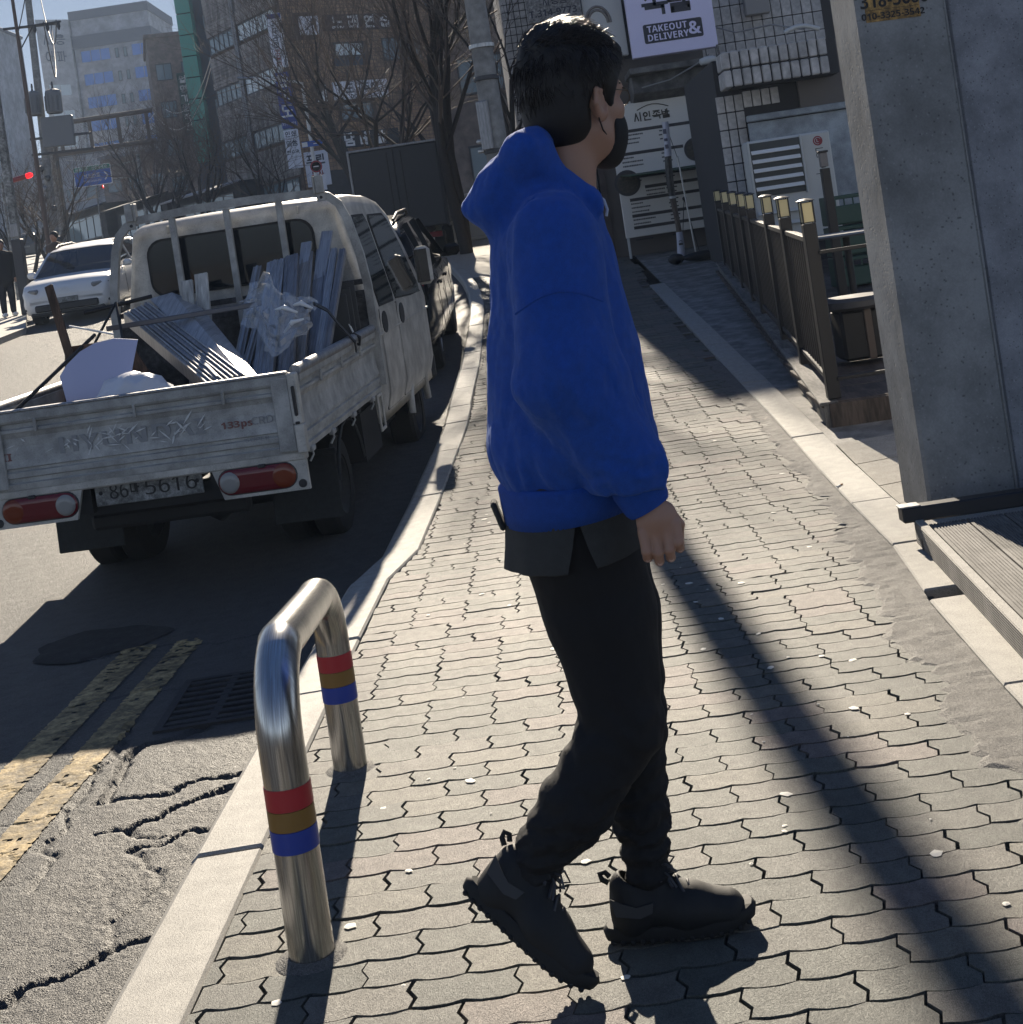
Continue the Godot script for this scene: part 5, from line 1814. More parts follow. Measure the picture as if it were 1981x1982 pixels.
	korean("시흥점", Vector3(-0.16, 0.36, 0.003), Vector3.RIGHT, Vector3.UP, 0.115, 0.13, 0.135, M.sign_ink, sg)
	latin("T.314-9773", Vector3(-0.02, 0.125, 0.002), 0.0, 0.11, M.sign_ink, sg, true, 1.02)
	mb = MB.new()
	mb.box(Vector3(0.0, 0.25, -0.45), Vector3(0.06, 0.06, 0.72))
	part(mb, "bracket", M.iron, sg)
	sg = thing("blank_lightbox", "white box sign with a faded round drawing left of the lilac sign", "sign", Vector3(1.97, 4.15, -22.95))
	mb = MB.new()
	mb.cbox(Vector3(0, 0.7, -0.06), Vector3(0.62, 1.5, 0.12), 0.01)
	part(mb, "case", M.shop_white, sg)
	mb = MB.new()
	for rr in [0.16, 0.20]:
		var ring := []
		for k in 13: ring.append(Vector3(-0.10 + cos(PI * k / 12.0) * rr, 0.5 + sin(PI * k / 12.0) * rr * 1.4, 0.003))
		mb.tube(ring, 0.022, 4)
	part(mb, "faded_print", mat("print_faded", Color(0.22, 0.20, 0.185), 0.6), sg)
	# menu board
	var mn := thing("menu_board", "large upright menu board with two round food pictures by the shop door", "menu board", Vector3(2.60, S(23.2) + 0.30, -23.2))
	mb = MB.new()
	mb.cbox(Vector3(0, 1.09, -0.03), Vector3(1.54, 2.14, 0.05), 0.01)
	part(mb, "board", M.menu_paper, mn)
	for s in [-1.0, 1.0]:
		mb = MB.new()
		mb.cbox(Vector3(s * 0.735, -0.14, -0.03), Vector3(0.04, 0.34, 0.04), 0.005)
		part(mb, "leg", M.shop_white, mn)
	korean("시인족발", Vector3(-0.36, 1.985, 0.0), Vector3.RIGHT, Vector3.UP, 0.13, 0.16, 0.15, M.menu_food, mn)
	mb = MB.new()
	var roof := []
	for k in 7: roof.append(Vector3(-0.30 + k * 0.085, 2.03 + 0.07 * sin(PI * k / 6.0), 0.0))
	mb.tube(roof, 0.008, 4)
	part(mb, "logo_roof", M.menu_food, mn)
	var rows := [[1.72, -0.60, 0.60], [1.36, -0.66, 0.35], [0.98, -0.70, 0.62], [0.80, -0.35, 0.60], [0.62, -0.62, 0.66], [0.36, -0.62, 0.64], [0.17, -0.62, 0.62]]
	for rw in rows:
		mb = MB.new()
		mb.box(Vector3((rw[1] + rw[2]) * 0.5, rw[0], -0.003), Vector3(rw[2] - rw[1], 0.05, 0.006))
		part(mb, "heading_bar", M.menu_ink, mn)
	mb = MB.new()
	var r3 := RandomNumberGenerator.new()
	r3.seed = 5
	for rw in rows:
		for k in 3:
			var y: float = rw[0] - 0.065 - k * 0.065
			if r3.randf() < 0.25: continue
			var x: float = rw[1] + 0.02
			var e := x + r3.randf_range(0.16, 0.36)
			while x < e:
				mb.box(Vector3(x, y, -0.004), Vector3(0.022, r3.randf_range(0.018, 0.026), 0.004)); x += 0.028
			for xx in [0.02, 0.12]: mb.box(Vector3(xx + r3.randf_range(-0.01, 0.01), y, -0.004), Vector3(r3.randf_range(0.04, 0.07), 0.02, 0.004))
			if rw[2] > 0.5: mb.box(Vector3(0.60, y, -0.004), Vector3(r3.randf_range(0.05, 0.08), 0.022, 0.004))
	part(mb, "menu_text", M.menu_ink, mn).set_meta("kind", "stuff")
	for a in [[0.545, 1.28, 0.19], [-0.62, 0.90, 0.21]]:
		mb = MB.new()
		mb.lathe(Vector3(a[0], a[1], -0.004), Vector3.BACK, [[a[2], 0.0], [a[2], 0.007], [a[2] * 0.86, 0.009], [0.0001, 0.009]], 28)
		var dish := part(mb, "food_picture", M.menu_ink, mn)
		mb = MB.new()
		mb.lathe(Vector3(a[0], a[1], 0.006), Vector3.BACK, [[a[2] * 0.80, 0.0], [a[2] * 0.7, 0.003], [0.0001, 0.003]], 22)
		part(mb, "dish", M.menu_food, dish)
	# banner on a tripod in front of it
	var bn := thing("banner_stand", "narrow twisted banner on a tripod in front of the menu board", "banner", Vector3(2.38, S(21.0), -21.0))
	var seg := [[2.06, 1.56, mat("banner_white", Color(0.50, 0.51, 0.58), 0.6), 0.065], [1.56, 0.98, mat("banner_dark", Color(0.07, 0.07, 0.068), 0.5, 0.0, "grime", 3.0), 0.055], [0.98, 0.945, M.shop_white, 0.062], [0.945, 0.45, mat("banner_brown", Color(0.14, 0.105, 0.08), 0.6, 0.0, "streaks", 5.0), 0.055], [0.45, 0.09, M.banner_white, 0.062]]
	for s in seg:
		mb = MB.new()
		var rings := []
		for k in 7:
			var y := lerpf(s[0], s[1], k / 6.0)
			var c := 0.06 - 0.02 * (2.0 - y) + 0.02 * sin(y * 4.0)
			var w: float = s[3] * (0.85 + 0.15 * cos(y * 5.0))
			rings.append([Vector3(c - w, y, 0.02), Vector3(c, y, 0.045), Vector3(c + w, y, 0.02), Vector3(c, y, 0.0)])
		mb.loft(rings)
		part(mb, "fabric", s[2], bn)
	mb = MB.new()
	mb.box(Vector3(0.05, 1.92, 0.05), Vector3(0.05, 0.07, 0.004)); mb.box(Vector3(0.05, 1.80, 0.05), Vector3(0.05, 0.04, 0.004)); mb.box(Vector3(0.05, 1.70, 0.05), Vector3(0.05, 0.06, 0.004))
	part(mb, "print", mat("print_grey", Color(0.12, 0.12, 0.16), 0.6), bn)
	mb = MB.new()
	var cr := []
	for k in 7: cr.append(Vector3(0.045 + cos(PI * k / 6.0) * 0.022, 0.30 + sin(PI * k / 6.0) * 0.028, 0.05))
	mb.tube(cr, 0.004, 4)
	mb.box(Vector3(0.045, 0.275, 0.05), Vector3(0.06, 0.03, 0.004))
	part(mb, "emblem", M.menu_ink, bn)
	for l in [[Vector3(0.20, 1.55, -0.1), Vector3(0.25, 0.03, 0.0), 0.012, M.aluminium], [Vector3(0.20, 0.9, -0.1), Vector3(0.02, 0.02, 0.05), 0.006, M.iron], [Vector3(0.20, 0.95, -0.1), Vector3(0.34, 0.02, -0.2), 0.006, M.iron], [Vector3(0.10, 1.95, -0.02), Vector3(0.20, 1.5, -0.1), 0.005, M.iron]]:
		mb = MB.new()
		mb.tube([l[0], l[1]], l[2], 7)
		part(mb, "tripod_leg", l[3], bn)
	mb = MB.new()
	mb.cbox(Vector3(0.21, 0.92, -0.1), Vector3(0.06, 0.06, 0.06), 0.015)
	part(mb, "clamp", M.black, bn)
	for a in [["sandbag", "small black sandbag under the tripod banner", Vector3(2.32, S(20.9), -20.9), Vector3(0.24, 0.16, 0.22)], ["sandbag", "long black sandbag lying to the right of the tripod banner", Vector3(2.72, S(20.9), -20.9), Vector3(0.62, 0.15, 0.26)]]:
		var bg := thing(a[0], a[1], "sandbag", a[2], 0.1, "sandbags at the banner")
		mb = MB.new()
		var rings := []
		for i in 9:
			var ring := []
			var u := i / 8.0
			for k in 14:
				var an := TAU * k / 14.0
				ring.append(Vector3(cos(u * PI) * a[3].x * 0.5, a[3].y * 0.48 + sin(an) * sin(u * PI) * a[3].y * 0.5, cos(an) * sin(u * PI) * a[3].z * 0.5 * (1.0 + 0.08 * sin(k * 2.0 + i))))
			rings.append(ring)
		mb.loft(rings, true, false, false)
		part(mb, "bag", M.black, bg)
	mb = MB.new()
	mb.prism(PackedVector2Array([Vector2(1.85, 24.0), Vector2(3.9, 24.0), Vector2(3.4, 21.6), Vector2(1.95, 22.0)]), Vector3(0, S(22.8) + 0.02, 0), Vector3.RIGHT, Vector3(0, 0.057, -1), Vector3(0, 0.015, 0))
	var gm := part(mb, "green_mat", M.mat_green)
	tag(gm, "dark green artificial turf mat under the menu board", "mat")
	mb = MB.new()
	mb.lathe(Vector3(3.30, S(22.3) + 0.05, -22.3), Vector3.UP, [[0.05, 0.0], [0.11, 0.06], [0.09, 0.15], [0.0001, 0.16]], 10)
	var fl := part(mb, "orange_pot", mat("pot_orange", Color(0.36, 0.06, 0.03), 0.6))
	tag(fl, "small orange pot on the green mat near the fence", "pot")
	# the next building up the street, a narrow tiled flank
	var nb := thing("tiled_flank_building", "pale finely tiled building flank seen left of the shop signs", "building", Vector3(0.42, S(28.0), -28.0))
	mb = MB.new()
	mb.box(Vector3(2.5, 3.9, -5.0), Vector3(4.9, 7.9, 9.9))
	part(mb, "wall", M.grout, nb)
	mb = MB.new()
	for i in 9:
		for j in 52: mb.box(Vector3(0.10 + i * 0.115, 0.1 + j * 0.15, -0.035), Vector3(0.10, 0.132, 0.03))
	for i in 60:
		for j in 52: mb.box(Vector3(0.035, 0.1 + j * 0.15, -0.20 - i * 0.165), Vector3(0.03, 0.132, 0.145))
	part(mb, "tiles", M.tile_c, nb).set_meta("kind", "stuff")
	mb = MB.new()
	mb.tube([Vector3(0.98, 0.0, 0.1), Vector3(0.98, 7.6, 0.1)], 0.05, 8)
	part(mb, "downpipe", M.shop_white, nb)
# ------------------------------------------------------------------ cars: x right, y up, z back; nose at -z
func lerp_tab(t: Array, z: float, k: int) -> float:
	for i in t.size() - 1:
		if z <= t[i + 1][0]:
			return lerpf(t[i][k], t[i + 1][k], clampf((z - t[i][0]) / (t[i + 1][0] - t[i][0]), 0.0, 1.0))
	return t[t.size() - 1][k]

func make_car(called: String, label: String, paint: Material, at: Vector3, yaw: float, sc := Vector3.ONE, group := "", detail := true, kind := "car") -> Node3D:
	var t := thing(called, label, kind, at, yaw, group)
	var P := func(x: float, y: float, z: float) -> Vector3: return Vector3(x * sc.x, y * sc.y, z * sc.z)
	# lower body: z, sill, shoulder, half width
	var st := [[-2.38, 0.42, 0.66, 0.74], [-2.36, 0.33, 0.78, 0.82], [-2.28, 0.27, 0.90, 0.885], [-2.05, 0.25, 0.97, 0.925], [-1.6, 0.25, 1.02, 0.945], [-1.15, 0.25, 1.06, 0.95], [-0.3, 0.25, 1.08, 0.955], [0.8, 0.25, 1.09, 0.955], [1.6, 0.26, 1.11, 0.945], [2.1, 0.29, 1.10, 0.92], [2.30, 0.33, 1.06, 0.88], [2.37, 0.40, 0.98, 0.84], [2.39, 0.48, 0.90, 0.80]]
	var rings := []
	for s in st:
		var lo: float = s[1]; var hi: float = s[2]; var w: float = s[3]
		var half := [[w * 0.80, lo], [w * 0.95, lo + 0.05], [w * 0.985, lo + 0.16], [w, lerpf(lo, hi, 0.42)], [w * 0.985, lerpf(lo, hi, 0.62)], [w * 1.0, lerpf(lo, hi, 0.80)], [w * 0.965, hi - 0.04], [w * 0.91, hi - 0.005], [w * 0.70, hi + 0.012], [w * 0.35, hi + 0.028]]
		var ring := []
		for h in half: ring.append(P.call(h[0], h[1], s[0]))
		for i in range(half.size() - 1, -1, -1): ring.append(P.call(-half[i][0], half[i][1], s[0]))
		rings.append(ring)
	var mb := MB.new()
	mb.loft(rings)
	var body := part(mb, "body", paint, t)
	# glasshouse and roof
	var gt := [[-1.28, 1.06], [-0.95, 1.30], [-0.62, 1.52], [-0.42, 1.60], [0.2, 1.665], [0.9, 1.67], [1.5, 1.635], [1.82, 1.56], [2.08, 1.36], [2.26, 1.12]]
	rings = []
	for s in gt:
		var top: float = s[1]
		var wb := 0.885 if s[0] < 1.8 else lerpf(0.885, 0.82, (s[0] - 1.8) / 0.46)
		var wt: float = wb - (top - 1.05) * 0.34
		var ring := []
		for h in [[wb, 1.04], [lerpf(wb, wt, 0.5), lerpf(1.04, top, 0.5)], [wt, top - 0.035], [wt - 0.05, top - 0.01], [wt * 0.5, top + 0.012]]: ring.append(P.call(h[0], maxf(h[1], 1.04), s[0]))
		for h in [[wt * 0.5, top + 0.012], [wt - 0.05, top - 0.01], [wt, top - 0.035], [lerpf(wb, wt, 0.5), lerpf(1.04, top, 0.5)], [wb, 1.04]]: ring.append(P.call(-h[0], maxf(h[1], 1.04), s[0]))
		rings.append(ring)
	mb = MB.new()
	mb.loft(rings)
	var gl := part(mb, "glasshouse", M.car_glass, t)
	mb = MB.new()
	rings = []
	for s in [[-0.50, 1.575], [-0.42, 1.605], [0.2, 1.672], [0.9, 1.677], [1.5, 1.642], [1.84, 1.565], [1.93, 1.50]]:
		var top: float = s[1]
		var wt: float = 0.885 - (top - 1.05) * 0.34 + 0.006
		var ring := []
		for h in [[wt + 0.006, top - 0.09], [wt + 0.004, top - 0.035], [wt - 0.05, top - 0.004], [wt * 0.5, top + 0.018], [-wt * 0.5, top + 0.018], [-wt + 0.05, top - 0.004], [-wt - 0.004, top - 0.035], [-wt - 0.006, top - 0.09]]: ring.append(P.call(h[0], h[1], s[0]))
		rings.append(ring)
	mb.loft(rings, false)
	part(mb, "roof", paint, t)
	for s in [-1.0, 1.0]:
		for pl in [[[-1.30, 1.06, 0.885], [-0.46, 1.57, 0.70], 0.055], [[0.25, 1.05, 0.886], [0.15, 1.60, 0.702], 0.045], [[1.35, 1.06, 0.886], [1.25, 1.60, 0.70], 0.055], [[2.20, 1.08, 0.83], [1.86, 1.52, 0.70], 0.09]]:
			mb = MB.new()
			mb.bar(P.call(s * pl[0][2], pl[0][1], pl[0][0]), P.call(s * pl[1][2], pl[1][1], pl[1][0]), 0.02, pl[2], Vector3(s, 0.3, 0), 0.006)
			part(mb, "pillar", paint, gl)
		for z in [-1.52, 1.42]:
			wheel(t, P.call(s * 0.80, 0.0, z) + Vector3(0, 0.345, 0), 0.345, 0.225, M.aluminium_dull if detail else M.rubber)
		mb = MB.new()
		mb.cbox(P.call(s * 1.02, 1.12, -0.92), Vector3(0.19, 0.14, 0.10), 0.04)
		mb.cbox(P.call(s * 0.93, 1.07, -0.92), Vector3(0.10, 0.04, 0.06), 0.01)
		part(mb, "mirror", paint, t)
		# lamps
		mb = MB.new()
		mb.cbox(P.call(s * 0.70, 0.80, -2.27), Vector3(0.36, 0.10, 0.16), 0.03, Basis(Vector3.UP, s * -0.42))
		part(mb, "headlamp", M.clear_lens, body)
		mb = MB.new()
		mb.cbox(P.call(s * 0.72, 0.95, 2.28), Vector3(0.30, 0.14, 0.14), 0.03, Basis(Vector3.UP, s * 0.40))
		part(mb, "tail_lamp", M.red_lens, body)
	# nose
	mb = MB.new()
	mb.prism(PackedVector2Array([Vector2(-0.60, 0.80), Vector2(-0.46, 0.66), Vector2(0.46, 0.66), Vector2(0.60, 0.80), Vector2(0.50, 0.84), Vector2(-0.50, 0.84)]), P.call(0, 0, -2.36), Vector3(sc.x, 0, 0), Vector3(0, sc.y, 0.25), Vector3(0, 0, -0.04))
	part(mb, "grille", M.dark_plastic, body)
	mb = MB.new()
	mb.cbox(P.call(0, 0.42, -2.37), Vector3(1.30 * sc.x, 0.15, 0.08), 0.03)
	for s in [-1.0, 1.0]: mb.cbox(P.call(s * 0.80, 0.52, -2.26), Vector3(0.10, 0.26, 0.12), 0.03, Basis(Vector3.BACK, s * 0.25))
	part(mb, "air_intake", M.dark_plastic, body)
	mb = MB.new()
	mb.cbox(P.call(0, 0.30, -2.30), Vector3(1.5 * sc.x, 0.10, 0.14), 0.03)
	part(mb, "skirt", M.dark_plastic, body)
	for z in [-2.40, 2.40]:
		mb = MB.new()
		mb.cbox(P.call(0, 0.56 if z < 0 else 0.82, z), Vector3(0.50, 0.11, 0.02), 0.004)
		part(mb, "number_plate", M.plate_white, body)
	mb = MB.new()
	mb.cbox(P.call(0, 0.40, 2.36), Vector3(1.5 * sc.x, 0.20, 0.10), 0.04)
	part(mb, "rear_bumper", M.dark_plastic, body)
	if detail:
		for s in [-1.0, 1.0]:
			for z in [-0.95, 0.22, 1.15]:
				mb = MB.new()
				mb.bar(P.call(s * 0.958, 0.42, z), P.call(s * 0.945, 1.02, z), 0.006, 0.006, Vector3.BACK)
				part(mb, "door_seam", M.seal, body)
			for z in [0.02, 1.0]:
				mb = MB.new()
				mb.cbox(P.call(s * 0.968, 0.90, z), Vector3(0.03, 0.03, 0.20), 0.008)
				part(mb, "door_handle", paint, body)
			mb = MB.new()
			mb.tube([P.call(s * 0.62, 1.66, -0.2), P.call(s * 0.63, 1.72, 0.1), P.call(s * 0.63, 1.72, 1.2), P.call(s * 0.61, 1.66, 1.5)], 0.018, 6)
			part(mb, "roof_rail", M.dark_plastic, t)
	return t

func make_cars() -> void:
	var white := mat("car_white", Color(0.70, 0.70, 0.69), 0.22)
	white.clearcoat_enabled = true
	var black := mat("car_black", Color(0.004, 0.004, 0.005), 0.10)
	black.metallic_specular = 0.35
	var silver := mat("car_silver", Color(0.34, 0.36, 0.38), 0.28, 0.5)
	var dark := mat("car_dark", Color(0.035, 0.037, 0.042), 0.25)
	var road_y := func(d: float) -> float: return S(d) - 0.12
	var up := func(o: Node3D, pitch: float) -> void: o.rotation.x = pitch
	var slope := atan(0.057)
	# the white SUV facing us on the far side
	var k := make_car("white_suv", "white sport utility car facing the camera by the far kerb", white, Vector3(-9.25, road_y.call(31.9) - 0.04, -31.9), PI + 0.04, Vector3(1.0, 0.93, 1.0))
	up.call(k, -slope)
	latin("KIA", Vector3(0, 0.735, -2.43), PI, 0.065, M.white, k.get_node("body"), true, 1.5, "emblem")
	var k2 := make_car("grey_hatchback", "grey car half hidden behind the truck's head guard", silver, Vector3(-6.6, road_y.call(31.5), -32.0), PI - 0.06, Vector3(0.96, 0.92, 0.95))
	up.call(k2, -slope)
	# parked up the street
	var b := make_car("black_suv", "shiny black sport utility car parked in front of the cargo truck", black, Vector3(-1.72, road_y.call(15.9), -15.95), -0.012, Vector3(0.99, 0.93, 0.97))
	up.call(b, slope)
	var far := [
		["white_car", "white car far up the street, left of the silver one", white, -30.2, 103.0, 0.30, Vector3(0.98, 0.98, 1.0)],
		["silver_suv", "silver sport utility car far up the street beside the white one", silver, -26.0, 100.0, 0.30, Vector3(0.98, 1.0, 1.0)],
		["dark_suv", "dark car behind the silver one far up the street", dark, -29.0, 117.0, 0.30, Vector3(0.98, 1.08, 1.0)],
		["dark_van", "dark vehicle behind the utility poles at the far left", dark, -34.5, 104.0, 0.30, Vector3(0.95, 1.10, 1.0)]]
	for f in far:
		var o := make_car(f[0], f[1], f[2], Vector3(f[3], road_y.call(f[4]), -f[4]), f[5], f[6], "traffic up the street", false)
		up.call(o, slope)
	# a bus in the distance
	var bus := thing("bus", "pale yellow bus far up the street above the cars", "bus", Vector3(-38.0, road_y.call(140.0), -140.0), 0.30)
	bus.rotation.x = slope
	var mb := MB.new()
	mb.cbox(Vector3(0, 1.75, -4.5), Vector3(2.5, 2.7, 9.0), 0.18)
	part(mb, "body", mat("bus_yellow", Color(0.42, 0.33, 0.13), 0.4), bus)
	mb = MB.new()
	mb.cbox(Vector3(0, 2.2, 0.01), Vector3(2.1, 1.1, 0.05), 0.02)
	part(mb, "rear_window", M.car_glass, bus)
	mb = MB.new()
	mb.cbox(Vector3(0, 3.15, -4.4), Vector3(2.3, 0.16, 8.6), 0.06)
	part(mb, "roof", M.white, bus)
	for s in [-1.0, 1.0]:
		mb = MB.new()
		mb.cbox(Vector3(s * 1.26, 2.2, -4.5), Vector3(0.03, 0.9, 8.2), 0.01)
		part(mb, "side_window", M.car_glass, bus)
		mb = MB.new()
		mb.cbox(Vector3(s * 1.0, 0.95, 0.02), Vector3(0.25, 0.3, 0.06), 0.02)
		part(mb, "tail_lamp", M.red_lens, bus)
		for z in [-1.6, -7.0]: wheel(bus, Vector3(s * 1.08, 0.46, z), 0.46, 0.28, M.rubber)
	# box truck: its dark rear towards us
	var bt := thing("box_truck", "box truck with a tall dark rear parked further up the kerb", "truck", Vector3(-2.22, road_y.call(31.0), -31.0), -0.02)
	bt.rotation.x = slope
	mb = MB.new()
	mb.cbox(Vector3(0, 1.70, -1.7), Vector3(1.92, 1.80, 3.35), 0.02)
	var bx := part(mb, "box", mat("box_navy", Color(0.012, 0.014, 0.020), 0.5), bt)
	for s in [-1.0, 1.0]:
		mb = MB.new()
		mb.cbox(Vector3(s * 0.965, 1.70, -0.02), Vector3(0.05, 1.86, 0.06), 0.01)
		part(mb, "corner_post", M.aluminium_dull if s < 0 else M.dark_plastic, bx)
		mb = MB.new()
		mb.cbox(Vector3(s * 0.465, 1.70, -0.005), Vector3(0.90, 1.74, 0.03), 0.006)
		part(mb, "door", M.box_navy, bx)
		mb = MB.new()
		mb.tube([Vector3(s * 0.15, 0.9, 0.02), Vector3(s * 0.15, 2.5, 0.02)], 0.014, 6)
		part(mb, "lock_bar", M.iron, bx)
		mb = MB.new()
		mb.cbox(Vector3(s * 0.62, 0.62, -0.05), Vector3(0.34, 0.12, 0.05), 0.01)
		part(mb, "tail_lamp", M.red_lens, bt)
		for z in [-0.9, -3.6]: wheel(bt, Vector3(s * 0.68, 0.33, z), 0.33, 0.24, M.rubber)
	mb = MB.new()
	mb.cbox(Vector3(0, 2.62, -1.70), Vector3(1.98, 0.05, 3.42), 0.012)
	part(mb, "top_rail", M.aluminium_dull, bx)
	mb = MB.new()
	mb.box(Vector3(0, 0.66, -2.4), Vector3(0.8, 0.16, 4.4))
	part(mb, "chassis", M.under_body, bt)
	mb = MB.new()
	mb.cbox(Vector3(0, 1.25, -4.4), Vector3(1.72, 1.5, 1.5), 0.15)
	part(mb, "cab", M.truck_paint, bt)
	# a pale kiosk-like box on the pavement beyond
	var kb := thing("utility_cabinet", "pale utility cabinet on the pavement beyond the box truck", "cabinet", Vector3(-1.05, S(36.0), -36.0), 0.1)
	mb = MB.new()
	mb.cbox(Vector3(0, 0.55, 0), Vector3(0.9, 1.1, 0.5), 0.03)
	part(mb, "case", M.white, kb)
	mb = MB.new()
	mb.cbox(Vector3(0, 1.13, 0), Vector3(1.0, 0.06, 0.6), 0.015)
	part(mb, "lid", M.white, kb)
	for s in [-1.0, 1.0]:
		mb = MB.new()
		mb.cbox(Vector3(s * 0.22, 0.55, 0.255), Vector3(0.41, 0.95, 0.015), 0.004)
		part(mb, "door", M.shop_white, kb)
# ------------------------------------------------------------------ buildings up the street
func window_grid(parent: Node, o: Vector3, ex: Vector3, w: float, h: float, cols: int, frame: Material, pane: Material, deep := 0.06, called := "window") -> void:
	# one window: a frame with its mullions, and each pane a piece of its own
	var nz := ex.cross(Vector3.UP)
	var b := Basis(ex, Vector3.UP, nz)
	var mb := MB.new()
	for y in [0.0, h]: mb.box(o + ex * w * 0.5 + Vector3.UP * y + nz * deep * 0.5, Vector3(w + 0.08, 0.08, deep), b)
	for i in cols + 1: mb.box(o + ex * w * i / cols + Vector3.UP * h * 0.5 + nz * deep * 0.45, Vector3(0.06, h, deep * 0.9), b)
	var f := part(mb, called, frame, parent)
	var pw := w / cols
	mb = MB.new()
	mb.cbox(Vector3.ZERO, Vector3(pw - 0.05, h - 0.07, 0.02), 0.004, b)
	var m := mb.mesh(pane)
	for i in cols: put(m, "pane", f, Transform3D(Basis.IDENTITY, o + ex * pw * (i + 0.5) + Vector3.UP * h * 0.5 + nz * 0.015))

func make_buildings() -> void:
	mat("wood_clad", Color(0.45, 0.42, 0.39), 0.8, 0.0, "streaks", 0.6)
	mat("wood_clad_b", Color(0.155, 0.14, 0.13), 0.8, 0.0, "streaks", 0.6)
	mat("brick_brown", Color(0.45, 0.29, 0.175), 0.75, 0.0, "smear", 0.5)
	mat("brick_brown_b", Color(0.36, 0.23, 0.14), 0.75, 0.0, "smear", 0.5)
	mat("brick_joint", Color(0.12, 0.085, 0.065), 0.9)
	mat("win_frame", Color(0.03, 0.035, 0.04), 0.5)
	mat("win_pane", Color(0.14, 0.20, 0.23), 0.08)
	mat("win_bright", Color(0.62, 0.70, 0.72), 0.06)
	mat("sign_white", Color(0.72, 0.74, 0.80), 0.6)
	mat("sign_blue", Color(0.022, 0.045, 0.24), 0.5)
	mat("sign_brown", Color(0.05, 0.025, 0.02), 0.6)
	mat("sign_text", Color(0.74, 0.75, 0.74), 0.6)
	mat("sign_red", Color(0.28, 0.03, 0.02), 0.6)
	mat("render_grey", Color(0.46, 0.47, 0.50), 0.8, 0.0, "smear", 0.12)
	mat("render_pale", Color(0.60, 0.61, 0.62), 0.8, 0.0, "smear", 0.12)
	mat("render_band", Color(0.12, 0.13, 0.16), 0.8)
	mat("pane_blue", Color(0.09, 0.22, 0.60), 0.12)
	mat("tower_green", Color(0.04, 0.26, 0.20), 0.1)
	mat("tower_dark", Color(0.03, 0.04, 0.06), 0.5)
	mat("block_brown", Color(0.24, 0.19, 0.16), 0.8, 0.0, "smear", 0.3)
	mat("shop_row", Color(0.03, 0.032, 0.038), 0.7, 0.0, "grime", 0.5)
	# --- the corner building: timber clad flank along the street, brown tiled front with signs
	var y0 := S(75.0) - 0.1
	var C := Vector3(-10.2, y0, -75.0)
	var A := Vector3(-0.574, 0, -0.819)
	var B := Vector3(0.819, 0, -0.574)
	var nA := -B
	var t := thing("corner_building", "four storey corner building, timber clad flank and brown tiled front with shop signs", "building", C)
	var mb := MB.new()
	var H := 17.5
	mb.prism(PackedVector2Array([Vector2(0.06, 0.06), Vector2(0.06, 13.5), Vector2(9.2, 13.5), Vector2(9.2, 0.06)]), Vector3.ZERO, A, B, Vector3(0, H, 0))
	part(mb, "core", M.brick_joint, t)
	# flank: boards in courses between window bands; facing is -B
	var bA := Basis(-A, Vector3.UP, nA)
	var bands := [[15.35, 14.45], [12.40, 11.50], [9.40, 8.50], [6.40, 5.50]]
	var crs := MB.new()
	var y := y0 + 2.2
	var n := 0
	while y < y0 + H:
		var inside := false
		for bd in bands:
			if y + 0.19 > bd[1] and y < bd[0]: inside = true
		if not inside:
			var x := 0.05
			while x < 9.0:
				var l: float = minf(9.15 - x, 2.2 + fmod(n * 1.37, 1.3))
				crs.col = Color(1, 1, 1).lerp(Color(0.72, 0.70, 0.70), rng.randf())
				crs.box(A * (x + l * 0.5) + nA * 0.03 + Vector3(0, y - y0 + 0.09, 0), Vector3(l - 0.015, 0.18, 0.05), bA)
				x += l
				n += 1
		y += 0.198
	part(crs, "cladding_boards", M.wood_clad, t).set_meta("kind", "stuff")
	for bd in bands:
		for sgm in [[0.4, 4.6, 6], [5.7, 3.2, 5]]:
			var bright: bool = bd[0] > 12.0 and sgm[0] < 1.0
			window_grid(t, A * (sgm[0] + sgm[1]) + nA * 0.0 + Vector3(0, bd[1] - y0, 0), -A, sgm[1], bd[0] - bd[1], sgm[2], M.win_frame, M.win_bright if bright else M.win_pane)
	for x in [5.15, 5.4]:
		mb = MB.new()
		mb.tube([A * x + nA * 0.12 + Vector3(0, 1.0, 0), A * x + nA * 0.12 + Vector3(0, H, 0)], 0.07, 8)
		part(mb, "downpipe", M.aluminium_dull, t)
	# front: small brown tiles; facing is -A
	var bB := Basis(B, Vector3.UP, -A)
	var holes := [[2.85, 12.1, 4.75, 13.3], [2.7, 9.1, 4.75, 10.05], [0.9, 13.7, 2.2, 14.75]]
	mb = MB.new()
	var yy := y0 + 1.2
	while yy < y0 + H:
		var s := 0.08
		while s < 13.3:
			var cut := false
			for h in holes:
				if s + 0.22 > h[0] and s < h[2] and yy + 0.2 > h[1] and yy < h[3]: cut = true
			if not cut:
				mb.col = Color(1, 1, 1).lerp(Color(0.74, 0.72, 0.70), rng.randf())
				var q := B * (s + 0.11) - A * 0.025 + Vector3(0, yy - y0 + 0.10, 0)
				mb.face([q - B * 0.098 - Vector3(0, 0.088, 0), q + B * 0.098 - Vector3(0, 0.088, 0), q + B * 0.098 + Vector3(0, 0.088, 0), q - B * 0.098 + Vector3(0, 0.088, 0)], -A)
				mb.face([q - B * 0.098 + Vector3(0, 0.088, 0), q + B * 0.098 + Vector3(0, 0.088, 0), q + B * 0.098 + Vector3(0, 0.088, 0) + A * 0.03, q - B * 0.098 + Vector3(0, 0.088, 0) + A * 0.03], Vector3.UP)
			s += 0.222
		yy += 0.204
	part(mb, "front_tiles", M.brick_brown, t).set_meta("kind", "stuff")
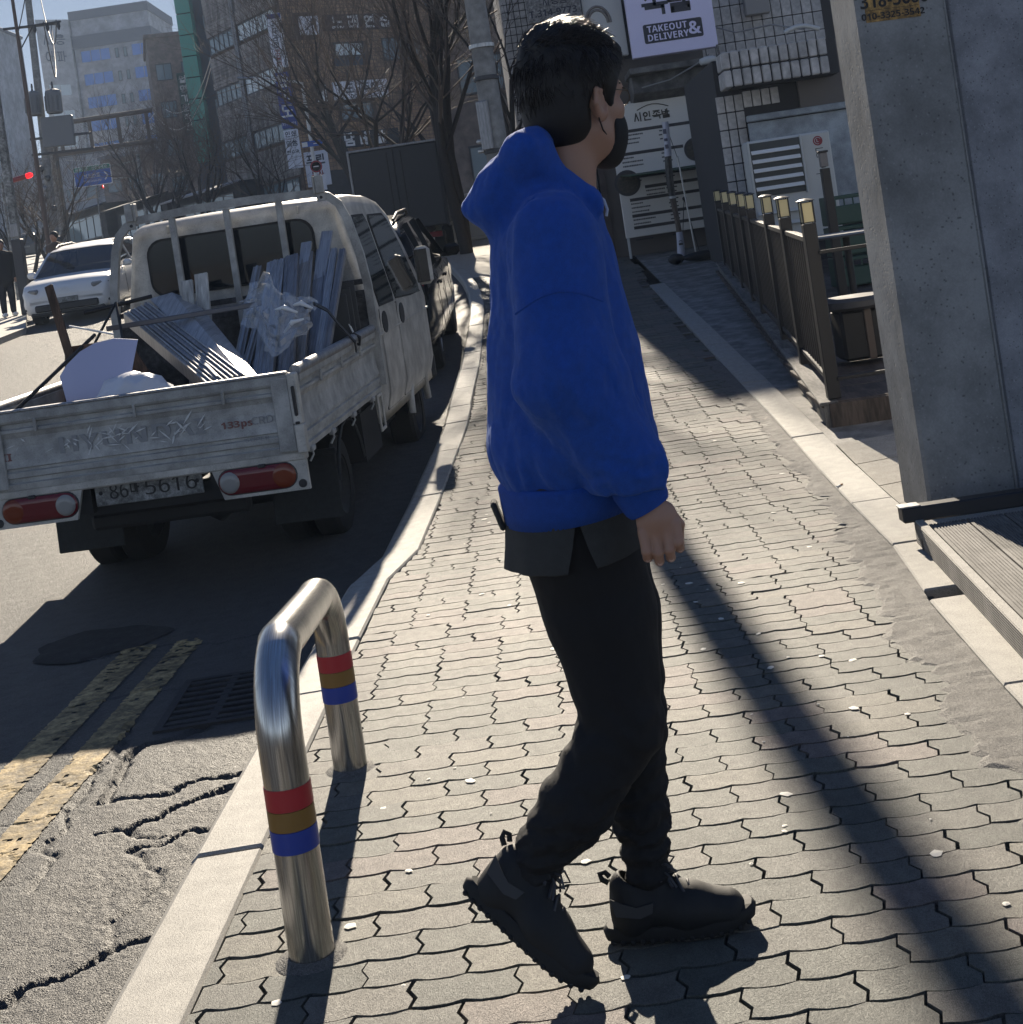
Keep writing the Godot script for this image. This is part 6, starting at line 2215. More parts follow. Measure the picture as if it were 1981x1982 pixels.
	for s in [[2.05, 2.55], [9.0, 9.5]]:
		mb = MB.new()
		mb.box(B * (s[0] + s[1]) * 0.5 - A * 0.05 + Vector3(0, H * 0.5, 0), Vector3(s[1] - s[0], H, 0.12), bB)
		part(mb, "pilaster", M.brick_brown_b, t)
	window_grid(t, B * 2.95 - A * 0.02 + Vector3(0, 12.55 - y0, 0), B, 1.7, 0.7, 2, M.win_frame, M.win_bright)
	mb = MB.new()
	mb.box(B * 3.75 - A * 0.06 + Vector3(0, 12.25 - y0, 0), Vector3(1.9, 0.45, 0.10), bB)
	part(mb, "window_apron", M.tower_dark, t)
	window_grid(t, B * 2.75 - A * 0.02 + Vector3(0, 9.15 - y0, 0), B, 1.95, 0.85, 3, M.win_frame, M.win_pane)
	for fl in [5.6, 14.2]:
		window_grid(t, B * 10.2 - A * 0.02 + Vector3(0, fl - y0, 0), B, 2.4, 1.2, 3, M.win_frame, M.win_pane)
	window_grid(t, B * 5.9 - A * 0.02 + Vector3(0, 12.2 - y0, 0), B, 2.4, 1.2, 3, M.win_frame, M.win_pane)
	mb = MB.new()
	mb.cbox(B * 5.0 - A * 0.10 + Vector3(0, 1.5, 0), Vector3(8.5, 2.6, 0.2), 0.02, bB)
	part(mb, "shopfront", M.shop_row, t)
	# signs on the front
	var sign := func(called: String, label: String, s0: float, s1: float, ya: float, yb: float, m: Material) -> Node3D:
		var o := thing(called, label, "sign", C + B * s0 - A * 0.10 + Vector3(0, ya - y0, 0), 0.0)
		var q := MB.new()
		q.cbox(B * (s1 - s0) * 0.5 - A * 0.06 + Vector3(0, (yb - ya) * 0.5, 0), Vector3(s1 - s0, yb - ya, 0.12), 0.02, bB)
		part(q, "board", m, o)
		return o
	var sg: Node3D = sign.call("square_sign", "square white sign with a dark microphone drawing on the brown building", 1.0, 2.12, 13.74, 14.72, M.sign_white)
	mb = MB.new()
	var po := B * 0.30 - A * 0.14 + Vector3(0, 0.25, 0)
	mb.bar(po, po + B * 0.40 + Vector3(0, 0.34, 0), 0.09, 0.02, -A)
	mb.lathe(po + B * 0.50 + Vector3(0, 0.42, 0) + A * 0.02, -A, [[0.17, 0.0], [0.17, 0.02], [0.0001, 0.03]], 12)
	part(mb, "drawing", M.tower_dark, sg)
	sg = sign.call("karaoke_sign", "brown singing room sign with big white letters", 2.42, 6.3, 13.92, 14.76, M.sign_brown)
	korean("노래연습", B * 0.52 - A * 0.13 + Vector3(0, 0.72, 0), B, Vector3.UP, 0.60, 0.19, 0.98, M.sign_text, sg)
	sg = sign.call("triangle_sign", "small sign with a white triangle on dark red", 1.32, 2.02, 10.12, 11.14, M.sign_brown)
	mb = MB.new()
	mb.prism(PackedVector2Array([Vector2(0.06, 0.06), Vector2(0.64, 0.06), Vector2(0.64, 0.96)]), -A * 0.122, B, Vector3.UP, -A * 0.01)
	part(mb, "triangle", M.sign_text, sg)
	sg = sign.call("martial_arts_sign", "long white sign with dark letters above a window on the brown building", 2.42, 5.75, 10.22, 11.18, M.sign_white)
	korean("기도·주짓", B * 0.12 - A * 0.13 + Vector3(0, 0.80, 0), B, Vector3.UP, 0.46, 0.16, 0.62, M.tower_dark, sg)
	latin("DOJANG", B * 1.55 - A * 0.13 + Vector3(0, 0.14, 0), atan2(-A.x, -A.z), 0.22, M.tower_dark, sg)
	sg = sign.call("tobacco_sign", "dark sign with white letters above the box truck", 2.3, 6.0, 7.65, 8.50, M.shop_row)
	korean("담배할", B * 0.35 - A * 0.13 + Vector3(0, 0.74, 0), B, Vector3.UP, 0.62, 0.17, 0.95, M.sign_text, sg)
	# hanging signs on the corner, turned towards us
	var hang := func(called: String, label: String, x0: float, x1: float, ya: float, yb: float, m: Material) -> Node3D:
		var o := thing(called, label, "sign", Vector3((x0 + x1) * 0.5, ya, -74.0))
		var q := MB.new()
		q.cbox(Vector3(0, (yb - ya) * 0.5, 0), Vector3(x1 - x0, yb - ya, 0.16), 0.02)
		part(q, "board", m, o)
		q = MB.new()
		q.box(Vector3(0.1, (yb - ya) * 0.8, -0.45), Vector3(0.06, 0.06, 0.8)); q.box(Vector3(0.1, (yb - ya) * 0.2, -0.45), Vector3(0.06, 0.06, 0.8))
		part(q, "bracket", M.iron, o)
		return o
	sg = hang.call("boiler_sign", "tall white hanging sign with black and red letters at the building corner", -10.72, -9.97, 12.0, 14.80, M.sign_white)
	korean("귀뚜라미", Vector3(-0.17, 2.40, 0.085), Vector3.RIGHT, Vector3.UP, 0.30, 0.14, 0.36, M.tower_dark, sg, true)
	korean("보일러", Vector3(-0.17, 0.98, 0.085), Vector3.RIGHT, Vector3.UP, 0.26, 0.14, 0.29, M.sign_red, sg, true)
	mb = MB.new()
	mb.cbox(Vector3(0, 2.66, 0.082), Vector3(0.72, 0.24, 0.02), 0.004)
	part(mb, "heading", M.sign_blue, sg)
	sg = hang.call("hapkido_sign", "tall blue hanging sign with three big white letters at the building corner", -10.73, -9.94, 8.88, 11.76, M.sign_blue)
	korean("합기도", Vector3(-0.30, 2.74, 0.085), Vector3.RIGHT, Vector3.UP, 0.60, 0.16, 0.78, M.sign_text, sg, true)
	latin("311-3071", Vector3(0, 0.22, 0.082), 0.0, 0.13, M.sign_text, sg, false)
	sg = hang.call("print_shop_sign", "pale hanging sign with small dark letters below the blue one", -10.70, -9.97, 6.8, 8.80, M.sign_white)
	korean("인쇄", Vector3(-0.28, 1.90, 0.085), Vector3.RIGHT, Vector3.UP, 0.26, 0.14, 0.30, M.tower_dark, sg)
	korean("명함", Vector3(-0.28, 1.42, 0.085), Vector3.RIGHT, Vector3.UP, 0.26, 0.14, 0.30, M.tower_dark, sg)
	korean("현수막", Vector3(-0.32, 0.94, 0.085), Vector3.RIGHT, Vector3.UP, 0.19, 0.14, 0.22, M.tower_dark, sg)
	sg = thing("printing_sign", "white sign with big dark letters behind the round road sign", "sign", Vector3(-8.75, 5.5, -70.0))
	mb = MB.new()
	mb.cbox(Vector3(0, 0.85, 0), Vector3(1.15, 1.7, 0.14), 0.02)
	part(mb, "board", M.sign_white, sg)
	korean("프린", Vector3(-0.46, 1.50, 0.075), Vector3.RIGHT, Vector3.UP, 0.42, 0.18, 0.48, M.tower_dark, sg)
	korean("복사", Vector3(-0.30, 0.72, 0.075), Vector3.RIGHT, Vector3.UP, 0.28, 0.16, 0.32, M.sign_red, sg)
	mb = MB.new()
	mb.box(Vector3(0, -0.6, -0.1), Vector3(0.1, 1.4, 0.1))
	part(mb, "post", M.iron, sg)
	# --- street level shops below the flank
	for i in 3:
		var d0 := 3.0 + i * 9.5
		var o := thing("low_shop", ["nearest low dark shop with an awning under the timber clad building", "middle low dark shop with an awning further along the street", "farthest low dark shop with an awning along the street"][i], "shop", C + A * (d0 + 2.0) - B * (1.6 + i * 0.4) + Vector3(0, 0.5 + i * 0.45, 0), 0.0, "low shops along the street")
		mb = MB.new()
		mb.box(A * 4.0 + B * 1.0 + Vector3(0, 1.3, 0), Vector3(8.6, 2.7, 1.6), bA)
		part(mb, "wall", M.shop_row, o)
		mb = MB.new()
		mb.cbox(A * 4.0 - B * 0.3 + Vector3(0, 2.55, 0), Vector3(8.4, 0.10, 1.5), 0.02, bA * Basis(Vector3.RIGHT, 0.22))
		part(mb, "awning", [M.render_grey, M.shop_row, M.tower_dark][i], o)
		window_grid(o, A * 7.6 + B * 0.2 + Vector3(0, 0.6, 0), -A, 7.0, 1.5, 5, M.win_frame, M.win_pane)
	# --- dark block with the green glass stair tower, and the brown block beyond it
	var g := thing("green_tower_building", "dark block with a tall green glass stair tower", "building", Vector3(-20.9, S(105.0), -105.0))
	mb = MB.new()
	mb.box(Vector3(1.3, 10.5, -6.0), Vector3(4.2, 21.0, 11.0))
	part(mb, "wall", M.tower_dark, g)
	for i in 10:
		mb = MB.new()
		mb.cbox(Vector3(-0.1, 5.6 + i * 1.55, 0.15), Vector3(1.05, 1.48, 1.2), 0.02)
		part(mb, "tower_pane", M.tower_green, g)
	mb = MB.new()
	mb.box(Vector3(-0.1, 2.2, 0.1), Vector3(1.1, 4.6, 1.1))
	part(mb, "tower_base", M.tower_dark, g)
	for i in 5:
		window_grid(g, Vector3(1.0, 5.0 + i * 3.1, -0.48), Vector3.RIGHT, 2.0, 1.3, 2, M.win_frame, M.win_pane)
	sg = thing("yellow_sign", "small yellow hanging sign beside the green tower", "sign", Vector3(-18.7, 15.6, -104.3))
	mb = MB.new()
	mb.cbox(Vector3(0, 0.9, 0), Vector3(0.75, 1.9, 0.15), 0.02)
	part(mb, "board", mat("sign_yellow", Color(0.42, 0.34, 0.10), 0.6), sg)
	korean("노래", Vector3(-0.26, 1.7, 0.08), Vector3.RIGHT, Vector3.UP, 0.45, 0.16, 0.6, M.tower_dark, sg, true)
	sg = thing("green_sign", "tall green hanging sign with white letters on the brown block", "sign", Vector3(-25.2, 14.3, -121.0))
	mb = MB.new()
	mb.cbox(Vector3(0, 2.6, 0), Vector3(0.95, 5.3, 0.15), 0.02)
	part(mb, "board", mat("sign_green", Color(0.01, 0.06, 0.045), 0.6), sg)
	korean("월명기원학원", Vector3(-0.28, 4.95, 0.08), Vector3.RIGHT, Vector3.UP, 0.55, 0.15, 0.80, M.sign_text, sg, true)
	var k := thing("brown_block", "brown weathered block beyond the green tower", "building", Vector3(-27.6, S(126.0), -126.0), 0.25)
	mb = MB.new()
	mb.box(Vector3(1.0, 8.4, -6.0), Vector3(4.6, 17.0, 12.0))
	part(mb, "wall", M.block_brown, k)
	mb = MB.new()
	mb.cbox(Vector3(1.0, 17.0, -6.0), Vector3(5.0, 0.4, 12.4), 0.05)
	part(mb, "parapet", M.block_brown, k)
	for i in 4:
		for j in 2: window_grid(k, Vector3(-0.8 + j * 2.2, 3.2 + i * 3.3, 0.01), Vector3.RIGHT, 1.3, 1.4, 2, M.win_frame, M.win_pane)
	# --- the tall pale apartment block
	var ap := thing("apartment_block", "tall pale grey apartment block with rows of blue windows", "building", Vector3(-48.0, S(190.0), -190.0))
	var gy := S(190.0)
	mb = MB.new()
	mb.box(Vector3(0, 15.0, -7.0), Vector3(10.2, 30.0, 14.0))
	part(mb, "wall", M.render_grey, ap)
	for bnd in [[38.7, 39.9], [34.9, 36.6]]:
		mb = MB.new()
		mb.box(Vector3(0, (bnd[0] + bnd[1]) * 0.5 - gy, -7.0), Vector3(10.5, bnd[1] - bnd[0], 14.3))
		part(mb, "band", M.render_band, ap)
	mb = MB.new()
	mb.box(Vector3(0, 30.15, -7), Vector3(10.4, 0.3, 14.2))
	part(mb, "roof", M.render_band, ap)
	for i in 6:
		var yb := 33.0 - i * 3.05 - gy
		window_grid(ap, Vector3(-4.3, yb, 0.02), Vector3.RIGHT, 3.8, 1.55, 3, M.render_grey, M.pane_blue, 0.1)
		window_grid(ap, Vector3(2.4, yb, 0.02), Vector3.RIGHT, 2.4, 1.55, 2, M.render_grey, M.pane_blue, 0.1)
		for x in [0.2, 1.3]: window_grid(ap, Vector3(x, yb + 0.1, 0.02), Vector3.RIGHT, 0.4, 1.2, 1, M.win_frame, M.win_pane, 0.08)
	var sd := thing("apartment_wing", "paler side wing of the tall apartment block with lettering near its top", "building", Vector3(-55.4, S(186.0), -186.5), 0.0)
	mb = MB.new()
	mb.prism(PackedVector2Array([Vector2(-1.2, 0), Vector2(2.15, 2.9), Vector2(2.15, 12.0), Vector2(-1.2, 9.0)]), Vector3(0, 0, 0), Vector3.RIGHT, Vector3.FORWARD, Vector3(0, 29.6, 0))
	part(mb, "wall", M.render_pale, sd)
	var ea := Vector3(3.35, 0, -2.9).normalized()
	korean("시흥", ea * 0.8 + Vector3(-1.2, 27.6, 0.06), ea, Vector3.UP, 1.3, 0.12, 1.6, M.render_band, sd)
	korean("아파", ea * 0.8 + Vector3(-1.2, 25.4, 0.06), ea, Vector3.UP, 1.3, 0.12, 1.6, M.render_band, sd)
	for i in 5: window_grid(sd, ea * 0.6 + Vector3(-1.2, 6.0 + i * 3.4, 0.05), ea, 3.0, 1.5, 2, M.render_pale, M.win_bright, 0.08)
	for b in [["pale_block", "small pale block at the far left behind the utility pole", -66.0, 176.0, 9.0, 20.0, M.render_pale], ["slab_block", "grey slab block behind the transformers", -59.6, 172.0, 4.6, 26.5, M.render_grey], ["low_block", "low grey block below the apartment block", -44.0, 165.0, 16.0, 9.5, M.render_grey], ["corner_shop_block", "dark low block at the far end of the street", -36.5, 150.0, 9.0, 8.0, M.block_brown]]:
		var o := thing(b[0], b[1], "building", Vector3(b[2], S(b[3]), -b[3]))
		mb = MB.new()
		mb.box(Vector3(0, b[5] * 0.5, -5.0), Vector3(b[4], b[5], 10.0))
		part(mb, "wall", b[6], o)
		mb = MB.new()
		mb.cbox(Vector3(0, b[5] + 0.2, -5.0), Vector3(b[4] + 0.4, 0.4, 10.4), 0.05)
		part(mb, "parapet", M.render_band, o)
		var rows := int(b[5] / 3.2)
		for i in rows:
			for j in int(b[4] / 2.2): window_grid(o, Vector3(-b[4] * 0.5 + 0.5 + j * 2.2, 1.4 + i * 3.1, 0.02), Vector3.RIGHT, 1.4, 1.3, 1, M.win_frame, M.win_pane)
	# --- brick houses behind the bare trees on the right
	for b in [["brick_house", "dull brown brick house behind the bare trees", 1.5, 52.0, 6.4, 8.0, M.block_brown], ["grey_house", "grey rendered house behind the bare trees above the box truck", -3.4, 92.0, 7.0, 9.5, M.render_grey]]:
		var o := thing(b[0], b[1], "building", Vector3(b[2], S(b[3]), -b[3]), -0.05)
		mb = MB.new()
		mb.box(Vector3(0, b[5] * 0.5, -4.0), Vector3(b[4], b[5], 8.0))
		part(mb, "wall", b[6], o)
		mb = MB.new()
		mb.cbox(Vector3(0, b[5] + 0.12, -4.0), Vector3(b[4] + 0.5, 0.24, 8.5), 0.04)
		part(mb, "roof", M.render_band, o)
		for i in 2:
			for j in 2: window_grid(o, Vector3(-b[4] * 0.5 + 0.7 + j * 2.8, 1.2 + i * 3.2, 0.02), Vector3.RIGHT, 1.6, 1.3, 2, M.win_frame, M.win_pane)
# ------------------------------------------------------------------ poles, signs, wires
func pole(called: String, label: String, at: Vector3, h: float, r0: float, r1: float, m: Material, category := "pole") -> Node3D:
	var t := thing(called, label, category, at)
	var mb := MB.new()
	mb.tube([Vector3(0, -0.05, 0), Vector3(0, h * 0.5, 0), Vector3(0, h, 0)], [r0, (r0 + r1) * 0.5, r1], 18)
	part(mb, "shaft", m, t)
	return t

func cable(a: Vector3, b: Vector3, sag: float, r: float, label: String, m: Material) -> void:
	var p := []
	for k in 13:
		var s := k / 12.0
		p.append(a.lerp(b, s) - Vector3(0, sag * 4.0 * s * (1.0 - s), 0))
	var mb := MB.new()
	mb.tube(p, r, 5)
	var o := part(mb, "overhead_wire", m)
	tag(o, label, "wire", "overhead wires")

func make_street_furniture() -> void:
	mat("pole_concrete", Color(0.33, 0.325, 0.31), 0.85, 0.0, "smear", 0.8)
	mat("pole_steel", Color(0.42, 0.42, 0.41), 0.45, 0.4, "grime", 0.8)
	mat("pole_dark", Color(0.05, 0.05, 0.055), 0.6)
	mat("gantry_brown", Color(0.085, 0.07, 0.06), 0.7)
	mat("sign_road_blue", Color(0.015, 0.10, 0.45), 0.45)
	mat("sign_road_green", Color(0.012, 0.20, 0.13), 0.45)
	mat("wire_black", Color(0.02, 0.02, 0.022), 0.6)
	mat("wire_pale", Color(0.45, 0.45, 0.45), 0.35)
	var lamp_red := mat("signal_red", Color(0.5, 0.02, 0.03), 0.3)
	lamp_red.emission_enabled = true
	lamp_red.emission = Color(1.0, 0.06, 0.08)
	lamp_red.emission_energy_multiplier = 1.2
	# pavement of the far side
	var lp := MB.new()
	var ls := [[8.0, -10.0], [20.0, -9.7], [26.0, -9.45], [28.0, -9.55], [34.0, -11.5], [60.0, -18.0], [110.0, -34.0], [200.0, -62.0]]
	for i in ls.size() - 1:
		var a: Array = ls[i]; var b: Array = ls[i + 1]
		lp.face([Vector3(a[1], S(a[0]), -a[0]), Vector3(a[1] - 9.0, S(a[0]), -a[0]), Vector3(b[1] - 9.0, S(b[0]), -b[0]), Vector3(b[1], S(b[0]), -b[0])], Vector3.UP)
		lp.face([Vector3(a[1], S(a[0]), -a[0]), Vector3(a[1], S(a[0]) - 0.16, -a[0]), Vector3(b[1], S(b[0]) - 0.16, -b[0]), Vector3(b[1], S(b[0]), -b[0])], Vector3.RIGHT)
	structure(lp, "far_pavement", M.granite_far)
	# concrete pole just behind the man
	var t := pole("utility_pole", "grey concrete utility pole rising behind the man's shoulder", Vector3(-0.01, S(17.8), -17.8), 11.5, 0.155, 0.085, M.pole_concrete)
	var mb: MB
	for y in [1.95, 2.85, 3.25]:
		mb = MB.new()
		mb.lathe(Vector3(0, y, 0), Vector3.UP, [[0.150, 0.0], [0.160, 0.005], [0.160, 0.05], [0.150, 0.055]], 18)
		part(mb, "band", M.pole_dark if y < 3.0 else M.aluminium, t)
	mb = MB.new()
	mb.cbox(Vector3(-0.10, 2.3, 0.13), Vector3(0.16, 0.6, 0.04), 0.01, Basis(Vector3.UP, -0.5))
	part(mb, "notice_plate", M.aluminium_dull, t)
	for y in [2.0, 2.12]:
		mb = MB.new()
		mb.cbox(Vector3(-0.19, y, 0.02), Vector3(0.09, 0.05, 0.06), 0.015)
		part(mb, "bracket", M.aluminium, t)
	mb = MB.new()
	mb.lathe(Vector3(0, 0.4, 0), Vector3.UP, [[0.168, 0.0], [0.172, 0.01], [0.166, 1.35], [0.160, 1.36]], 18)
	part(mb, "wrap", M.pole_dark, t)
	# lamp post with signs in the middle distance
	var gy := S(52.0)
	t = pole("street_lamp", "slim white street lamp with a long arm, carrying blue road signs", Vector3(-6.60, gy, -52.0), 5.7, 0.075, 0.055, M.white, "street lamp")
	mb = MB.new()
	mb.tube([Vector3(0, 5.6, 0), Vector3(-0.15, 5.72, 0), Vector3(-0.9, 5.92, 0), Vector3(-1.7, 6.08, 0)], [0.05, 0.045, 0.04, 0.035], 8)
	part(mb, "arm", M.white, t)
	mb = MB.new()
	mb.cbox(Vector3(-2.0, 6.13, 0), Vector3(0.62, 0.07, 0.22), 0.03, Basis(Vector3.BACK, -0.14))
	part(mb, "lamp_head", M.aluminium, t)
	mb = MB.new()
	mb.prism(PackedVector2Array([Vector2(-0.34, -0.10), Vector2(0.32, -0.10), Vector2(0.42, 0.0), Vector2(0.32, 0.10), Vector2(-0.34, 0.10)]), Vector3(0.02, 3.45, 0.09), Vector3.RIGHT, Vector3.UP, Vector3(0, 0, 0.03))
	var ds := part(mb, "direction_sign", M.sign_road_blue, t)
	mb = MB.new()
	mb.box(Vector3(-0.22, 3.45, 0.124), Vector3(0.20, 0.16, 0.006)); mb.box(Vector3(0.17, 3.44, 0.124), Vector3(0.16, 0.03, 0.006))
	part(mb, "sign_print", M.sign_text, ds)
	mb = MB.new()
	mb.lathe(Vector3(0.07, 2.62, 0.09), Vector3.BACK, [[0.215, 0.0], [0.215, 0.02], [0.165, 0.022]], 24)
	var rs := part(mb, "round_sign", mat("sign_ring_red", Color(0.32, 0.02, 0.03), 0.5), t)
	mb = MB.new()
	mb.disc(Vector3(0.07, 2.62, 0.114), Vector3.BACK, 0.165, 24)
	part(mb, "sign_face", M.sign_road_blue, rs)
	mb = MB.new()
	mb.box(Vector3(0.07, 2.62, 0.118), Vector3(0.20, 0.04, 0.004))
	part(mb, "sign_print", M.sign_text, rs)
	mb = MB.new()
	mb.cbox(Vector3(0.10, 2.02, 0.09), Vector3(0.50, 0.55, 0.02), 0.006)
	part(mb, "notice", M.sign_white, t)
	# poles at the left edge
	gy = S(32.5)
	t = thing("square_post", "pale square post with a dark lower sleeve at the left edge", "post", Vector3(-10.98, gy, -32.5))
	mb = MB.new()
	mb.cbox(Vector3(0, 3.3, 0), Vector3(0.17, 6.6, 0.17), 0.015)
	part(mb, "shaft", M.pole_steel, t)
	mb = MB.new()
	mb.cbox(Vector3(0, 0.85, 0), Vector3(0.22, 1.7, 0.22), 0.015)
	part(mb, "sleeve", M.pole_dark, t)
	mb = MB.new()
	mb.cbox(Vector3(0, 1.9, 0.10), Vector3(0.20, 0.3, 0.04), 0.01)
	part(mb, "box", M.aluminium_dull, t)
	gy = S(60.0)
	t = pole("transformer_pole", "tall utility pole carrying two transformers and crossarms", Vector3(-18.75, gy, -60.0), 12.6, 0.20, 0.13, M.pole_concrete)
	t.rotation.z = -0.035
	for s in [-1.0, 1.0]:
		mb = MB.new()
		mb.lathe(Vector3(0.25 + s * 0.42, 6.5, 0.28), Vector3.UP, [[0.28, 0.0], [0.33, 0.05], [0.33, 0.85], [0.30, 0.95], [0.12, 1.02], [0.0001, 1.03]], 14)
		var tr := part(mb, "transformer", mat("transformer_grey", Color(0.15, 0.155, 0.165), 0.5), t)
		for k in 5:
			mb = MB.new()
			var a := 0.6 + k * 0.5
			mb.cbox(Vector3(0.25 + s * 0.42 + cos(a) * 0.35, 6.92, 0.28 + sin(a) * 0.35), Vector3(0.10, 0.62, 0.04), 0.01, Basis(Vector3.UP, -a + PI * 0.5))
			part(mb, "fin", M.transformer_grey, tr)
		mb = MB.new()
		mb.lathe(Vector3(0.25 + s * 0.42, 7.5, 0.28), Vector3.UP, [[0.05, 0.0], [0.035, 0.15], [0.05, 0.17], [0.03, 0.32], [0.0001, 0.33]], 8)
		part(mb, "bushing", M.pole_dark, tr)
	for a in [[5.55, 2.5, 0.75], [4.9, 2.6, 0.80], [10.2, 2.2, 0.0], [11.6, 1.8, 0.0]]:
		mb = MB.new()
		mb.cbox(Vector3(a[2], a[0], 0.2), Vector3(a[1], 0.10, 0.10), 0.01)
		part(mb, "crossarm", M.pole_dark, t)
	mb = MB.new()
	mb.cbox(Vector3(0.70, 5.75, 0.25), Vector3(1.3, 1.25, 0.25), 0.03)
	part(mb, "control_box", M.transformer_grey, t)
	for k in 9:
		mb = MB.new()
		var y := 0.9 + k * 0.42
		mb.lathe(Vector3(-0.05 + 0.22 * sin(k * 2.1), y, 0.24), Vector3(sin(k * 1.7), 0.3, 0.5), [[0.10, 0.0], [0.15, 0.08], [0.06, 0.22], [0.0001, 0.23]], 7)
		part(mb, "fitting", M.pole_dark if k % 3 else M.aluminium_dull, t)
	gy = S(45.0)
	t = pole("steel_pole", "thin brown steel pole with one crossarm left of the transformers", Vector3(-14.25, gy, -45.0), 9.6, 0.085, 0.05, mat("pole_rust", Color(0.11, 0.075, 0.06), 0.7))
	mb = MB.new()
	mb.cbox(Vector3(0.62, 8.15, 0), Vector3(1.55, 0.06, 0.06), 0.01)
	part(mb, "crossarm", M.pole_dark, t)
	mb = MB.new()
	mb.tube([Vector3(0.05, 7.5, 0), Vector3(0.5, 8.12, 0)], 0.02, 6)
	part(mb, "brace", M.pole_dark, t)
	for x in [0.55, 0.95, 1.3]:
		mb = MB.new()
		mb.lathe(Vector3(x, 8.12, 0), Vector3.DOWN, [[0.05, 0.0], [0.06, 0.12], [0.02, 0.22], [0.0001, 0.23]], 8)
		part(mb, "insulator", M.pole_dark, t)
	# empty sign gantry over the road
	gy = S(88.0)
	t = thing("sign_gantry", "empty brown sign gantry frame reaching out over the road", "gantry", Vector3(-27.0, gy, -88.0))
	var top := 12.62 - gy
	mb = MB.new()
	mb.tube([Vector3(0, -0.1, 0), Vector3(0, top, 0)], 0.26, 14)
	part(mb, "post", M.pole_steel, t)
	mb = MB.new()
	mb.cbox(Vector3(0.42, (top - 0.3) * 0.5, 0.1), Vector3(0.20, top - 0.3, 0.16), 0.02)
	part(mb, "cable_duct", M.black, t)
	for y in [top, top - 1.86]:
		mb = MB.new()
		mb.tube([Vector3(0.2, y, 0), Vector3(6.55, y, 0)], 0.15, 12)
		part(mb, "beam", M.gantry_brown, t)
	for x in [0.85, 2.65, 4.4, 6.15]:
		mb = MB.new()
		mb.cbox(Vector3(x, top - 0.93, 0), Vector3(0.20, 1.7, 0.14), 0.02)
		part(mb, "strut", M.gantry_brown, t)
	# blue direction board beyond it
	gy = S(80.0)
	t = thing("direction_board", "blue road direction board with a green top strip and an arrow", "road sign", Vector3(-22.36, 7.92, -80.0))
	mb = MB.new()
	mb.prism(round_rect(-1.04, 1.04, 0.0, 1.14, 0.08, 4), Vector3(0, 0, -0.03), Vector3.RIGHT, Vector3.UP, Vector3(0, 0, 0.05))
	var bd := part(mb, "border", M.sign_text, t)
	mb = MB.new()
	mb.prism(round_rect(-1.0, 1.0, 0.04, 0.86, 0.06, 4), Vector3(0, 0, 0.022), Vector3.RIGHT, Vector3.UP, Vector3(0, 0, 0.012))
	part(mb, "blue_panel", M.sign_road_blue, bd)
	mb = MB.new()
	mb.prism(round_rect(-1.0, 1.0, 0.87, 1.10, 0.05, 4), Vector3(0, 0, 0.022), Vector3.RIGHT, Vector3.UP, Vector3(0, 0, 0.012))
	part(mb, "green_strip", M.sign_road_green, bd)
	korean("보도원로", Vector3(-0.50, 0.68, 0.04), Vector3.RIGHT, Vector3.UP, 0.20, 0.15, 0.235, M.sign_text, bd)
	latin("Bodowon-ro", Vector3(-0.06, 0.28, 0.036), 0.0, 0.13, M.sign_text, bd, false)
	korean("시흥대로", Vector3(-0.90, 1.055, 0.04), Vector3.RIGHT, Vector3.UP, 0.14, 0.14, 0.18, M.sign_text, bd)
	korean("신천동방면", Vector3(0.0, 1.055, 0.04), Vector3.RIGHT, Vector3.UP, 0.14, 0.14, 0.18, M.sign_text, bd)
	mb = MB.new()
	mb.bar(Vector3(0.66, 0.70, 0.04), Vector3(0.84, 0.47, 0.04), 0.06, 0.01, Vector3.BACK); mb.bar(Vector3(0.84, 0.49, 0.04), Vector3(0.66, 0.26, 0.04), 0.06, 0.01, Vector3.BACK)
	part(mb, "arrow", M.sign_text, bd)
	mb = MB.new()
	mb.tube([Vector3(1.0, 0.95, -0.1), Vector3(2.6, 1.05, -0.1)], 0.05, 8)
	mb.tube([Vector3(1.0, 0.2, -0.1), Vector3(2.6, 0.25, -0.1)], 0.05, 8)
	mb.tube([Vector3(2.6, gy - 7.95, -0.1), Vector3(2.6, 1.4, -0.1)], 0.10, 10)
	part(mb, "support", M.pole_steel, t)
	# signal lamps
	for a in [["signal_lamp", "glowing red signal arm on the far left pole", Vector3(-13.42, 5.14, -40.0), Vector3(-12.83, 5.23, -40.0), 0.075], ["signal_light", "tiny red signal light below the blue direction board", Vector3(-22.0, 7.80, -80.0), Vector3(-21.86, 7.80, -80.0), 0.09], ["signal_lens", "small red light above the truck's head guard", Vector3(-9.55, 4.10, -55.0), Vector3(-9.22, 4.12, -55.0), 0.10]]:
		var o := thing(a[0], a[1], "signal", a[2])
		mb = MB.new()
		mb.tube([Vector3.ZERO, (a[3] - a[2]) * 0.75], a[4] * 0.95, 8)
		part(mb, "housing", mat("signal_dark_red", Color(0.22, 0.015, 0.02), 0.4), o)
		mb = MB.new()
		mb.tube([(a[3] - a[2]) * 0.72, (a[3] - a[2]) * 0.9, a[3] - a[2]], [a[4], a[4], a[4] * 0.6], 8)
		part(mb, "lens", lamp_red, o)
		mb = MB.new()
		mb.tube([Vector3.ZERO, Vector3(-0.3, 0.0, -0.05), Vector3(-0.32, S(-a[2].z) - a[2].y, -0.05)], 0.04, 6)
		part(mb, "post", M.pole_steel, o)
	# wires
	var tp := Vector3(-18.3, S(60.0) + 11.6, -60.0)
	cable(tp + Vector3(-0.6, 0, 0.2), Vector3(-26.0, 15.2, -40.0), 1.2, 0.02, "black wire leaving the transformer pole to the left", M.wire_black)
	cable(tp + Vector3(0.5, 0, 0.2), Vector3(-13.0, 10.35, -45.0), 1.4, 0.018, "black wire dropping from the transformer pole to the thin steel pole", M.wire_black)
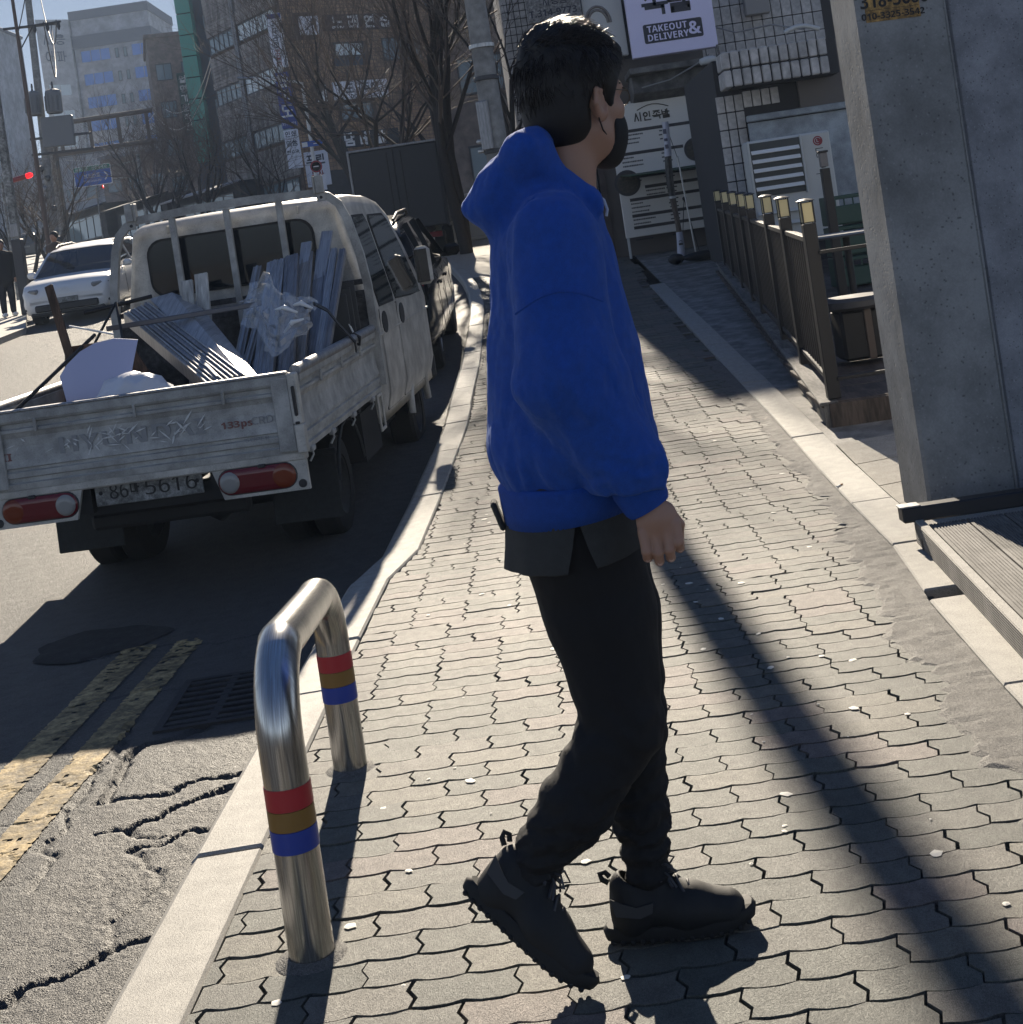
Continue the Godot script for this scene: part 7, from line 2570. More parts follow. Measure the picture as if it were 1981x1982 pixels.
	cable(tp + Vector3(0.8, -1.4, 0.2), Vector3(-13.4, 10.35, -45.0), 2.0, 0.018, "lower black wire between the two left poles", M.wire_black)
	cable(tp + Vector3(0.2, 0.5, 0), Vector3(-11.0, 22.0, -58.0), 1.0, 0.02, "black wire running up out of the picture from the transformer pole", M.wire_black)
	cable(Vector3(-25.0, 15.6, -112.0), Vector3(-15.6, 14.8, -84.0), 1.5, 0.03, "pale wire sagging across the green tower, upper of two", M.wire_pale)
	cable(Vector3(-25.6, 14.9, -112.0), Vector3(-15.8, 14.0, -84.0), 2.0, 0.03, "pale wire sagging across the green tower, lower of two", M.wire_pale)
	cable(Vector3(-32.0, 12.4, -108.0), Vector3(-24.0, 14.4, -104.0), 1.1, 0.03, "pale wire looping above the sign gantry", M.wire_pale)
	cable(Vector3(-14.2, 10.2, -45.0), Vector3(-9.0, 17.0, -36.0), 0.6, 0.016, "black wire rising from the thin steel pole", M.wire_black)

# ------------------------------------------------------------------ bare winter trees
var tree_rng := RandomNumberGenerator.new()
func grow(tk: MB, tw: MB, p: Vector3, dir: Vector3, r: float, l: float, level: int, spread: float) -> void:
	var pts := [p]
	var rad := [r]
	var q := p
	var d := dir
	var n := 4 if level < 2 else 3
	var kids := []
	for k in n:
		d = (d + Vector3(tree_rng.randfn(0, 0.13), tree_rng.randfn(0.05, 0.08), tree_rng.randfn(0, 0.13))).normalized()
		q += d * l / n
		var rr := lerpf(r, r * 0.55, (k + 1.0) / n)
		pts.append(q)
		rad.append(rr)
		kids.append([q, d, rr])
	if level < 2: tk.tube(pts, rad, 7 if level == 0 else 5, level > 0)
	else: tw.tube(pts, rad, 3, false)
	if level >= 5 or r < 0.006: return
	var cnt := 5 if level == 0 else (5 if level < 3 else 4)
	for i in cnt:
		var s: Array = kids[mini(n - 1, maxi(1 if level == 0 else 0, tree_rng.randi_range(0, n - 1)))] if i > 1 else kids[n - 1]
		var side := Vector3(tree_rng.randfn(), tree_rng.randfn(0.0, 0.5), tree_rng.randfn()).normalized()
		var nd: Vector3 = ((s[1] as Vector3) + side * spread * tree_rng.randf_range(0.6, 1.2) + Vector3(0, 0.12, 0)).normalized()
		grow(tk, tw, s[0], nd, s[2] * tree_rng.randf_range(0.55, 0.78), l * tree_rng.randf_range(0.58, 0.80), level + 1, spread)

func bare_tree(label: String, at: Vector3, h: float, r: float, sd: int, stems := 1, lean := Vector3.ZERO, spread := 0.75) -> Node3D:
	tree_rng.seed = sd
	var t := thing("bare_tree", label, "tree", at, 0.0, "leafless street trees")
	var tk := MB.new()
	var tw := MB.new()
	for i in stems:
		var d := (Vector3(0, 1, 0) + lean + Vector3(tree_rng.randfn(0, 0.16), 0, tree_rng.randfn(0, 0.16)) * (1.0 if stems > 1 else 0.3)).normalized()
		grow(tk, tw, Vector3(tree_rng.randfn(0, 0.06), -0.1, tree_rng.randfn(0, 0.06)) * (1.0 if stems > 1 else 0.0), d, r, h * 0.42, 0, spread)
	part(tk, "trunk", M.bark, t)
	part(tw, "crown", M.twig, t)
	return t

func make_trees() -> void:
	mat("bark", Color(0.045, 0.038, 0.034), 0.9, 0.0, "grit", 3.0)
	mat("twig", Color(0.095, 0.075, 0.062), 0.85)
	bare_tree("large many stemmed bare tree on the kerb beyond the box truck", Vector3(-0.98, S(31.0), -31.0), 10.5, 0.13, 5, 3, Vector3(-0.06, 0, 0))
	bare_tree("bare tree just right of the large one, close to the utility pole", Vector3(0.15, S(27.5), -27.5), 8.0, 0.08, 17, 1, Vector3(-0.05, 0, 0))
	var b := bare_tree("bare tree spreading in front of the brown tiled front", Vector3(-4.4, S(47.0), -47.0), 11.0, 0.14, 23, 2, Vector3(0.02, 0, 0), 0.85)
	var c := bare_tree("dense bare tree before the foot of the timber clad flank", Vector3(-13.6, S(66.0), -66.0), 8.0, 0.13, 31, 2, Vector3(-0.1, 0, 0), 0.95)
	var more := [
		[b, "bare tree behind the large one, left of the utility pole", Vector3(-1.9, S(58.0), -58.0), 1.3, 0.95],
		[b, "bare tree far behind the shop corner", Vector3(0.6, S(44.0), -44.0), 4.0, 0.8],
		[c, "dense bare tree left of the street lamp", Vector3(-10.0, S(62.0), -62.0), 2.2, 0.80],
		[c, "dense bare tree in front of the green tower", Vector3(-17.8, S(76.0), -76.0), 0.7, 1.12],
		[c, "dense bare tree under the sign gantry", Vector3(-22.0, S(90.0), -90.0), 3.4, 1.05],
		[b, "tall bare tree in the gap below the apartment block", Vector3(-25.5, S(110.0), -110.0), 5.0, 0.9],
		[c, "bare tree beside the transformer pole", Vector3(-19.6, S(62.0), -62.0), 4.3, 0.78],
		[c, "bare tree at the far left behind the square post", Vector3(-16.6, S(50.0), -50.0), 1.0, 0.62],
		[b, "bare tree right above the parked box truck", Vector3(-3.2, S(38.0), -38.0), 2.6, 0.78]]
	for m in more:
		copy_of(m[0], m[1], Transform3D(Basis(Vector3.UP, m[3]) * Basis.from_scale(Vector3.ONE * m[4]), m[2]))
# ------------------------------------------------------------------ people: distance fields meshed as surface nets
class Field:
	var lo: Vector3
	var cell: float
	var nx: int
	var ny: int
	var nz: int
	var g := PackedFloat32Array()
	func _init(a: Vector3, b: Vector3, c: float) -> void:
		lo = a
		cell = c
		nx = int(ceil((b.x - a.x) / c)) + 1
		ny = int(ceil((b.y - a.y) / c)) + 1
		nz = int(ceil((b.z - a.z) / c)) + 1
		g.resize(nx * ny * nz)
		g.fill(1.0)
	# a tapered capsule; wide stretches it along the unit vector sdir
	func cap(a: Vector3, b: Vector3, ra: float, rb: float, k := 0.02, op := 0, wide := 1.0, sdir := Vector3.BACK) -> void:
		var m := maxf(ra, rb) * maxf(wide, 1.0) + k + cell * 3.0
		var q0 := ((a.min(b) - Vector3.ONE * m - lo) / cell).floor()
		var q1 := ((a.max(b) + Vector3.ONE * m - lo) / cell).ceil()
		var ab := b - a
		var iv := 1.0 / maxf(ab.length_squared(), 1e-9)
		var sh := (1.0 / wide - 1.0)
		for z in range(maxi(0, int(q0.z)), mini(nz, int(q1.z) + 1)):
			for y in range(maxi(0, int(q0.y)), mini(ny, int(q1.y) + 1)):
				var row := (z * ny + y) * nx
				for x in range(maxi(0, int(q0.x)), mini(nx, int(q1.x) + 1)):
					var p := lo + Vector3(x, y, z) * cell - a
					if wide != 1.0: p += sdir * (p.dot(sdir) * sh)
					var t := clampf(p.dot(ab) * iv, 0.0, 1.0)
					var d := (p - ab * t).length() - lerpf(ra, rb, t)
					put(row + x, d, k, op)
	func ell(c: Vector3, r: Vector3, b := Basis.IDENTITY, k := 0.02, op := 0) -> void:
		var m := maxf(r.x, maxf(r.y, r.z)) + k + cell * 3.0
		var q0 := ((c - Vector3.ONE * m - lo) / cell).floor()
		var q1 := ((c + Vector3.ONE * m - lo) / cell).ceil()
		var bi := b.transposed()
		var rm := minf(r.x, minf(r.y, r.z))
		for z in range(maxi(0, int(q0.z)), mini(nz, int(q1.z) + 1)):
			for y in range(maxi(0, int(q0.y)), mini(ny, int(q1.y) + 1)):
				var row := (z * ny + y) * nx
				for x in range(maxi(0, int(q0.x)), mini(nx, int(q1.x) + 1)):
					var p := (bi * (lo + Vector3(x, y, z) * cell - c)) / r
					var l := p.length()
					var d := (l - 1.0) * rm if l < 1e-4 else l * (l - 1.0) / (p / r).length()
					put(row + x, d, k, op)
	func put(i: int, d: float, k: float, op: int) -> void:
		var o := g[i]
		if op == 0:
			var h := maxf(k - absf(o - d), 0.0) / k
			g[i] = minf(o, d) - h * h * k * 0.25
		else:
			d = -d
			var h := maxf(k - absf(o - d), 0.0) / k
			g[i] = maxf(o, d) + h * h * k * 0.25
	func below(y0: float) -> void:   # cut away everything under y0
		for y in ny:
			var d := y0 - (lo.y + y * cell)
			for z in nz:
				for x in nx:
					var i := (z * ny + y) * nx + x
					g[i] = maxf(g[i], d)
	func ripple(fn: Callable) -> void:
		for z in nz:
			for y in ny:
				for x in nx:
					var i := (z * ny + y) * nx + x
					if absf(g[i]) < cell * 3.0: g[i] += fn.call(lo + Vector3(x, y, z) * cell)
	func net(mb: MB, off: Vector3) -> void:
		var id := PackedInt32Array()
		id.resize(nx * ny * nz)
		id.fill(-1)
		var s := [0, 1, nx, nx + 1, nx * ny, nx * ny + 1, nx * ny + nx, nx * ny + nx + 1]
		var ed := [[0, 1], [2, 3], [4, 5], [6, 7], [0, 2], [1, 3], [4, 6], [5, 7], [0, 4], [1, 5], [2, 6], [3, 7]]
		var cr := [Vector3(0, 0, 0), Vector3(1, 0, 0), Vector3(0, 1, 0), Vector3(1, 1, 0), Vector3(0, 0, 1), Vector3(1, 0, 1), Vector3(0, 1, 1), Vector3(1, 1, 1)]
		for z in nz - 1:
			for y in ny - 1:
				for x in nx - 1:
					var i := (z * ny + y) * nx + x
					var a := g[i]
					if absf(a) > cell * 2.5: continue
					var neg := 0
					for e in 8:
						if g[i + s[e]] < 0.0: neg += 1
					if neg == 0 or neg == 8: continue
					var p := Vector3.ZERO
					var c := 0
					for e in ed:
						var u := g[i + s[e[0]]]
						var v := g[i + s[e[1]]]
						if (u < 0.0) != (v < 0.0):
							p += (cr[e[0]] as Vector3).lerp(cr[e[1]], u / (u - v))
							c += 1
					p /= c
					var n := Vector3(g[i + s[1]] + g[i + s[3]] + g[i + s[5]] + g[i + s[7]] - g[i] - g[i + s[2]] - g[i + s[4]] - g[i + s[6]], g[i + s[2]] + g[i + s[3]] + g[i + s[6]] + g[i + s[7]] - g[i] - g[i + s[1]] - g[i + s[4]] - g[i + s[5]], g[i + s[4]] + g[i + s[5]] + g[i + s[6]] + g[i + s[7]] - g[i] - g[i + s[1]] - g[i + s[2]] - g[i + s[3]]).normalized()
					id[i] = mb.vert(lo + (Vector3(x, y, z) + p) * cell - off, n)
		var st := [1, nx, nx * ny]
		for z in range(1, nz - 1):
			for y in range(1, ny - 1):
				for x in range(1, nx - 1):
					var i := (z * ny + y) * nx + x
					if id[i] < 0: continue
					for ax in 3:
						var u := g[i]
						var v := g[i + st[ax]]
						if (u < 0.0) == (v < 0.0): continue
						var b: int = st[(ax + 1) % 3]
						var c: int = st[(ax + 2) % 3]
						var q := [id[i], id[i - b], id[i - b - c], id[i - c]]
						if q[0] < 0 or q[1] < 0 or q[2] < 0 or q[3] < 0: continue
						var o := mb.n[q[0]] + mb.n[q[1]] + mb.n[q[2]] + mb.n[q[3]]
						mb.t3(q[0], q[1], q[2], o)
						mb.t3(q[0], q[2], q[3], o)

# a ribbed knitted band round an oval
func rib_band(mb: MB, rings: Array, ribs: int, deep: float) -> void:
	# rings: [centre, radius x vector, radius z vector]
	var out := []
	for r in rings:
		var ring := []
		for k in ribs * 2:
			var a := TAU * k / (ribs * 2.0)
			var q := 1.0 - (deep if k % 2 else 0.0)
			ring.append((r[0] as Vector3) + (r[1] as Vector3) * cos(a) * q + (r[2] as Vector3) * sin(a) * q)
		out.append(ring)
	mb.loft(out, true, true, true)

func make_shoe(parent: Node3D, po: Vector3, heel: Vector3, fwd: Vector3, up: Vector3, called: String) -> void:
	fwd = fwd.normalized()
	var side := fwd.cross(up).normalized()
	up = side.cross(fwd).normalized()
	var tf := Transform3D(Basis(fwd, up, side), heel - po)
	var place := func(m: MB) -> MB:
		for i in m.v.size():
			m.v[i] = tf * m.v[i]
			m.n[i] = tf.basis * m.n[i]
		return m
	var f := Field.new(Vector3(-0.03, -0.01, -0.075), Vector3(0.32, 0.17, 0.075), 0.005)
	f.cap(Vector3(0.235, 0.038, 0.0), Vector3(0.15, 0.052, 0), 0.038, 0.046, 0.02, 0, 1.18)
	f.cap(Vector3(0.16, 0.052, 0), Vector3(0.055, 0.070, 0), 0.046, 0.044, 0.02)
	f.cap(Vector3(0.045, 0.045, 0), Vector3(0.042, 0.105, 0), 0.043, 0.036, 0.02)
	f.cap(Vector3(0.12, 0.085, 0), Vector3(0.080, 0.128, 0), 0.030, 0.026, 0.015)
	f.cap(Vector3(0.062, 0.13, 0), Vector3(0.066, 0.20, 0), 0.030, 0.036, 0.008, 1)
	f.below(0.016)
	var mb := MB.new()
	f.net(mb, Vector3.ZERO)
	var s := part(place.call(mb), called, M.shoe_black, parent)
	# sole with lugs
	mb = MB.new()
	var ol := []
	for k in 28:
		var a := TAU * k / 28.0
		var x := 0.138 + cos(a) * 0.153
		var w := 0.043 + 0.008 * clampf((x - 0.12) / 0.1, -0.6, 1.0)
		ol.append(Vector3(x, 0, signf(sin(a)) * pow(absf(sin(a)), 0.62) * w))
	var rings := []
	for l in [[0.004, 0.93], [0.010, 1.0], [0.026, 1.02], [0.034, 0.97]]:
		var ring := []
		for p in ol:
			var spring := 0.016 * pow(clampf((p.x - 0.20) / 0.09, 0.0, 1.0), 2.0)
			ring.append(Vector3(0.138 + (p.x - 0.138) * l[1], l[0] + spring, p.z * l[1]))
		rings.append(ring)
	mb.loft(rings)
	var so := part(place.call(mb), "sole", M.sole_black, s)
	mb = MB.new()
	for k in 15:
		var x := 0.0 + k * 0.0195
		var w := 0.043 + 0.008 * clampf((x - 0.12) / 0.1, -0.6, 1.0)
		w *= pow(maxf(0.05, 1.0 - pow(absf((x - 0.138) / 0.155), 3.0)), 0.5)
		var spring := 0.016 * pow(clampf((x - 0.20) / 0.09, 0.0, 1.0), 2.0)
		for q in [-1.0, 1.0]: mb.cbox(Vector3(x, 0.0075 + spring, q * w * 0.84), Vector3(0.011, 0.010, 0.018), 0.003)
		if k % 2: mb.cbox(Vector3(x, 0.004 + spring, 0), Vector3(0.011, 0.006, 0.04), 0.002)
	part(place.call(mb), "tread", M.sole_black, so).set_meta("kind", "stuff")
	# side panel, toe cap, laces, pull tab
	for q in [-1.0, 1.0]:
		mb = MB.new()
		var pp := []
		for e in [[0.006, 0.105], [0.012, 0.070], [0.060, 0.060], [0.085, 0.068], [0.090, 0.088], [0.055, 0.082], [0.030, 0.092]]: pp.append(Vector3(e[0], e[1], q * (0.0465 - 0.05 * maxf(0.0, e[1] - 0.07))))
		panel(pp, Vector3(0, 0.1, q), 0.003, mb)
		part(place.call(mb), "heel_panel", M.shoe_grey, s)
	for k in 5:
		mb = MB.new()
		var x := 0.185 - k * 0.021
		var y := 0.086 + k * 0.0125
		mb.tube([Vector3(x + 0.010, y - 0.018, -0.030), Vector3(x, y, -0.012), Vector3(x, y + 0.004, 0.0), Vector3(x, y, 0.012), Vector3(x + 0.010, y - 0.018, 0.030)], 0.0034, 5)
		part(place.call(mb), "lace", M.lace, s)
	mb = MB.new()
	for q in [-1.0, 1.0]:
		mb.tube([Vector3(0.105, 0.135, 0), Vector3(0.125, 0.150, q * 0.022), Vector3(0.145, 0.138, q * 0.034), Vector3(0.130, 0.128, q * 0.020), Vector3(0.106, 0.134, 0)], 0.0026, 5)
		mb.tube([Vector3(0.106, 0.135, 0), Vector3(0.128, 0.130, q * 0.03), Vector3(0.140, 0.110, q * 0.042)], 0.0024, 5)
	part(place.call(mb), "bow", M.lace, s)
	mb = MB.new()
	mb.tube([Vector3(0.006, 0.118, 0), Vector3(-0.006, 0.126, 0), Vector3(-0.009, 0.138, 0), Vector3(0.002, 0.140, 0), Vector3(0.010, 0.130, 0)], 0.0028, 6, true, 2.2)
	part(place.call(mb), "pull_tab", M.shoe_black, s)

func make_person() -> void:
	var skin := mat("skin", Color(0.36, 0.205, 0.140), 0.5)
	skin.subsurf_scatter_enabled = true
	skin.subsurf_scatter_strength = 0.15
	var hood := mat("hoodie_blue", Color(0.008, 0.078, 0.42), 0.9, 0.0, "cloth", 9.0, 2.5)
	hood.rim_enabled = true
	hood.rim = 0.5
	mat("rib_blue", Color(0.008, 0.072, 0.39), 0.9, 0.0, "cloth", 9.0, 2.5)
	mat("tee_grey", Color(0.045, 0.047, 0.046), 0.9, 0.0, "cloth", 8.0, 2.0)
	mat("trouser_black", Color(0.006, 0.006, 0.0075), 0.85, 0.0, "cloth", 8.0, 2.0)
	mat("shoe_black", Color(0.0085, 0.009, 0.010), 0.7, 0.0, "cloth", 12.0, 2.0)
	mat("shoe_grey", Color(0.035, 0.036, 0.038), 0.7)
	mat("sole_black", Color(0.008, 0.008, 0.008), 0.75)
	mat("lace", Color(0.05, 0.05, 0.055), 0.6)
	var hairm := mat("hair", Color(0.007, 0.006, 0.006), 0.65)
	mat("mask_black", Color(0.010, 0.010, 0.011), 0.8)
	var po := Vector3(0.05, 0, -2.9)
	var t := thing("person", "man in a royal blue hooded sweatshirt and black trousers, striding to the right, face masked", "person", po)
	var fn := FastNoiseLite.new()
	fn.seed = 9
	fn.frequency = 1.0
	# --- body: one continuous skin from head to ankles
	var F := Vector3(0.766, 0, -0.643)
	var U := Vector3(0.02, 1, 0).normalized()
	var R := F.cross(U).normalized()
	var hc := Vector3(0.170, 1.688, -2.94)
	var hb := Basis(F, U, R)
	var h := func(f: float, u: float, r: float) -> Vector3: return hc + F * f + U * u + R * r
	var body := MB.new()
	var fd := Field.new(Vector3(-0.30, 0.02, -3.32), Vector3(0.34, 1.56, -2.54), 0.020)
	fd.cap(Vector3(0.075, 1.40, -2.93), Vector3(0.06, 0.95, -2.92), 0.09, 0.10, 0.03, 0, 1.4)
	fd.cap(Vector3(0.085, 1.42, -2.80), Vector3(0.10, 1.42, -3.06), 0.055, 0.055, 0.03)
	fd.cap(Vector3(0.13, 1.50, -2.935), Vector3(0.09, 1.40, -2.93), 0.055, 0.07, 0.03)
	for a in [[Vector3(0.085, 1.41, -2.78), Vector3(0.072, 1.15, -2.70), 0.052, 0.045], [Vector3(0.072, 1.15, -2.70), Vector3(0.176, 0.91, -2.70), 0.043, 0.032], [Vector3(0.10, 1.42, -3.08), Vector3(0.09, 1.15, -3.17), 0.052, 0.045], [Vector3(0.09, 1.15, -3.17), Vector3(0.19, 0.92, -3.15), 0.043, 0.03], [Vector3(0.19, 0.92, -3.15), Vector3(0.21, 0.83, -3.15), 0.034, 0.028], [Vector3(0.05, 0.82, -2.86), Vector3(0.076, 0.455, -2.82), 0.085, 0.05], [Vector3(0.076, 0.455, -2.82), Vector3(-0.14, 0.21, -2.80), 0.046, 0.032], [Vector3(0.055, 0.82, -2.98), Vector3(0.095, 0.40, -2.965), 0.085, 0.05], [Vector3(0.095, 0.40, -2.965), Vector3(0.085, 0.10, -2.925), 0.046, 0.033], [Vector3(0.05, 0.95, -2.92), Vector3(0.05, 0.82, -2.92), 0.10, 0.11]]:
		fd.cap(a[0], a[1], a[2], a[3], 0.02)
	fd.net(body, po)
	# head
	fd = Field.new(hc - Vector3(0.14, 0.235, 0.14), hc + Vector3(0.15, 0.15, 0.14), 0.0045)
	fd.ell(h.call(-0.012, 0.040, 0), Vector3(0.096, 0.094, 0.074), hb, 0.02)
	fd.ell(h.call(0.034, -0.038, 0), Vector3(0.070, 0.092, 0.060), hb, 0.03)
	fd.cap(h.call(0.0, -0.070, 0.046), h.call(0.066, -0.106, 0.014), 0.020, 0.026, 0.025)
	fd.cap(h.call(0.0, -0.070, -0.046), h.call(0.066, -0.106, -0.014), 0.020, 0.026, 0.025)
	fd.ell(h.call(0.062, -0.028, 0.040), Vector3(0.026, 0.024, 0.022), hb, 0.02)
	fd.ell(h.call(0.062, -0.028, -0.040), Vector3(0.026, 0.024, 0.022), hb, 0.02)
	fd.cap(h.call(0.088, 0.018, 0.030), h.call(0.088, 0.018, -0.030), 0.016, 0.016, 0.02)
	fd.cap(h.call(0.092, 0.0, 0), h.call(0.106, -0.040, 0), 0.009, 0.012, 0.015)
	fd.cap(h.call(-0.026, -0.05, 0), Vector3(0.118, 1.47, -2.935), 0.054, 0.064, 0.03)
	fd.ell(h.call(-0.014, -0.020, 0.080), Vector3(0.019, 0.035, 0.010), hb * Basis(Vector3.UP, -0.55) * Basis(Vector3.BACK, 0.22), 0.008)
	fd.ell(h.call(-0.008, -0.018, 0.092), Vector3(0.008, 0.017, 0.008), hb, 0.006, 1)
	fd.cap(h.call(0.000, 0.008, 0.080), h.call(-0.024, 0.008, 0.090), 0.005, 0.0055, 0.006)
	fd.cap(h.call(-0.024, 0.008, 0.090), h.call(-0.030, -0.018, 0.090), 0.0055, 0.005, 0.006)
	fd.cap(h.call(-0.030, -0.018, 0.090), h.call(-0.012, -0.050, 0.080), 0.005, 0.0065, 0.006)
	fd.ell(h.call(-0.004, -0.022, -0.078), Vector3(0.020, 0.034, 0.011), hb * Basis(Vector3.UP, 0.35), 0.008)
	fd.net(body, po)
	# near hand: palm, four curled fingers and the thumb
	fd = Field.new(Vector3(0.10, 0.765, -2.80), Vector3(0.27, 0.95, -2.64), 0.0032)
	var wr := Vector3(0.180, 0.912, -2.70)
	fd.cap(wr, Vector3(0.190, 0.873, -2.695), 0.025, 0.028, 0.012, 0, 0.8, Vector3.BACK)
	fd.ell(Vector3(0.193, 0.868, -2.694), Vector3(0.040, 0.040, 0.0165), Basis(Vector3.BACK, -0.10), 0.012)
	var fx := [[0.163, 0.838, 0.793], [0.184, 0.836, 0.783], [0.206, 0.838, 0.787], [0.225, 0.846, 0.802]]
	for i in 4:
		var a := Vector3(fx[i][0], fx[i][1] + 0.012, -2.690)
		var b := Vector3(fx[i][0] + 0.001, lerpf(fx[i][1], fx[i][2], 0.48), -2.684)
		var c := Vector3(fx[i][0] + 0.002, fx[i][2] + 0.010, -2.695)
		var e := Vector3(fx[i][0] + 0.001, fx[i][2] + 0.006, -2.715)
		fd.cap(a, b, 0.0105, 0.0094, 0.006)
		fd.cap(b, c, 0.0094, 0.0086, 0.004)
		fd.cap(c, e, 0.0086, 0.0072, 0.004)
	fd.cap(Vector3(0.214, 0.885, -2.705), Vector3(0.234, 0.850, -2.722), 0.013, 0.0105, 0.010)
	fd.cap(Vector3(0.234, 0.850, -2.722), Vector3(0.232, 0.820, -2.732), 0.0105, 0.0085, 0.005)
	fd.net(body, po)
	part(body, "body", skin, t)
	var mb := MB.new()
	for i in 4: mb.lathe(Vector3(fx[i][0] + 0.002, fx[i][2] + 0.008, -2.6875) - po, Vector3(0, -0.25, 1), [[0.0052, 0.0], [0.0045, 0.0012], [0.0001, 0.0016]], 8)
	part(mb, "fingernails", mat("nail", Color(0.58, 0.40, 0.34), 0.25), t).set_meta("kind", "stuff")
	for s in [-1.0, 1.0]:
		mb = MB.new()
		mb.lathe(h.call(0.080, -0.002, s * 0.031) - po, F, [[0.012, 0.0], [0.010, 0.006], [0.005, 0.0095], [0.0001, 0.011]], 12)
		part(mb, "eye", mat("eye_white", Color(0.6, 0.58, 0.55), 0.15), t)
		mb = MB.new()
		mb.tube([h.call(0.095, 0.020, s * 0.014) - po, h.call(0.097, 0.027, s * 0.030) - po, h.call(0.086, 0.024, s * 0.048) - po], [0.003, 0.004, 0.002], 6)
		part(mb, "eyebrow", hairm, t)
	# --- hair
	fd = Field.new(hc - Vector3(0.16, 0.14, 0.16), hc + Vector3(0.17, 0.20, 0.16), 0.005)
	fd.ell(h.call(-0.014, 0.052, 0), Vector3(0.112, 0.096, 0.096), hb, 0.02)
	fd.ell(h.call(-0.052, -0.018, 0), Vector3(0.066, 0.090, 0.082), hb, 0.03)
	fd.ell(h.call(0.058, 0.082, 0), Vector3(0.054, 0.044, 0.070), hb, 0.03)
	fd.ell(h.call(-0.030, 0.110, 0.0), Vector3(0.075, 0.050, 0.064), hb, 0.03)
	fd.cap(h.call(0.040, 0.030, 0.066), h.call(0.036, -0.018, 0.064), 0.013, 0.007, 0.012)
	fd.cap(h.call(0.040, 0.030, -0.066), h.call(0.036, -0.018, -0.064), 0.013, 0.007, 0.012)
	for s in [-1.0, 1.0]: fd.ell(h.call(-0.004, -0.034, s * 0.092), Vector3(0.034, 0.046, 0.034), hb, 0.012, 1)
	fd.ell(h.call(0.100, -0.010, 0), Vector3(0.060, 0.045, 0.085), hb, 0.02, 1)
	fd.cap(h.call(-0.035, -0.12, 0), h.call(0.05, -0.16, 0), 0.045, 0.05, 0.02, 1)
	fd.ripple(func(p: Vector3) -> float: return fn.get_noise_3d(p.x * 20.0, p.y * 14.0, p.z * 20.0) * 0.010 * clampf((p.y - 1.72) / 0.08, 0.0, 1.0))
	mb = MB.new()
	fd.net(mb, po)
	var hr := part(mb, "hair", hairm, t)
	mb = MB.new()
	var r4 := RandomNumberGenerator.new()
	r4.seed = 31
	for k in 5200:
		var d := Vector3(r4.randfn(), r4.randfn(0.35, 0.9), r4.randfn()).normalized()
		if d.y < -0.62 or (d.x > 0.25 and d.y < 0.30) or (d.y < -0.1 and absf(d.z) > 0.62 and d.x > -0.35): continue
		var loc := Vector3(d.x * 0.108 - 0.014, d.y * 0.096 + 0.056, d.z * 0.092)
		if d.y < 0.0: loc = Vector3(d.x * 0.100 - 0.026, d.y * 0.110 + 0.040, d.z * 0.088)
		var a: Vector3 = h.call(loc.x, loc.y, loc.z) - po
		var dir := hb * d
		# combed: forward and sideways on the crown, down at the sides and the back
		var flow := hb * (Vector3(0.55, 0.1, 0.35) if d.y > 0.45 else Vector3(0.05, -1.0, 0.0))
		flow += Vector3(r4.randfn(0, 0.32), r4.randfn(0, 0.32), r4.randfn(0, 0.32))
		flow = (flow - dir * flow.dot(dir)).normalized()
		var l := r4.randf_range(0.020, 0.045)
		var lift := 0.45 if d.y > 0.45 else 0.10
		if r4.randf() < 0.10: lift += 0.5
		var b := a + (dir * lift + flow * 0.8).normalized() * l * 0.5
		var c := b + (dir * lift * 0.2 + flow + Vector3(0, -0.12, 0)).normalized() * l * 0.6
		mb.tube([a, b, c], [0.0013, 0.0011, 0.0003], 3, false)
	part(mb, "strands", mat("hair_strand", Color(0.016, 0.011, 0.009), 0.42), hr).set_meta("kind", "stuff")
	# --- face mask and glasses
	fd = Field.new(h.call(0.05, -0.07, 0) - Vector3.ONE * 0.10, h.call(0.05, -0.07, 0) + Vector3.ONE * 0.10, 0.005)
	fd.ell(h.call(0.046, -0.068, 0), Vector3(0.070, 0.072, 0.063), hb, 0.02)
	fd.cap(h.call(0.104, -0.040, 0), h.call(0.076, -0.118, 0), 0.014, 0.026, 0.03)
	fd.ell(h.call(-0.030, -0.045, 0.035), Vector3(0.078, 0.13, 0.08), hb, 0.006, 1)
	fd.ell(h.call(-0.030, -0.045, -0.035), Vector3(0.078, 0.13, 0.08), hb, 0.006, 1)
	fd.ell(h.call(0.07, 0.040, 0), Vector3(0.10, 0.060, 0.12), hb, 0.01, 1)
	mb = MB.new()
	fd.net(mb, po)
	var mk := part(mb, "face_mask", M.mask_black, t)
	for s in [-1.0, 1.0]:
		mb = MB.new()
		mb.tube([h.call(-0.018, -0.004, s * 0.080) - po, h.call(-0.020, -0.050, s * 0.084) - po, h.call(0.0, -0.070, s * 0.070) - po, h.call(0.028, -0.088, s * 0.056) - po, h.call(0.052, -0.104, s * 0.044) - po], 0.0016, 5)
		part(mb, "ear_loop", M.mask_black, mk)
	var gs := MB.new()
	for s in [-1.0, 1.0]:
		gs.tube([h.call(-0.004, 0.010, s * 0.080) - po, h.call(0.05, 0.008, s * 0.072) - po, h.call(0.090, 0.006, s * 0.062) - po], 0.0013, 5)
		var ring := []
		for k in 15: ring.append(h.call(0.099 - 0.012 * absf(cos(TAU * k / 14.0) - s) * 0.5, -0.004 + sin(TAU * k / 14.0) * 0.021, s * 0.034 + cos(TAU * k / 14.0) * 0.024) - po)
		gs.tube(ring, 0.0012, 5)
	gs.tube([h.call(0.101, 0.002, -0.011) - po, h.call(0.104, 0.006, 0) - po, h.call(0.101, 0.002, 0.011) - po], 0.0012, 5)
	part(gs, "glasses", mat("wire_frame", Color(0.10, 0.075, 0.05), 0.3, 0.8), t)
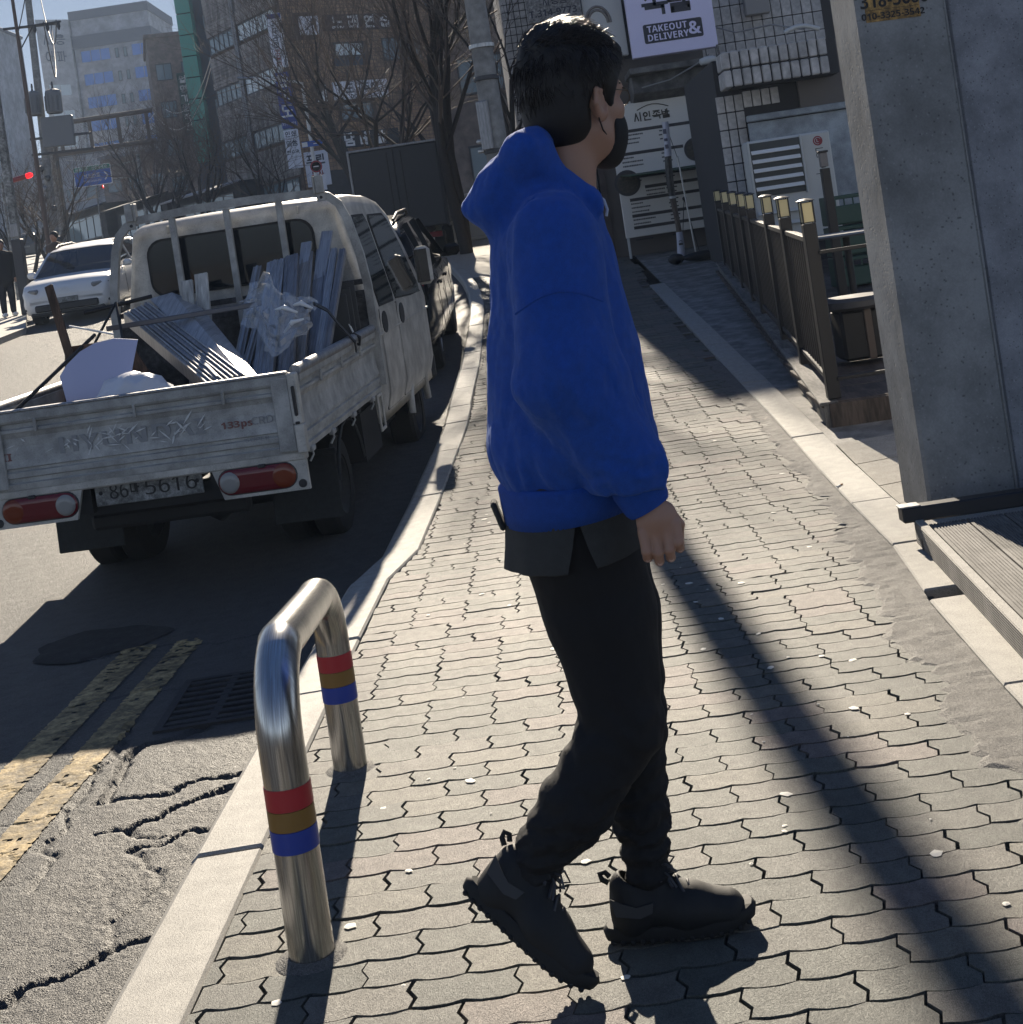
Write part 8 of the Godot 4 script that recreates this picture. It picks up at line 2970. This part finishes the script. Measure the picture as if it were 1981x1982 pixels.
	# --- hooded sweatshirt
	fd = Field.new(Vector3(-0.17, 0.885, -3.33), Vector3(0.33, 1.69, -2.54), 0.0085)
	fd.cap(Vector3(0.076, 1.375, -2.93), Vector3(0.0635, 1.02, -2.92), 0.128, 0.172, 0.03, 0, 1.28)
	fd.cap(Vector3(0.082, 1.425, -2.80), Vector3(0.10, 1.43, -3.07), 0.072, 0.072, 0.05)
	fd.cap(Vector3(0.082, 1.415, -2.765), Vector3(0.068, 1.16, -2.705), 0.086, 0.100, 0.035)
	fd.cap(Vector3(0.068, 1.16, -2.705), Vector3(0.150, 0.975, -2.705), 0.100, 0.078, 0.02)
	fd.cap(Vector3(0.150, 0.975, -2.705), Vector3(0.168, 0.935, -2.702), 0.078, 0.050, 0.015)
	fd.cap(Vector3(0.10, 1.42, -3.09), Vector3(0.09, 1.16, -3.165), 0.084, 0.092, 0.035)
	fd.cap(Vector3(0.09, 1.16, -3.165), Vector3(0.18, 0.95, -3.155), 0.092, 0.055, 0.02)
	fd.cap(Vector3(0.074, 1.594, -2.915), Vector3(-0.074, 1.502, -2.925), 0.052, 0.019, 0.03, 0, 2.0)
	fd.cap(Vector3(-0.050, 1.482, -2.92), Vector3(0.03, 1.45, -2.92), 0.022, 0.055, 0.03, 0, 1.8)
	fd.cap(Vector3(0.045, 1.585, -2.840), Vector3(0.160, 1.480, -2.858), 0.040, 0.026, 0.035)
	fd.cap(Vector3(0.045, 1.585, -3.010), Vector3(0.160, 1.480, -3.000), 0.040, 0.026, 0.035)
	fd.cap(Vector3(0.010, 1.515, -2.925), Vector3(0.10, 1.455, -2.93), 0.070, 0.075, 0.03, 0, 1.5)
	fd.cap(Vector3(0.165, 1.475, -2.87), Vector3(0.172, 1.455, -2.93), 0.022, 0.022, 0.03)
	fd.cap(Vector3(0.128, 1.49, -2.938), Vector3(0.150, 1.80, -2.945), 0.068, 0.078, 0.015, 1)
	# the fold where the hood lies on the shoulder
	fd.cap(Vector3(-0.075, 1.452, -2.84), Vector3(0.02, 1.502, -2.745), 0.010, 0.011, 0.02, 1)
	fd.cap(Vector3(0.02, 1.502, -2.745), Vector3(0.17, 1.438, -2.80), 0.011, 0.008, 0.02, 1)
	fd.below(0.932)
	fd.ripple(func(p: Vector3) -> float:
		var w := fn.get_noise_3d(p.x * 7.0 + p.y * 3.0, p.y * 3.5, p.z * 7.0) * 0.010 + fn.get_noise_3d(p.x * 16.0, p.y * 9.0 - p.x * 8.0, p.z * 16.0 + 8.0) * 0.005
		# gathers: at the elbow, above the cuff, above the hem
		var el := exp(-pow((p.y - 1.12) / 0.10, 2.0)) * clampf((-2.74 - p.z) / -0.06 + 0.2, 0.0, 1.0)
		w += sin((p.y * 0.8 + p.x * 0.9) * 62.0 + fn.get_noise_2d(p.x * 9.0, p.z * 9.0) * 4.0) * 0.0048 * el
		var cf := exp(-pow((p.y - 0.985) / 0.05, 2.0)) * clampf((p.x - 0.06) / 0.06, 0.0, 1.0) * clampf((p.z + 2.80) / 0.04, 0.0, 1.0)
		w += sin((p.y + p.x * 0.5) * 120.0 + fn.get_noise_2d(p.x * 12.0, p.y * 12.0) * 5.0) * 0.0032 * cf
		var hm := exp(-pow((p.y - 0.965) / 0.045, 2.0))
		w += sin(atan2(p.z + 2.92, p.x - 0.06) * 17.0 + fn.get_noise_2d(p.x * 8.0, p.z * 8.0) * 5.0) * 0.0040 * hm
		return w)
	mb = MB.new()
	fd.net(mb, po)
	var hd := part(mb, "hoodie", hood, t)
	mb = MB.new()
	var o2 := -po
	rib_band(mb, [[Vector3(0.060, 0.945, -2.92) + o2, Vector3(0.150, 0, 0), Vector3(0, 0, 0.205)], [Vector3(0.058, 0.935, -2.92) + o2, Vector3(0.158, 0, 0), Vector3(0, 0, 0.212)], [Vector3(0.052, 0.900, -2.92) + o2, Vector3(0.150, 0.005, 0), Vector3(0, 0, 0.202)], [Vector3(0.047, 0.872, -2.92) + o2, Vector3(0.143, 0.010, 0), Vector3(0, 0, 0.195)], [Vector3(0.047, 0.872, -2.92) + o2, Vector3(0.12, 0.010, 0), Vector3(0, 0, 0.17)]], 90, 0.010)
	part(mb, "hem_band", M.rib_blue, hd)
	mb = MB.new()
	var ca := Vector3(0.45, 0, 0.0)
	rib_band(mb, [[Vector3(0.158, 0.958, -2.704) + o2, Vector3(0.046, 0.018, 0), Vector3(0, 0, 0.046)], [Vector3(0.166, 0.936, -2.702) + o2, Vector3(0.048, 0.019, 0), Vector3(0, 0, 0.046)], [Vector3(0.179, 0.902, -2.700) + o2, Vector3(0.042, 0.019, 0), Vector3(0, 0, 0.036)], [Vector3(0.183, 0.893, -2.700) + o2, Vector3(0.038, 0.017, 0), Vector3(0, 0, 0.032)]], 30, 0.02)
	part(mb, "cuff", M.rib_blue, hd)
	mb = MB.new()
	mb.tube([Vector3(0.184, 1.49, -2.90) + o2, Vector3(0.196, 1.478, -2.90) + o2, Vector3(0.200, 1.458, -2.90) + o2, Vector3(0.196, 1.445, -2.90) + o2], 0.003, 6)
	part(mb, "drawstring", mat("cord_pale", Color(0.45, 0.5, 0.6), 0.6), hd)
	# seams: shoulder and pocket edge, raised stitching
	mb = MB.new()
	var seam := []
	for k in 9:
		var s := k / 8.0
		seam.append(Vector3(lerpf(-0.012, 0.150, s), 1.290 + 0.030 * sin(s * PI), -2.612 - 0.035 * pow(absf(s - 0.5) * 2.0, 2.0)) + o2)
	part(mb_tube(seam, 0.0022), "seam", M.rib_blue, hd)
	# --- grey shirt hem with a side slit
	mb = MB.new()
	var rings := []
	for l in [[0.95, 0.132, 0.185, 0.045], [0.875, 0.138, 0.192, 0.045], [0.84, 0.143, 0.197, 0.043], [0.80, 0.147, 0.198, 0.042], [0.797, 0.143, 0.194, 0.042]]:
		var ring := []
		var gap := 0.03 + maxf(0.0, 0.875 - l[0]) * 2.2
		for k in 41:
			var a := PI * 0.5 + gap + (TAU - gap * 2.0) * k / 40.0
			ring.append(Vector3(l[3] + cos(a) * l[1] * (1.0 + (0.035 * sin(a * 7.0) + 0.02 * sin(a * 13.0 + 1.0)) * clampf((0.90 - l[0]) * 12.0, 0.0, 1.0)), l[0] - 0.02 * (0.5 - 0.5 * cos(a)) * (1.0 if l[0] < 0.85 else 0.0), -2.92 + sin(a) * l[2] * (1.0 + 0.03 * sin(a * 11.0) * clampf((0.90 - l[0]) * 12.0, 0.0, 1.0))) + o2)
		rings.append(ring)
	mb.loft(rings, false)
	part(mb, "shirt", M.tee_grey, t)
	# --- trousers
	fd = Field.new(Vector3(-0.24, 0.05, -3.14), Vector3(0.24, 0.92, -2.68), 0.009)
	fd.cap(Vector3(0.046, 0.87, -2.87), Vector3(0.046, 0.87, -2.97), 0.115, 0.115, 0.03)
	for a in [[Vector3(0.046, 0.83, -2.862), Vector3(0.068, 0.670, -2.858), 0.122, 0.110], [Vector3(0.068, 0.670, -2.858), Vector3(0.078, 0.455, -2.825), 0.110, 0.077], [Vector3(0.078, 0.455, -2.825), Vector3(-0.035, 0.325, -2.805), 0.077, 0.070], [Vector3(-0.035, 0.325, -2.805), Vector3(-0.135, 0.225, -2.80), 0.070, 0.050], [Vector3(0.055, 0.83, -2.978), Vector3(0.088, 0.640, -2.980), 0.120, 0.104], [Vector3(0.088, 0.640, -2.980), Vector3(0.097, 0.400, -2.965), 0.104, 0.073], [Vector3(0.097, 0.400, -2.965), Vector3(0.089, 0.230, -2.945), 0.073, 0.055], [Vector3(0.089, 0.230, -2.945), Vector3(0.086, 0.115, -2.925), 0.055, 0.047]]:
		fd.cap(a[0], a[1], a[2], a[3], 0.018)
	fd.ripple(func(p: Vector3) -> float:
		var lowl := clampf((0.42 - p.y) / 0.2, 0.0, 1.0)
		var w := sin(p.y * 150.0 + fn.get_noise_3d(p.x * 12.0, p.y * 10.0, p.z * 12.0) * 6.0) * 0.0062 * lowl
		var kn := exp(-pow((p.y - 0.45) / 0.07, 2.0))
		w += sin((p.y + p.x * 0.7) * 95.0 + fn.get_noise_2d(p.x * 9.0, p.z * 9.0) * 4.0) * 0.0035 * kn
		return w + fn.get_noise_3d(p.x * 9.0, p.y * 6.0, p.z * 9.0) * 0.006)
	mb = MB.new()
	fd.net(mb, po)
	part(mb, "trousers", M.trouser_black, t)
	# a dark strap end at the back of the hem
	mb = MB.new()
	mb.cbox(Vector3(-0.106, 0.885, -2.90) + o2, Vector3(0.012, 0.06, 0.05), 0.004, Basis(Vector3.BACK, 0.25))
	part(mb, "shirt_tail", M.tee_grey, t)
	# --- shoes
	make_shoe(t, po, Vector3(-0.002, -0.002, -2.915), Vector3(1, -0.003, 0.03), Vector3(0, 1, 0), "shoe")
	make_shoe(t, po, Vector3(-0.272, 0.186, -2.800), Vector3(0.196, -0.186, 0.085), Vector3(0.62, 0.75, -0.10), "shoe")
	make_passers_by()

func mb_tube(p: Array, r: float) -> MB:
	var m := MB.new()
	m.tube(p, r, 5)
	return m

# two people waiting by the far post: coarse figures, standing
func make_passers_by() -> void:
	for a in [["person", "person in dark clothes with a bag standing at the left edge", Vector3(-11.42, S(32.6), -32.6), Color(0.012, 0.013, 0.018), Color(0.014, 0.015, 0.022), 0.5], ["person", "person in a brown coat half hidden behind the square post", Vector3(-10.62, S(34.0), -34.0), Color(0.075, 0.055, 0.045), Color(0.02, 0.02, 0.025), -0.4]]:
		var t := thing(a[0], a[1], "person", a[2], a[5])
		var f := Field.new(Vector3(-0.42, 0.0, -0.32), Vector3(0.42, 1.76, 0.32), 0.028)
		f.cap(Vector3(0, 1.36, 0), Vector3(0, 0.92, 0), 0.12, 0.12, 0.04, 0, 1.35, Vector3.RIGHT)
		f.cap(Vector3(0, 1.45, 0), Vector3(0, 1.52, 0.01), 0.055, 0.05, 0.03)
		f.ell(Vector3(0, 1.62, 0.015), Vector3(0.080, 0.11, 0.095), Basis.IDENTITY, 0.02)
		f.cap(Vector3(0, 1.60, 0.10), Vector3(0, 1.585, 0.115), 0.016, 0.014, 0.02)
		for s in [-1.0, 1.0]:
			f.cap(Vector3(s * 0.19, 1.38, 0), Vector3(s * 0.24, 1.10, 0.0), 0.055, 0.048, 0.03)
			f.cap(Vector3(s * 0.24, 1.10, 0), Vector3(s * 0.22, 0.86, 0.08), 0.046, 0.034, 0.02)
			f.cap(Vector3(s * 0.22, 0.86, 0.08), Vector3(s * 0.21, 0.78, 0.10), 0.036, 0.03, 0.02)
			f.cap(Vector3(s * 0.09, 0.92, 0), Vector3(s * 0.10, 0.48, 0.01), 0.09, 0.06, 0.03)
			f.cap(Vector3(s * 0.10, 0.48, 0.01), Vector3(s * 0.10, 0.08, -0.01), 0.058, 0.04, 0.02)
			f.cap(Vector3(s * 0.10, 0.05, -0.01), Vector3(s * 0.115, 0.04, 0.15), 0.045, 0.035, 0.02)
		var mb := MB.new()
		f.net(mb, Vector3.ZERO)
		part(mb, "body", M.skin, t)
		f = Field.new(Vector3(-0.42, 0.5, -0.32), Vector3(0.42, 1.56, 0.32), 0.028)
		f.cap(Vector3(0, 1.37, 0), Vector3(0, 0.80, 0), 0.145, 0.15, 0.04, 0, 1.35, Vector3.RIGHT)
		for s in [-1.0, 1.0]:
			f.cap(Vector3(s * 0.19, 1.39, 0), Vector3(s * 0.24, 1.10, 0.0), 0.078, 0.066, 0.03)
			f.cap(Vector3(s * 0.24, 1.10, 0), Vector3(s * 0.22, 0.88, 0.07), 0.066, 0.052, 0.02)
		mb = MB.new()
		f.net(mb, Vector3.ZERO)
		var cm := StandardMaterial3D.new()
		cm.albedo_color = (a[3] as Color).linear_to_srgb()
		cm.roughness = 0.9
		part(mb, "coat", cm, t)
		f = Field.new(Vector3(-0.3, 0.0, -0.3), Vector3(0.3, 0.98, 0.3), 0.028)
		for s in [-1.0, 1.0]:
			f.cap(Vector3(s * 0.09, 0.86, 0), Vector3(s * 0.10, 0.48, 0.01), 0.105, 0.082, 0.03)
			f.cap(Vector3(s * 0.10, 0.48, 0.01), Vector3(s * 0.10, 0.12, -0.01), 0.080, 0.065, 0.02)
		mb = MB.new()
		f.net(mb, Vector3.ZERO)
		var tm := StandardMaterial3D.new()
		tm.albedo_color = (a[4] as Color).linear_to_srgb()
		tm.roughness = 0.9
		part(mb, "trousers", tm, t)
		f = Field.new(Vector3(-0.15, 1.48, -0.16), Vector3(0.15, 1.80, 0.16), 0.02)
		f.ell(Vector3(0, 1.655, -0.01), Vector3(0.096, 0.105, 0.108), Basis.IDENTITY, 0.02)
		f.ell(Vector3(0, 1.585, 0.09), Vector3(0.075, 0.085, 0.07), Basis.IDENTITY, 0.02, 1)
		mb = MB.new()
		f.net(mb, Vector3.ZERO)
		part(mb, "hair", M.hair, t)
		for s in [-1.0, 1.0]:
			mb = MB.new()
			mb.cbox(Vector3(s * 0.11, 0.045, 0.07), Vector3(0.10, 0.09, 0.29), 0.03)
			part(mb, "shoe", M.white, t)

func make_small_things() -> void:
	var mb := MB.new()
	mb.tube([Vector3(-0.035, 0.0, 0.012), Vector3(0.0, 0.0, 0.0)], 0.0042, 8)
	var t := thing("cigarette_end", "cigarette end lying on the pale edging stone", "cigarette", Vector3(1.405, S(7.0) + 0.020, -7.02), 0.6)
	part(mb, "paper", M.white, t)
	mb = MB.new()
	mb.tube([Vector3(0.0, 0.0, 0.0), Vector3(0.022, 0.0, -0.007)], 0.0044, 8)
	part(mb, "filter", mat("filter_tan", Color(0.42, 0.25, 0.12), 0.8), t)
